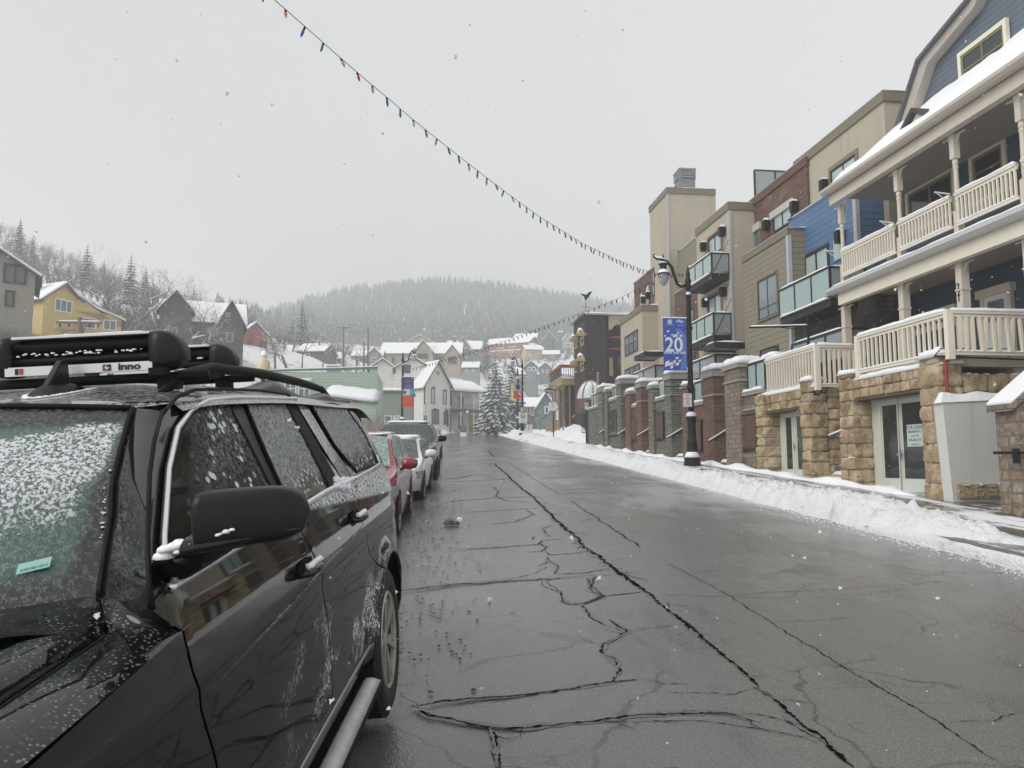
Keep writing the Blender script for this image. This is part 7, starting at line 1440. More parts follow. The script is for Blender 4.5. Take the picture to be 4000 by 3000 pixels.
MB().tube([PS_(-.52+.18*math.cos(a), -2.33-.05*math.sin(a), 1.22+.17*math.sin(a)) for a in np.linspace(0, 2*math.pi, 25)], .014, 8).build('steering_wheel', BLACKTRIM, suv, smooth=True)
MB().tube([PS_(-1.99, -2.75, 1.34), PS_(-1.86, -2.40, 1.70), PS_(-1.80, -2.1, 1.79)], .035, 6).tube([PS_(-1.96, -1.76, 1.34), PS_(-1.80, -1.76, 1.78)], .03, 6).build('left_pillar', PAINT, suv)
def leftF(a, b, c): return PS_(-2.04-a, b, c)
wheel(suv, leftF, 0, .41, .41, .27); wheel(suv, leftF, -3.3, .41, .41, .27)
# running board with snow
rbp = MB(F); rbp.grid(lambda i, j: (lambda y, t: PS_(-.09+.13*math.sin(t), y, .345+.035*math.cos(t)))(-2.75+2.2*i/20, j/10*math.pi*1.1-.3), 21, 11); rbp.f.append(tuple(20*11+j for j in range(11))); rbp = rbp.build('running_board', BLACKTRIM, suv, smooth=True)
snowcap([PS_(-.06, -2.7, .378), PS_(-.06, -.56, .378), PS_(.036, -.56, .372), PS_(.036, -2.7, .372)], .03, rbp, 'snow', over=.0, res=.05, mat=plain('dusty_snow_film', (.5, .51, .53), .8, .4, scale=14))
ring([(-2.7, .545), (-.55, .545)], .012, 'chrome_sill', plain('dull_chrome', (.3, .3, .3), .3, metal=1, bump=0), suv, off=.004, close=False)
# shark fin antenna
A_ = Sx(160, 1565, -.72); ay, az = A_.y, roofz(-.72, A_.y)-.006
an = MB(); prof = [(-.02, .0, .05), (.0, .025, .048), (.03, .04, .045), (.15, .05, .04), (.26, .035, .03), (.3, .0, .012)]
an.grid(lambda i, j: (lambda p, a: PS_(-.72+math.cos(a)*p[2], ay+p[0], az+math.sin(a)*p[1]*1.1))(prof[i], math.pi*j/10), 6, 11); an = an.build('antenna', MATTE, suv, smooth=True)
fn = MB(); fn.prism([PS_(-.732, ay+.02, az+.035), PS_(-.728, ay+.10, az+.125), PS_(-.728, ay+.135, az+.125), PS_(-.732, ay+.15, az+.03)], SL*.022); fn.build('fin', MATTE, an, bevel=.004)
sn_ = MB()
for i in range(60): a = i/60*2*math.pi; x_, y_ = -.72+math.cos(a)*.065, ay+.12+math.sin(a)*.17; blob(sn_, PS_(x_, y_, roofz(x_, y_)+.002), R.uniform(.005, .014), flat=.35)
sn_.build('snow', SNOW, an, smooth=True)
# roof rails
for xr, s_ in ((-.40, 1), (-1.64, -1)):
    m = MB(); m.tube([PS_(xr, y, roofz(xr, y)+h_) for y, h_ in ((-1.95, .0), (-1.80, .05), (-1.5, .078), (-.9, .085), (-.2, .08), (.3, .06), (.62, .0))], [.012, .02, .022, .022, .022, .02, .012], 10); rl = m.build('roof_rail', BLACKTRIM, suv, smooth=True)
    f_ = MB(); f_.grid(lambda i, j: (lambda y, a: PS_(xr+math.cos(a)*.045, y, roofz(xr, y)-.01+math.sin(a)*(.06*math.exp(-((y+.75)/.28)**2)+.035*math.exp(-((y-.3)/.3)**2)+.012)))(-1.2+1.9*i/24, math.pi*j/8), 25, 9); f_.build('rail_foot', plain('grey_plastic', (.05, .05, .052), .55, snow=.2), rl, smooth=True)
# crossbars and the two ski carriers
def rack(label, y, z, xr, xl, side_h=.15, logo=True):
    c = PS_((xr+xl)/2, y, z); t = thing('ski_rack', c, label, 'ski rack', 'ski racks on the near SUV'); W = xr-xl
    slat = lambda x0, x1, y0, y1, z0, z1: MB(F).box(x0, x1, y+y0, y+y1, z+z0, z+z1)
    MB().tube([PS_(xl-.18, y+.02, z-.088), PS_(xr+.16, y+.02, z-.088)], .017, 12).build('crossbar', BLACKTRIM, t, smooth=True)
    MB().grid(lambda i, j: PS_(xl+W*i/4, y+.01+.042*math.cos(j/12*2*math.pi), z+.03+.028*math.sin(j/12*2*math.pi)), 5, 13).build('upper_arm', BLACKTRIM, t, smooth=True)
    MB().grid(lambda i, j: PS_(xl+W*i/4, y+.01+.042*math.cos(j/12*2*math.pi), z-.018+.022*math.sin(j/12*2*math.pi)), 5, 13).build('lower_arm', BLACKTRIM, t, smooth=True)
    AL = plain('brushed_aluminium', (.72, .73, .74), .35, .05, metal=.3)
    a1 = slat(xl+.02, xr-.01, -.045, .05, .058, .066).build('top_strip', AL, t); snowcap([PS_(xl+.02, y-.045, z+.066), PS_(xr-.01, y-.045, z+.066), PS_(xr-.01, y+.05, z+.066), PS_(xl+.02, y+.05, z+.066)], .008, a1, 'snow', over=.0, res=.04)
    a2 = slat(xl+.0, xr+.0, -.052, -.044, -.066, -.036).build('front_strip', AL, t)
    snp = MB()
    for i in range(46): blob(snp, PS_(xl+.03+W*R.random()*.85, y-.03, z+.004+R.uniform(-.004, .006)), R.uniform(.003, .009), flat=.5)
    snp.build('snow', SNOW, t, smooth=True)
    M_ = frameM(PS_(xr-.075, y-.0535, z-.051), SL, SU)
    textmesh('brand_lettering', 'inno', .034, INK, t, M_, ext=.0008, bold=.0012, font_scale=(1.25, .95))
    em = MB(F).box(xr-.163, xr-.150, y-.0545, y-.0525, z-.062, z-.041).build('emblem', plain('emblem_red', (.3, .03, .03), .5, bump=0), t); MB(F).box(xr-.150, xr-.136, y-.0545, y-.0525, z-.062, z-.041).build('emblem', INK, t); MB().prism([PS_(xr-.158, y-.0548, z-.053), PS_(xr-.146, y-.0548, z-.043), PS_(xr-.150, y-.0548, z-.051), PS_(xr-.139, y-.0548, z-.051), PS_(xr-.152, y-.0548, z-.061), PS_(xr-.149, y-.0548, z-.054)], -SA*.0006).build('emblem', AL, t)
    MB(F).box(xl+.035, xl+.046, y-.0545, y-.0525, z-.061, z-.041).build('stripe', INK, t); MB(F).box(xl+.05, xl+.061, y-.0545, y-.0525, z-.061, z-.041).build('stripe', plain('stripe_red', (.45, .05, .04), .5, bump=0), t)
    # rounded end cap with a hinge, on the kerb side a plainer one
    def cap(xc, sg_):
        pr = [(0, .074, .0), (.03, .076, 0), (.06, .068, -.002), (.085, .05, -.006), (.10, .024, -.010)]
        m = MB(); N_ = 20
        def cp__(i, j): d, hh_, dz = pr[i]; a = 2*math.pi*j/N_; c_, s2 = math.cos(a), math.sin(a); ex = .55; return PS_(xc+sg_*d, y+.005+abs(c_)**ex*(1 if c_ > 0 else -1)*.060*(1-.35*(d/.10)**2), z+.0+dz+abs(s2)**ex*(1 if s2 > 0 else -1)*hh_*.92)
        m.grid(lambda i, j: cp__(i, j), 5, N_+1); m.f.append(tuple(range(N_))); m.f.append(tuple(4*(N_+1)+j for j in range(N_))); return m.build('end_cap', MATTE, t, smooth=True)
    cap(xr-.008, 1); cap(xl+.01, -1)
    cl = MB(F).box(xr-.005, xr+.05, y-.07, y-.03, z-.085, z-.06).box(xr+.005, xr+.055, y-.03, y+.06, z-.13, z-.085); cl.bar(PS_(xr+.035, y-.01, z-.11), PS_(xr+.035, y-.01, z-.155), .02); cl.build('clamp', BLACKTRIM, t)
    return t
YF = -1.86; xr1 = Sy(618, 1350, YF).x; xl1 = Sy(55, 1400, YF).x; zc1 = Sy(620, 1358, YF).z
rack('front ski rack on the SUV roof, nearer and larger in view', YF, zc1-.012, xr1, xl1)
xr2 = Sy(842, 1400, -1.05).x; xl2 = xr2-(xr1-xl1)*1.0; zc2 = Sy(842, 1395, -1.05).z
rack('rear ski rack on the SUV roof, partly hidden behind the front one', -1.05, zc2-.012, xr2, xl2)
# thin band of snow along roof edges and belt
sm = MB()
for i in range(150):
    y = R.uniform(-1.9, -.55); blob(sm, PS_(Xs(y, TOPB(y))+.012, y, TOPB(y)+.012), R.uniform(.004, .012)*(1.4 if y > -.9 else 1), flat=.6)
for i in range(60):
    y, z = SS(1330+R.uniform(-30, 25), 1900+R.uniform(-30, 10)); blob(sm, PS_(Xs(y, z)+.008, y, z), R.uniform(.008, .022), flat=.7)
for i in range(16):
    p = lerpL(E1, R.uniform(.3, .7)); blob(sm, PS_(p.x-.008-R.random()*.01, p.y-.012, p.z), R.uniform(.001, .005))
sm.build('stuck_snow', SNOW, suv, smooth=True)

# ---------------------------------------------------------------- other parked cars (front towards the camera)
def carglass(name, f=.35, c=(.02, .035, .033)):
    return snowglass(name, lambda k, x, y, z: k.math('MULTIPLY', k.ramp(k.noise(20, 4, .75), .45, .6), f), c)
def carpaint(name, c, rough=.2, snow=.75): 
    k = N(name, rough, spec=.5, coat=.8); n = k.noise(14, 4, .7); f = k.math('MULTIPLY', k.ramp(k.math('ADD', k.nz(), k.math('MULTIPLY', k.math('SUBTRACT', n, .5), .8)), .72, .98), snow)
    low = k.math('MULTIPLY', k.ramp(k.sep()[2], .75, .25), .45); cc = k.mix(low, c, (.09, .085, .08)); k.col(k.mix(f, cc, (.8, .82, .85))); k.rough(k.mixf(f, rough, .8)); return k.m
def parked_car(label, pos, yaw, pitch, L, Wd, Ht, paint, prof, shld, belt_z, glass, wheel_r=.34, cowl_y=.95, head_y=1.75, tail_y=4.0, mirror=None, dark_mirror=None, lamps=True, grille=True, roofsnow=.06):
    """prof: list of (y, top z); y=0 at the nose"""
    t = thing('parked_car', pos, label, 'car', 'cars parked along the left kerb'); M_ = Matrix.Rotation(yaw, 3, 'Z') @ Matrix.Rotation(pitch, 3, 'X')
    def F(x, y, z): return Vector(pos)+M_ @ Vector((x, y, z))
    ysp = [p[0] for p in prof]; zsp = [p[1] for p in prof]; hw = Wd/2
    def top_(y): return float(np.interp(y, ysp, zsp))
    def halfw(y): e = min(1, max(0, y/.75)); e2 = min(1, max(0, (L-y)/.6)); return hw*(.74+.26*(1-(1-e)**2.2))*(.84+.16*(1-(1-e2)**2))
    def bz(y): return min(belt_z+.06*(y/L), top_(y)-.02)
    def sec(y, t_):       # 0 sill .. 1 centre line
        w_ = halfw(y); b = bz(y); tp = top_(y); sill = .24 if .5 < y < L-.4 else .3
        gh = max(0, tp-b)
        K = [(w_*.96, sill), (w_*1.0, sill+(b-sill)*.35), (w_*1.005, sill+(b-sill)*.7), (w_*.975, b-.02), (w_*.95-gh*.06, b), (w_*.95-gh*.20, b+gh*.62), (w_*.93-gh*.30, b+gh*.90), (w_*.87-gh*.30, tp-.01*0), (w_*.4, tp+.02*min(1, gh*3)), (0, tp+.03*min(1, gh*3))]
        f = t_*(len(K)-1); i = min(int(f), len(K)-2); g_ = f-i; a, c = K[i], K[i+1]; return a[0]*(1-g_)+c[0]*g_, a[1]*(1-g_)+c[1]*g_
    ny, ntt = 60, 28; m = MB()
    def P(i, j):
        y = L*i/(ny-1); tt = j/(ntt-1)*2; s_ = 1 if tt <= 1 else -1; x, z = sec(max(.001, y), tt if tt <= 1 else 2-tt); return F(x*s_, y, z)
    m.grid(P, ny, ntt); m.f.append(tuple(range(ntt))); m.f.append(tuple((ny-1)*ntt+j for j in range(ntt))); m.build('body', paint, t, smooth=True)
    def G_(y, tt, off=.006, s_=1): x, z = sec(y, tt); x2, z2 = sec(y, min(1, tt+.02)); n = Vector((z2-z, 0, -(x2-x))); n = n.normalized() if n.length > 0 else Vector((1, 0, 0)); return F((x+n.x*off)*s_, y, z+abs(n.z)*off)
    # windshield / rear window: strip over the sloping part, side windows between belt and roof
    g = MB(); g.grid(lambda i, j: (lambda y, u_: (lambda x, z: F(x*.97*u_, y-.012, z+.018))(sec(y, 7/9)[0], top_(y)+.012*(1-u_*u_)))(cowl_y+(head_y-cowl_y)*(.03+.94*i/10), j/12*2-1), 11, 13); g.build('windshield', glass, t, smooth=True)
    for s_ in (1, -1):
        for a, b in ((head_y-.42, (head_y+tail_y)/2-.22), ((head_y+tail_y)/2-.16, tail_y-.45)):
            w_ = MB(); w_.grid(lambda i, j: (lambda y: G_(y, (4.15+(2.0)*j/6)/9, .008, s_))(a+(b-a)*i/10), 11, 7); w_.build('side_window', glass, t, smooth=True)
        for wy in (.85, L-.95): 
            wheel(t, lambda x, y, z, s_=s_: F(x*s_, y, z), wy, wheel_r, wheel_r, .22, spokes=5, x0=halfw(wy)+.012)
            MB().grid(lambda i, j: F((halfw(wy)*1.005+.004)*s_, wy+(wheel_r+.055)*math.cos(math.pi*i/14)*j, wheel_r+(wheel_r+.055)*math.sin(math.pi*i/14)*j), 15, 2).build('wheel_arch', BLACKTRIM, t)
        y0 = head_y-.6; x0 = halfw(y0)
        mm_ = MB().lathe(F((x0+.13)*s_, y0, bz(y0)+.13), [(.01, -.13), (.07, -.12), (.095, -.04), (.09, .06), (.05, .12), (.01, .125)], 12, ax=F(1, .12, 0)-F(0, 0, 0)); o = mm_.build('side_mirror', mirror or paint, t, smooth=True); MB().bar(F((x0-.02)*s_, y0, bz(y0)+.02), F((x0+.1)*s_, y0, bz(y0)+.10), .05, .04).lathe(F((x0+.13)*s_, y0+.02, bz(y0)+.09), [(.01, -.11), (.05, -.1), (.06, .0), (.04, .1), (.01, .11)], 8, ax=F(1, .12, 0)-F(0, 0, 0)).build('mirror_base', BLACKTRIM, o)
        if lamps:
            hz = top_(.25)-.14; hl = MB(); hl.grid(lambda i, j: (lambda y: F((halfw(y)+.008-.0*j)*s_ if j else (halfw(y)*.72)*s_, y-.02 if j else y-.06, hz+(i/4-.5)*.16))(.10+.14*j), 5, 5); hl.build('headlight', plain('headlight_lens', (.25, .27, .28), .1, .4, scale=30, spec=.9), t, smooth=True)
        MB().grid(lambda i, j: F((halfw(L-.04)*.98+.004)*s_, L-.22+.2*j, bz(L)-.35+.3*i), 2, 2).build('tail_light', plain('tail_red', (.3, .02, .02), .2), t)
    if grille:
        MB(F).box(-hw*.45, hw*.45, -.015, .01, .52, .70).build('grille', BLACKTRIM, t); MB(F).box(-hw*.62, hw*.62, -.02, .02, .26, .44).build('lower_intake', BLACKTRIM, t); MB(F).box(-.26, .26, -.03, -.018, .44, .52).build('number_plate', plain('plate', (.5, .5, .5), .5), t)
    if roofsnow:
        a = head_y+.15; b = tail_y-.25; w_ = sec((a+b)/2, 7/9)[0]*.95; zz = top_((a+b)/2)+.03; snowcap([F(-w_, a, zz-.02), F(w_, a, zz-.02), F(w_, b, zz-.02), F(-w_, b, zz-.02)], roofsnow, t, 'roof_snow', over=.0, res=.12)
    return t, F
PT = math.atan(G)
REDP = carpaint('red_car_paint', (.26, .012, .02), snow=.12); WHP = carpaint('white_car_paint', (.72, .72, .70)); BKP = carpaint('dark_grey_car_paint', (.012, .013, .015), snow=.2); SIP = carpaint('silver_car_paint', (.38, .39, .40))
def kerbpos(px_side, Y, Wd, extra=0): X = (px_side-1750)/3016*Y+extra; return (X-Wd/2, Y, G*Y)
sd_ = [(0, .62), (.06, .76), (.5, .88), (1.05, .99), (1.95, 1.43), (2.6, 1.47), (3.4, 1.42), (4.3, 1.08), (4.55, 1.02), (4.65, .8)]
hat = [(0, .60), (.06, .72), (.5, .84), (.98, .95), (1.75, 1.36), (2.4, 1.40), (3.5, 1.36), (4.05, 1.15), (4.25, .9)]
sv_ = [(0, .75), (.06, .95), (.4, 1.06), (1.2, 1.13), (1.85, 1.68), (2.6, 1.76), (4.1, 1.72), (4.7, 1.3), (4.95, 1.0)]
cu_ = [(0, .66), (.06, .84), (.45, .96), (1.1, 1.05), (1.85, 1.52), (2.5, 1.58), (3.7, 1.53), (4.35, 1.2), (4.6, 1.0)]
parked_car('bright red parked car directly behind the near SUV', (-.75-.92, 11.2, G*11.2-.1), rad(-.8), PT, 4.6, 1.84, 1.62, REDP, cu_, 0, .98, carglass('red_car_glass', .35, (.16, .24, .23)), wheel_r=.35, cowl_y=1.1, head_y=1.85, tail_y=4.3, roofsnow=.02)
parked_car('white hatchback parked between the red car and the dark SUV', (-.56-.89, 16.5, G*16.5-.1), rad(-2.6), PT, 4.25, 1.78, 1.45, WHP, hat, 0, .92, carglass('white_car_glass', .15), wheel_r=.33, cowl_y=.98, head_y=1.75, tail_y=4.0, roofsnow=.05)
parked_car('black parked SUV with snowy roof behind the white hatchback', (-.32-.98, 22.3, G*22.3-.1), rad(-.5), PT, 4.95, 1.96, 1.76, BKP, sv_, 0, 1.12, carglass('dark_suv_glass', .1, (.03, .05, .047)), wheel_r=.39, cowl_y=1.2, head_y=1.85, tail_y=4.6, mirror=BLACKTRIM, roofsnow=.05)
parked_car('silver car parked farthest up the kerb beyond the black SUV', (-.33-.9, 35.6, G*35.6-.1), rad(-.5), PT, 4.5, 1.8, 1.5, SIP, sd_, 0, .95, carglass('silver_car_glass', .2), cowl_y=1.05, head_y=1.9, tail_y=4.2, roofsnow=.06)
for q, (px_, Y_) in enumerate([(1640, 12.0)]): pass
# ---------------------------------------------------------------- street lamps, banners, signs
k = N('lamp_glass', .2, spec=.5); k.col(k.mix(k.noise(4, 4), (.25, .26, .26), (.5, .52, .52))); LAMPG = k.m
def lamp_proto(loc, label, sgn=-1, hgt=7.4):
    t = thing('street_lamp', loc, label, 'street lamp', 'black ornate street lamps'); b = Vector(loc)
    s = hgt/7.4
    MB().lathe(b, [(.30, -.3), (.30, .30), (.24, .36), (.20, .45), (.185, .9), (.155, 1.0), (.15, 1.6), (.165, 1.66), (.19, 1.72), (.19, 1.82), (.12, 1.9)], 18).build('base', BLKMETAL, t, smooth=False)
    MB().lathe(b, [(.105, 1.8), (.10, 4.0), (.085, 6.3), (.10, 6.33), (.115, 6.4), (.07, 6.5), (.075, 6.7)], 14).build('post', BLKMETAL, t, smooth=True)
    MB().lathe(b, [(.30, .301), (.25, .40), (.14, .62), (.05, .85), (.01, .95)], 16).build('base_snow', SNOW, t, smooth=True)
    MB().lathe(b, [(.195, 1.823), (.19, 1.9), (.12, 1.99), (.09, 2.0)], 14).build('collar_snow', SNOW, t, smooth=True)
    MB().lathe(b, [(.10, 6.42), (.09, 6.5), (.05, 6.6), (.03, 6.62)], 10).build('snow', SNOW, t, smooth=True)
    fi = MB().lathe(b, [(.06, 6.6), (.12, 6.72), (.10, 6.9), (.13, 6.98), (.07, 7.1), (.09, 7.2), (.05, 7.4), (.01, 7.55)], 12).build('finial', BLKMETAL, t, smooth=True)
    A = [(0, 6.85), (.25, 6.75), (.42, 6.85), (.52, 7.15), (.62, 7.5), (.80, 7.72), (1.02, 7.80), (1.2, 7.82), (1.32, 7.9), (1.28, 8.0)]
    ap = [b+Vector((sgn*x, 0, z)) for x, z in A]; MB().tube(ap, [.07, .065, .06, .06, .058, .055, .05, .045, .035, .03], 10).lathe(b+Vector((sgn*.95, 0, 7.82)), [(.04, 0), (.05, .06), (.02, .14), (.01, .2)], 8).build('arm', BLKMETAL, t, smooth=True)
    MB().tube([p+Vector((0, 0, .05)) for p in ap[5:9]], [.03, .06, .055, .02], 8).tube([p+Vector((0, 0, .05)) for p in ap[1:3]], [.05, .02], 6).build('arm_snow', SNOW, t, smooth=True)
    c = b+Vector((sgn*.95, 0, 0))
    hd = lambda L: [(r*.66, 7.82-(7.82-z)*.53) for r, z in L]
    o = MB().lathe(c, hd([(.03, 7.75), (.05, 7.6), (.14, 7.52), (.26, 7.47), (.26, 7.38), (.2, 7.33), (.18, 7.02), (.2, 6.95), (.37, 6.72), (.37, 6.66), (.33, 6.66)]), 20).build('lamp_head', BLKMETAL, t, smooth=False)
    MB().lathe(c, hd([(.33, 6.67), (.32, 6.5), (.28, 6.25), (.18, 6.0), (.06, 5.85), (.01, 5.82)]), 18).build('globe', LAMPG, o, smooth=True)
    MB().lathe(c, hd([(.36, 6.745), (.30, 6.86), (.22, 6.98), (.19, 7.03)]), 14).build('head_snow', SNOW, o, smooth=True); MB().lathe(c, hd([(.25, 7.475), (.2, 7.56), (.06, 7.6)]), 12).build('head_snow', SNOW, o, smooth=True)
    for z in (2.95, 5.15): MB().bar(b+Vector((0, 0, z)), b+Vector((sgn*.98, 0, z)), .03).lathe(b, [(.13, z-.06), (.13, z+.06)], 12).build('banner_arm', BLKMETAL, t)
    return t
LP = Vector((8.78, 27.2, G*27.2+.13)); top1 = atY(2680, 1040, 27.2).z; S1 = (top1-LP.z)/7.55
l1 = lamp_proto((0, 0, 0), 'black ornate street lamp nearest on the right pavement, holding the blue banner'); l1.location = LP; l1.scale = (S1, S1, S1)
def lampat(px, py_top, Y, lab, X=None, zg=.12, flip=False):
    X = (px-1750)/3016*Y if X is None else X; z = G*Y+zg; top = atY(px, py_top, Y).z; s = (top-z)/7.55; o = copy_tree(l1); o.location = (X, Y, z); o.scale = (s, s, s); o.rotation_euler = (0, 0, math.pi if flip else 0); o['label'] = lab; return o, s
l2, s2 = lampat(1570, 1376, 62, 'black street lamp on the left kerb with the dark portrait banner', flip=True)
l3, s3 = lampat(2041, 1402, 72, 'black street lamp on the right corner with the round parking sign', zg=.3)
l4, s4 = lampat(2022, 1436, 82, 'farther black street lamp beside the corner one, with the yellow banner', zg=.3)
def quadM(c, W, Hh): return frameM(c, Vector((1, 0, 0)), Vector((0, 0, 1)))
def banner(label, x0, x1, y0, y1, Y, bands, name='street_banner'):
    a = atY(x0, y1, Y); b = atY(x1, y0, Y); t = thing(name, (a+b)/2, label, 'banner'); W = b.x-a.x; Hh = b.z-a.z
    for i, (f0, f1, m) in enumerate(bands): MB().box(a.x, b.x, Y-.012, Y+.012, a.z+Hh*f0, a.z+Hh*f1).build('cloth', m, t)
    s_ = MB().box(a.x-.04, b.x+.03, Y-.03, Y+.03, b.z, b.z+.05*W).build('snow', SNOW, t)
    return t, a, W, Hh
def flat(mb, a, W, Hh, Y, pts, d=.004): mb.prism([(a.x+W*u, Y-.0125, a.z+Hh*v) for u, v in pts], Vector((0, -d, 0)))
BLU = plain('banner_blue', (.03, .09, .42), .6, .1, bump=0, scale=2); BLU2 = plain('banner_light_blue', (.10, .2, .58), .6, .05, bump=0); BW = plain('banner_white', (.72, .74, .76), .6, .03, bump=0); BRED = plain('banner_red', (.5, .04, .02), .6, .1, bump=0); BYEL = plain('banner_yellow', (.6, .42, .12), .6, .1, bump=0); BPUR = plain('banner_night_purple', (.03, .025, .07), .6, .7, scale=3, bump=0); BORG = plain('banner_orange', (.55, .10, .03), .6, .1, bump=0); BGREY = plain('banner_grey', (.35, .35, .34), .6, .1, bump=0)
Y = 27.1; t, a, W, Hh = banner('blue 20 YEARS 2002-2022 banner hanging from the nearest street lamp', 2593, 2678, 1244, 1447, Y, [(0, 1, BLU)])
m = MB(); flat(m, a, W, Hh, Y, [(.55, .80), (.75, .80), (.98, .68), (.98, .05), (.70, .0), (.85, .35), (.62, .62)], .002); m.build('pattern', BLU2, t)
def dia(mb, u, v, w_, h_, sk=.25): flat(mb, a, W, Hh, Y, [(u, v), (u+w_, v+h_*.35), (u+w_*1.1, v+h_*1.35), (u+w_*.1, v+h_)], .005)
m = MB()
for u, v, w_, h_ in [(.16, .725, .10, .035), (.05, .64, .06, .03), (.42, .63, .18, .05), (.34, .665, .08, .025), (.62, .70, .06, .03), (.72, .64, .10, .035), (.05, .06, .18, .1), (.22, .09, .2, .06), (.28, .03, .12, .05), (.38, .12, .14, .06), (.52, .09, .14, .05), (.52, .21, .12, .04), (.64, .16, .11, .04)]: dia(m, u, v, w_, h_)
m.build('pattern', BW, t)
textmesh('lettering', '20', .62*W/.81*.98, BW, t, frameM((a.x+W*.46, Y-.019, a.z+Hh*.48), (1, 0, 0), (0, 0, 1)), font_scale=(1.05, 1.15), bold=.012)
textmesh('lettering', 'YEARS 2002-2022', .105*W/.81, BW, t, frameM((a.x+W*.49, Y-.016, a.z+Hh*.337), (1, 0, 0), (0, 0, 1)), ext=.002, bold=.003)
m = MB()   # snow crystal emblem
for q in range(6): an_ = q*math.pi/3+.26; c, s_ = math.cos(an_), math.sin(an_); cx, cz = .30, .93; f = W/Hh; flat(m, a, W, Hh, Y, [(cx-s_*.02, cz+c*.02*f), (cx+c*.10-s_*.03, cz+(s_*.10+c*.03)*f), (cx+c*.12, cz+s_*.12*f), (cx+c*.10+s_*.03, cz+(s_*.10-c*.03)*f), (cx+s_*.02, cz-c*.02*f)], .004)
m.build('emblem', BW, t); m = MB()
for q in range(3): flat(m, a, W, Hh, Y, [(.58, .915+q*.016), (.68, .93+q*.016), (.80, .912+q*.016), (.90, .915+q*.016), (.90, .922+q*.016), (.80, .920+q*.016), (.68, .938+q*.016), (.58, .922+q*.016)], .004)
m.lathe(Vector((a.x+W*.74, Y-.017, a.z+Hh*.965)), [(.02, 0), (.02, .004)], 10, ax=(0, 1, 0)); m.build('emblem', BW, t)
textmesh('lettering', 'SALT LAKE 2002', .045, BW, t, frameM((a.x+W*.30, Y-.016, a.z+Hh*.868), (1, 0, 0), (0, 0, 1)), ext=.001); textmesh('lettering', 'anniversary', .05, BW, t, frameM((a.x+W*.76, Y-.016, a.z+Hh*.865), (1, 0, 0), (0, 0, 1)), ext=.001)
def figure(t, a, W, Hh, Y, cols, yb):    # printed figure: coloured fields with a shape of their own
    for pts, mt in cols: m = MB(); flat(m, a, W, Hh, Y, pts, .004); m.build('print', mt, t)
PSK = plain('print_dark', (.04, .03, .05), .7, bump=0); PBL = plain('print_blue', (.05, .16, .4), .7, bump=0); PWH = plain('print_pale', (.5, .55, .62), .7, bump=0); PCY = plain('print_cyan', (.08, .3, .5), .7, bump=0); PVI = plain('print_violet', (.1, .08, .25), .7, .6, scale=3, bump=0)
Y = 61.8; t, a, W, Hh = banner('dark banner with red PARK CITY foot on the left kerb lamp', 1572, 1617, 1473, 1589, Y, [(.38, 1, BPUR), (0, .378, BRED)])
figure(t, a, W, Hh, Y, [([(.05, .6), (.3, .75), (.6, .78), (.85, .68), (.95, .6)], PVI), ([(.15, .84), (.5, .93), (.8, .86), (.6, .8), (.3, .8)], PVI), ([(.02, .38), (.02, .58), (.3, .6), (.35, .38)], PWH), ([(.36, .38), (.34, .6), (.62, .6), (.66, .38)], PWH), ([(.66, .4), (.64, .58), (.98, .6), (.98, .4)], PCY), ([(.04, .46), (.1, .56), (.3, .5), (.2, .4)], PBL)], 0)
for i, (s_, z) in enumerate((('PARK', .31), ('CITY', .19))): textmesh('lettering', s_, .33*W, BORG, t, frameM((a.x+W*.5, Y-.02, a.z+Hh*z), (1, 0, 0), (0, 0, 1)), font_scale=(1.15, 1), bold=.01)
Y = 71.8; t, a, W, Hh = banner('white banner with a skier print and red foot on the corner lamp', 2006, 2035, 1476, 1557, Y, [(.38, 1, BGREY), (0, .378, BRED)])
figure(t, a, W, Hh, Y, [([(.45, .78), (.5, .92), (.75, .95), (.85, .85), (.75, .76)], PSK), ([(.2, .62), (.45, .78), (.8, .76), (.9, .6), (.8, .42), (.4, .42)], PBL), ([(.4, .45), (.42, .66), (.75, .66), (.78, .45)], PWH)], 0)
textmesh('lettering', 'PARK', .28*W, BORG, t, frameM((a.x+W*.45, Y-.02, a.z+Hh*.30), (1, 0, 0), (0, 0, 1)), bold=.01); textmesh('lettering', 'CITY', .28*W, BORG, t, frameM((a.x+W*.42, Y-.02, a.z+Hh*.18), (1, 0, 0), (0, 0, 1)), bold=.01); m = MB(); flat(m, a, W, Hh, Y, [(.55, .33), (.72, .36), (.95, .18), (.95, .12)], .005); m.build('print', BW, t)
Y = 81.8; t, a, W, Hh = banner('yellow banner half hidden behind the skier banner', 1995, 2019, 1500, 1566, Y, [(0, 1, BYEL)]); textmesh('lettering', '2', .6*W, BW, t, frameM((a.x+W*.3, Y-.02, a.z+Hh*.42), (1, 0, 0), (0, 0, 1)), bold=.02); m = MB(); flat(m, a, W, Hh, Y, [(.2, .05), (.5, .08), (.5, .16), (.2, .15)]); m.build('print', BW, t)
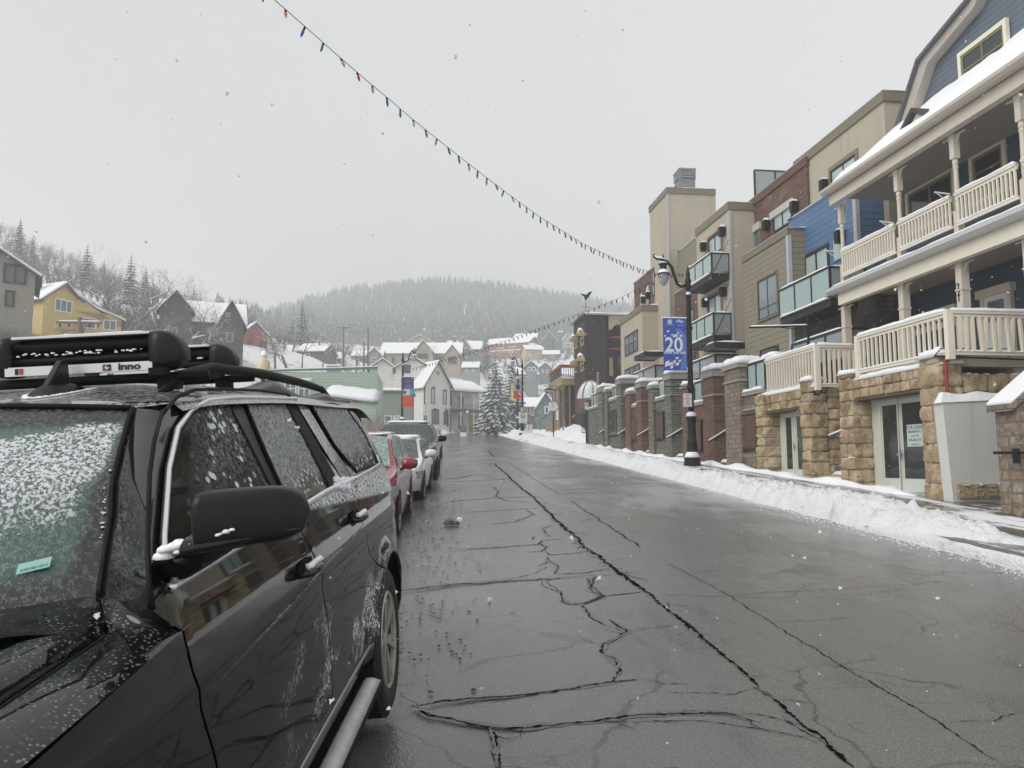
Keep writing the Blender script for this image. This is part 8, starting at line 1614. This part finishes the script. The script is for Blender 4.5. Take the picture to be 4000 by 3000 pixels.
# signs
SGW = plain('sign_white', (.7, .7, .69), .5, .04, bump=0); SGR = plain('sign_red_ink', (.45, .03, .05), .6, bump=0); SGG = plain('sign_green_ink', (.02, .28, .2), .6, bump=0); SGB = plain('sign_dark_board', (.05, .05, .055), .6, bump=0)
def sign(label, x0, x1, y0, y1, Y, lines, board=SGW, ink=SGR, post=None, pw=.03, border=True, name='sign', cat='sign', r=.0):
    a = atY(x0, y1, Y); b = atY(x1, y0, Y); t = thing(name, Vector(((a.x+b.x)/2, Y, a.z)), label, cat); W = b.x-a.x; Hh = b.z-a.z
    MB().box(a.x, b.x, Y-.01, Y+.01, a.z, b.z).build('board', board, t, bevel=.0)
    if border:
        m = MB(); e = W*.03
        for u0, u1, v0, v1 in ((a.x+e, b.x-e, a.z+e, a.z+e*1.6), (a.x+e, b.x-e, b.z-e*1.6, b.z-e), (a.x+e, a.x+e*1.6, a.z+e*1.6, b.z-e*1.6), (b.x-e*1.6, b.x-e, a.z+e*1.6, b.z-e*1.6)): m.box(u0, u1, Y-.013, Y-.0105, v0, v1)
        m.build('border', ink, t)
    for s_, f, h_ in lines: textmesh('lettering', s_, h_*Hh, ink, t, frameM(((a.x+b.x)/2, Y-.0125, a.z+Hh*f), (1, 0, 0), (0, 0, 1)), ext=.001, bold=h_*Hh*.02, font_scale=(min(1.0, .86*W/(max(1, len(s_))*h_*Hh*.62)), 1))
    if post: p = atY(post[0], post[1], Y); MB().box(p.x-pw, p.x+pw, Y+.012, Y+.012+pw*2, p.z-.3, b.z+.05).build('post', BLKMETAL, t)
    return t, a, W, Hh
t, a, W, Hh = sign('white NO PARKING ANY TIME sign on the nearest street lamp', 2670, 2702, 1537, 1589, 26.85, [('NO', .82, .2), ('PARKING', .60, .17), ('ANY', .42, .14), ('TIME', .27, .14)]); m = MB(); m.box(a.x+W*.25, a.x+W*.7, 26.838, 26.84, a.z+Hh*.12, a.z+Hh*.14); m.prism([(a.x+W*.7, 26.838, a.z+Hh*.08), (a.x+W*.85, 26.838, a.z+Hh*.13), (a.x+W*.7, 26.838, a.z+Hh*.18)], (0, .002, 0)); m.build('arrow', SGR, t)
sign('white NO THRU TRAFFIC sign on a thin black post by the stone retaining wall', 2144, 2173, 1571, 1605, 62, [('NO', .82, .2), ('THRU', .62, .18), ('TRAFFIC', .42, .18), ('LOCAL ONLY', .2, .1)], post=(2163, 1706), pw=.04)
sign('white NO THRU TRAFFIC sign behind the parked black SUV', 1653, 1675, 1580, 1608, 66, [('NO', .85, .16), ('THRU', .68, .16), ('TRAFFIC', .5, .16), ('LOCAL', .3, .1), ('ONLY', .16, .1)], post=(1664, 1700), pw=.045)
sign('small white Main St sign right below the left NO THRU TRAFFIC sign', 1656, 1675, 1609, 1623, 65.9, [('Main St', .7, .28), ('<', .35, .3)], ink=INK)
t, a, W, Hh = sign('white parking sign with green round P and left arrow on the corner lamp', 2025, 2060, 1612, 1653, 71.4, [], ink=SGG)
c = Vector((a.x+W*.5, 71.385, a.z+Hh*.66)); MB().lathe(c, [(W*.27, 0), (W*.27, .008)], 24, ax=(0, 1, 0)).build('disc', SGG, t); textmesh('lettering', 'P', W*.42, SGW, t, frameM(c+Vector((0, -.004, 0)), (1, 0, 0), (0, 0, 1)), bold=.012)
m = MB().prism([(a.x+W*.3, 71.388, a.z+Hh*.15), (a.x+W*.45, 71.388, a.z+Hh*.09), (a.x+W*.45, 71.388, a.z+Hh*.13), (a.x+W*.75, 71.388, a.z+Hh*.13), (a.x+W*.75, 71.388, a.z+Hh*.17), (a.x+W*.45, 71.388, a.z+Hh*.17), (a.x+W*.45, 71.388, a.z+Hh*.21)], (0, -.004, 0)); m.box(a.x+W*.15, a.x+W*.85, 71.385, 71.389, a.z+Hh*.36, a.z+Hh*.38); m.build('arrow', SGG, t)
t, a, W, Hh = sign('white Main Street Park board with left arrow standing in the snow', 2054, 2080, 1658, 1694, 70.5, [('Main', .85, .15), ('Street', .68, .15), ('Park', .51, .15), ('<--', .34, .15), ('<', .18, .14)], ink=INK, name='a_frame_sign', post=(2060, 1696)); 
sign('tiny white plates clipped above the parking sign on the corner lamp', 2036, 2043, 1592, 1608, 71.5, [('2hr', .6, .3)], ink=INK, border=False)
sign('small white no parking plate on a thin post in front of the iron gate', 2284, 2298, 1573, 1600, 47, [('P', .6, .5)], ink=INK, post=(2292, 1738), pw=.045)
t, a, W, Hh = sign('black and white road barrier sign standing on the far road', 1797, 1822, 1663, 1690, 88, [('ROAD', .8, .2), ('Closed to', .55, .16), ('Thru Traffic', .3, .16)], board=SGB, ink=SGW, name='barrier_sign', post=(1810, 1702), pw=.08); p = atY(1810, 1702, 88); MB().box(p.x-.35, p.x+.35, 87.8, 88.3, p.z-.1, p.z+.35).build('snowy_base', SNOW, t)
# oval hanging shop sign
c = atY(2146, 1526, 66); t = thing('oval_sign', c, 'dark oval Grappa sign hanging from an arm before the restaurant deck', 'sign'); rx, rz = 20/3016*66, 12/3016*66
m = MB(); m.prism([c+Vector((rx*math.cos(q*math.pi/14), 0, rz*math.sin(q*math.pi/14))) for q in range(28)], (0, .06, 0)); m.build('board', SGB, t); m = MB(); m.tube([c+Vector((rx*math.cos(q*math.pi/14), -.01, rz*math.sin(q*math.pi/14))) for q in range(29)], .02, 5); m.build('rim', BGREY, t)
textmesh('lettering', 'Grappa', .24, SGW, t, frameM(c+Vector((0, -.03, -.02)), (1, 0, 0), (0, 0, 1)), bold=.006); MB().bar(atY(2124, 1508, 66), atY(2175, 1508, 66), .05).bar(c+Vector((-.2, 0, rz)), atY(2140, 1508, 66), .02).bar(c+Vector((.2, 0, rz)), atY(2152, 1508, 66), .02).build('arm', BLKMETAL, t)
# cream acorn lamp on the left, behind the near SUV
p = atY(1028, 1468, 24); t = thing('acorn_lamp', (p.x, p.y, G*24), 'cream glass acorn lamp with a snow cap behind the near SUV roof', 'lamp'); gr = 25/3016*24
MB().lathe((p.x, p.y, 0), [(gr*.45, p.z+.0), (gr*.75, p.z+.04), (gr*.95, p.z+.2), (gr, p.z+.32), (gr*.9, p.z+.46), (gr*.55, p.z+.53), (gr*.42, p.z+.56), (gr*.5, p.z+.62), (gr*.4, p.z+.7), (.01, p.z+.74)], 24).build('globe', plain('cream_lamp_glass', (.62, .55, .36), .35, .12, scale=3, bump=0), t, smooth=True)
MB().lathe((p.x, p.y, 0), [(gr*.52, p.z+.6), (gr*.5, p.z+.68), (gr*.3, p.z+.76), (.01, p.z+.8)], 14).build('snow', SNOW, t, smooth=True); MB().lathe((p.x, p.y, 0), [(.18, G*24-.1), (.1, G*24+.5), (.06, G*24+.7), (.06, p.z-.12), (.16, p.z-.06), (.16, p.z+.01)], 14).build('post', BLKMETAL, t, smooth=True)
# white double globe lamp before the Victorian house
p = atY(1749, 1655, 96); zt_ = atY(1749, 1597, 96).z; t = thing('double_lamp', p, 'black post with two white globes before the Victorian porch', 'lamp'); MB().lathe(p, [(.12, -.4), (.08, .3), (.05, .4), (.05, zt_-p.z)], 10).bar((p.x-.3, p.y, zt_-.15), (p.x+.3, p.y, zt_-.15), .05).build('post', BLKMETAL, t)
for q in (-.3, .3): MB().lathe((p.x+q, p.y, zt_-.1), [(.05, 0), (.18, .1), (.2, .22), (.12, .36), (.01, .42)], 12).build('globe', LAMPG, t, smooth=True)
# utility poles and wires
WOOD = plain('weathered_pole', (.13, .11, .095), .85, .25, scale=4)
def pole(lab, x, y0, y1, Y, arm=None, r=.13):
    a = atY(x, y1, Y); b = atY(x, y0, Y); t = thing('utility_pole', a, lab, 'utility pole', 'wooden utility poles'); MB().tube([a-Vector((0, 0, 1)), b], [r*1.15, r*.85], 10).build('pole', WOOD, t, smooth=True)
    if arm:
        for z, L in arm:
            o = MB().box(b.x-L, b.x+L, Y-.12, Y+.0, b.z-z-.12, b.z-z).build('crossarm', WOOD, t); snowcap([(b.x-L, Y-.12, b.z-z), (b.x+L, Y-.12, b.z-z), (b.x+L, Y, b.z-z), (b.x-L, Y, b.z-z)], .07, o, 'snow', over=0, res=.2)
            for q in (-.85, -.45, .45, .85): MB().lathe((b.x+L*q, Y-.06, b.z-z-.34), [(.02, 0), (.07, .04), (.05, .12), (.08, .16), (.02, .22)], 8).build('insulator', plain('brown_insulator', (.06, .04, .035), .3, bump=0), o)
    return b
pole('crossarm utility pole in front of the yellow cottage', 313, 1240, 1480, 46, [(.25, 1.25), (1.05, .95)], r=.16)
P1 = pole('tall wooden utility pole above the green building, the left one', 1342, 1272, 1420, 115, [(.15, .9)]); P2 = pole('tall wooden utility pole above the green building, the right one', 1438, 1278, 1420, 118); pole('shorter pale wooden pole left of the right tall utility pole', 1422, 1336, 1425, 112); P4 = pole('utility pole with crossarm behind the grey attic window house', 1850, 1290, 1345, 230, [(.8, 2)], r=.2); P5 = pole('utility pole on the ridge left of the slate modern house', 2104, 1258, 1310, 270, [(.8, 2)], r=.2)
pole('short pole with round disc beside the roof vent', 1393, 1392, 1425, 90, r=.08)
for nm, A, B, sg_ in (('left span', P1, P2, .6), ('right span', P2, atY(1500, 1334, 130), .8), ('far left span', P1, atY(1150, 1320, 120), 1.2)):
    m = MB().tube([A.lerp(B, i/14)-Vector((0, 0, 4*sg_*(i/14)*(1-i/14)+.3)) for i in range(15)], .02, 4); o = m.build('utility_wire', BLKMETAL, None); setp(o, 'thin black utility wire, the '+nm+' from the tall wooden poles', 'wire')
# strings of coloured lights
def string(label, px, A2, B2, n, bs, cols, wr=.007, group=None):
    A2 = Vector(A2); B2 = Vector(B2); n2 = (B2-A2); nn_ = Vector((n2.y, -n2.x, 0)).normalized(); P_ = [onp(x, y, A2, nn_) for x, y in px]
    t = thing('string_lights', P_[0], label, 'string lights', group); L = [0]
    for a, b in zip(P_[:-1], P_[1:]): L.append(L[-1]+(b-a).length)
    def at(d):
        i = max(0, min(len(L)-2, int(np.searchsorted(L, d)-1))); f = (d-L[i])/(L[i+1]-L[i]); return P_[i].lerp(P_[i+1], f)
    MB().tube([at(L[-1]*i/80) for i in range(81)], wr, 5, cap=False).build('wire', BLKMETAL, t)
    R = random.Random(3)
    for i in range(n):
        p = at(L[-1]*(i+.5)/n); ax = Vector((R.uniform(-.45, .45), R.uniform(-.3, .3), -1)).normalized()
        o = MB().lathe(p+ax*.005, [(.012*bs, 0), (.016*bs, .01*bs), (.016*bs, .045*bs)], 8, ax=ax).build('socket', BLACKTRIM, t)
        MB().lathe(p+ax*(.05*bs), [(.013*bs, -.006*bs), (.021*bs, .02*bs), (.021*bs, .05*bs), (.013*bs, .085*bs), (.002, .105*bs)], 8, ax=ax).build('bulb', cols[i % len(cols)], o, smooth=True)
    return t
def bulb(nm, c): return plain(nm, c, .15, .1, bump=0, spec=.7)
CB = [bulb('clear_bulb', (.25, .27, .27)), bulb('red_bulb', (.3, .012, .02)), bulb('orange_bulb', (.4, .12, .02)), bulb('blue_bulb', (.015, .04, .28)), bulb('green_bulb', (.0, .14, .08))]
z8 = lambda x, y: (1050+x/1.508, y/1.508)
string('long string of coloured bulbs sweeping down across the sky to the nearest lamp', [(900, -170), (985, -85)]+[z8(*q) for q in [(0, -30), (155, 105), (280, 215), (395, 318), (500, 408), (598, 493), (690, 568), (850, 705), (1000, 825), (1190, 975), (1400, 1135), (1600, 1280), (1850, 1435), (2040, 1525), (2187, 1585)]]+[(2560, 1068), (2600, 1074), (2672, 1070)], (-2.4, 8, 0), (8.6, 27.2, 0), 64, .9, CB, wr=.005, group='strings of coloured bulbs')
string('far thin string of dark bulbs from the left lamp to the apartments', [(1610, 1440), (1700, 1415), (1850, 1372), (2000, 1322), (2150, 1267), (2300, 1210), (2420, 1165), (2560, 1095)], (-3, 62, 0), (11, 41, 0), 56, 1.5, [BLACKTRIM], wr=.009, group='strings of coloured bulbs')
# lump of dirty ice on the road
p = gnd(1770, 2050); t = thing('ice_lump', p, 'dirty lump of snow and ice lying on the left lane', 'ice lump'); R = random.Random(8)
def lump(c, r, mat, nm, fl):
    m = MB(); m.grid(lambda i, j: (lambda a, b: Vector(c)+Vector((r[0]*math.cos(a)*math.cos(b), r[1]*math.sin(a)*math.cos(b), r[2]*math.sin(b)))*(1+.45*fbm(math.cos(a)*3+c[0]*9, math.sin(a)*3+b*2, fl)))(2*math.pi*j/18, -.4+1.97*i/9), 10, 19); m.build(nm, mat, t, smooth=True)
ICE = plain('dirty_ice', (.07, .055, .045), .6, .6, scale=25, snow=.15)
lump((p.x-.03, p.y, p.z+.03), (.12, .08, .06), ICE, 'ice', 3); lump((p.x+.10, p.y+.05, p.z+.07), (.05, .045, .045), SNOW, 'snow', 5); lump((p.x-.1, p.y-.07, p.z+.02), (.05, .04, .03), ICE, 'ice', 9)
# slush and grit by the parked cars
gr_ = MB(); R = random.Random(12)
for _ in range(900):
    Y = 5+abs(R.gauss(0, 1))*12; X = -.62+R.gauss(.1, .38)+(.25 if Y > 16 else 0)
    if X < -1.0: continue
    r = R.uniform(.006, .022); c = Vector((X, Y, G*Y)); gr_.add([c+Vector((r*R.uniform(.5, 1.6), 0, 0)), c+Vector((0, r, 0)), c+Vector((-r, 0, 0)), c+Vector((0, -r, 0)), c+Vector((0, 0, r*.7))], [(0, 1, 4), (1, 2, 4), (2, 3, 4), (3, 0, 4)])
o = gr_.build('slush_and_grit', plain('brown_slush', (.09, .07, .055), .5, .6, scale=20, bump=0), None, loc=(0, 0, 0)); o['kind'] = 'stuff'
sn_ = MB()
for _ in range(1500):
    f = R.random(); Y = 5+f*22; X = road_r(Y)-.02-abs(R.gauss(0, .16)); r = R.uniform(.005, .02); c = Vector((X, Y, G*Y)); sn_.add([c+Vector((r, 0, 0)), c+Vector((0, r, 0)), c+Vector((-r, 0, 0)), c+Vector((0, -r, 0)), c+Vector((0, 0, r*.8))], [(0, 1, 4), (1, 2, 4), (2, 3, 4), (3, 0, 4)])
o = sn_.build('snow_crumbs', PLSNOW, None, loc=(0, 0, 0)); o['kind'] = 'stuff'
# falling snow
fl_ = MB(); R = random.Random(77)
def flake(p, r):
    a = R.uniform(0, 6.28); v = [p+Vector((R.uniform(-1, 1), R.uniform(-1, 1), R.uniform(-1, 1))).normalized()*r*R.uniform(.6, 1.2) for _ in range(6)]
    fl_.add(v, [(0, 1, 2), (0, 2, 3), (0, 3, 4), (1, 4, 5), (2, 5, 3), (1, 2, 5), (0, 4, 1)])
for _ in range(5600):
    Y = 1.6+40*R.random()**.75; x = R.uniform(-60, 4060); y = R.uniform(-40, 3000); p = atY(x, y, Y)
    if p.z < G*Y+.05: continue
    s_ = (p-SO); lx, ly = s_.dot(SL), s_.dot(SA)
    if lx < .12 and ly < 1.5 and p.z < 2.7 and (p-SO).dot(SU) < 1.95: continue
    flake(p, R.uniform(.0025, .0085)*(1 if Y > 5 else .7)*(1+Y*.04))
for _ in range(60): 
    p = atY(R.uniform(0, 4000), R.uniform(0, 2900), R.uniform(.8, 2.0)); s_ = p-SO
    if s_.dot(SL) < .12 and s_.dot(SU) < 1.95: continue
    flake(p, R.uniform(.003, .006))
k = N('snowflake', .8); k.col((.85, .87, .9)); tl_ = k.n('ShaderNodeBsdfTranslucent'); tl_.inputs[0].default_value = (.95, .96, 1, 1); mf = k.n('ShaderNodeMixShader'); mf.inputs[0].default_value = .5; k.t.links.new(k.b.outputs[0], mf.inputs[1]); k.t.links.new(tl_.outputs[0], mf.inputs[2]); k.t.links.new(mf.outputs[0], k.t.nodes['Material Output'].inputs['Surface']); o = fl_.build('falling_snow', k.m, None, fix=False, loc=(0, 0, 0)); o['kind'] = 'stuff'
# ---------------------------------------------------------------- the air: one closed box of even haze
HAZE_TOP = max(max((o.matrix_basis.translation.z for o in COL.objects), default=0)+16, max(v.co.z for v in bpy.data.objects['ground'].data.vertices)+bpy.data.objects['ground'].location.z+18)
zmin_ = min(v.co.z for v in bpy.data.objects['ground'].data.vertices)+bpy.data.objects['ground'].location.z; print('haze top', HAZE_TOP, 'lowest', zmin_)
hz = MB().box(-610, 710, -62, 1105, -12, HAZE_TOP).build('haze', SNOW, None, loc=(0, 0, 0)); hz['kind'] = 'stuff'
hm_ = bpy.data.materials.new('haze'); hm_.use_nodes = True; nt = hm_.node_tree; nt.nodes.remove(nt.nodes['Principled BSDF']); v = nt.nodes.new('ShaderNodeVolumePrincipled')
v.inputs['Color'].default_value = (.97, .985, 1, 1); v.inputs['Density'].default_value = .0020; v.inputs['Anisotropy'].default_value = .2
nt.links.new(v.outputs[0], nt.nodes['Material Output'].inputs['Volume']); hz.data.materials.clear(); hz.data.materials.append(hm_)
try: hm_.cycles.homogeneous_volume = True
except Exception: pass
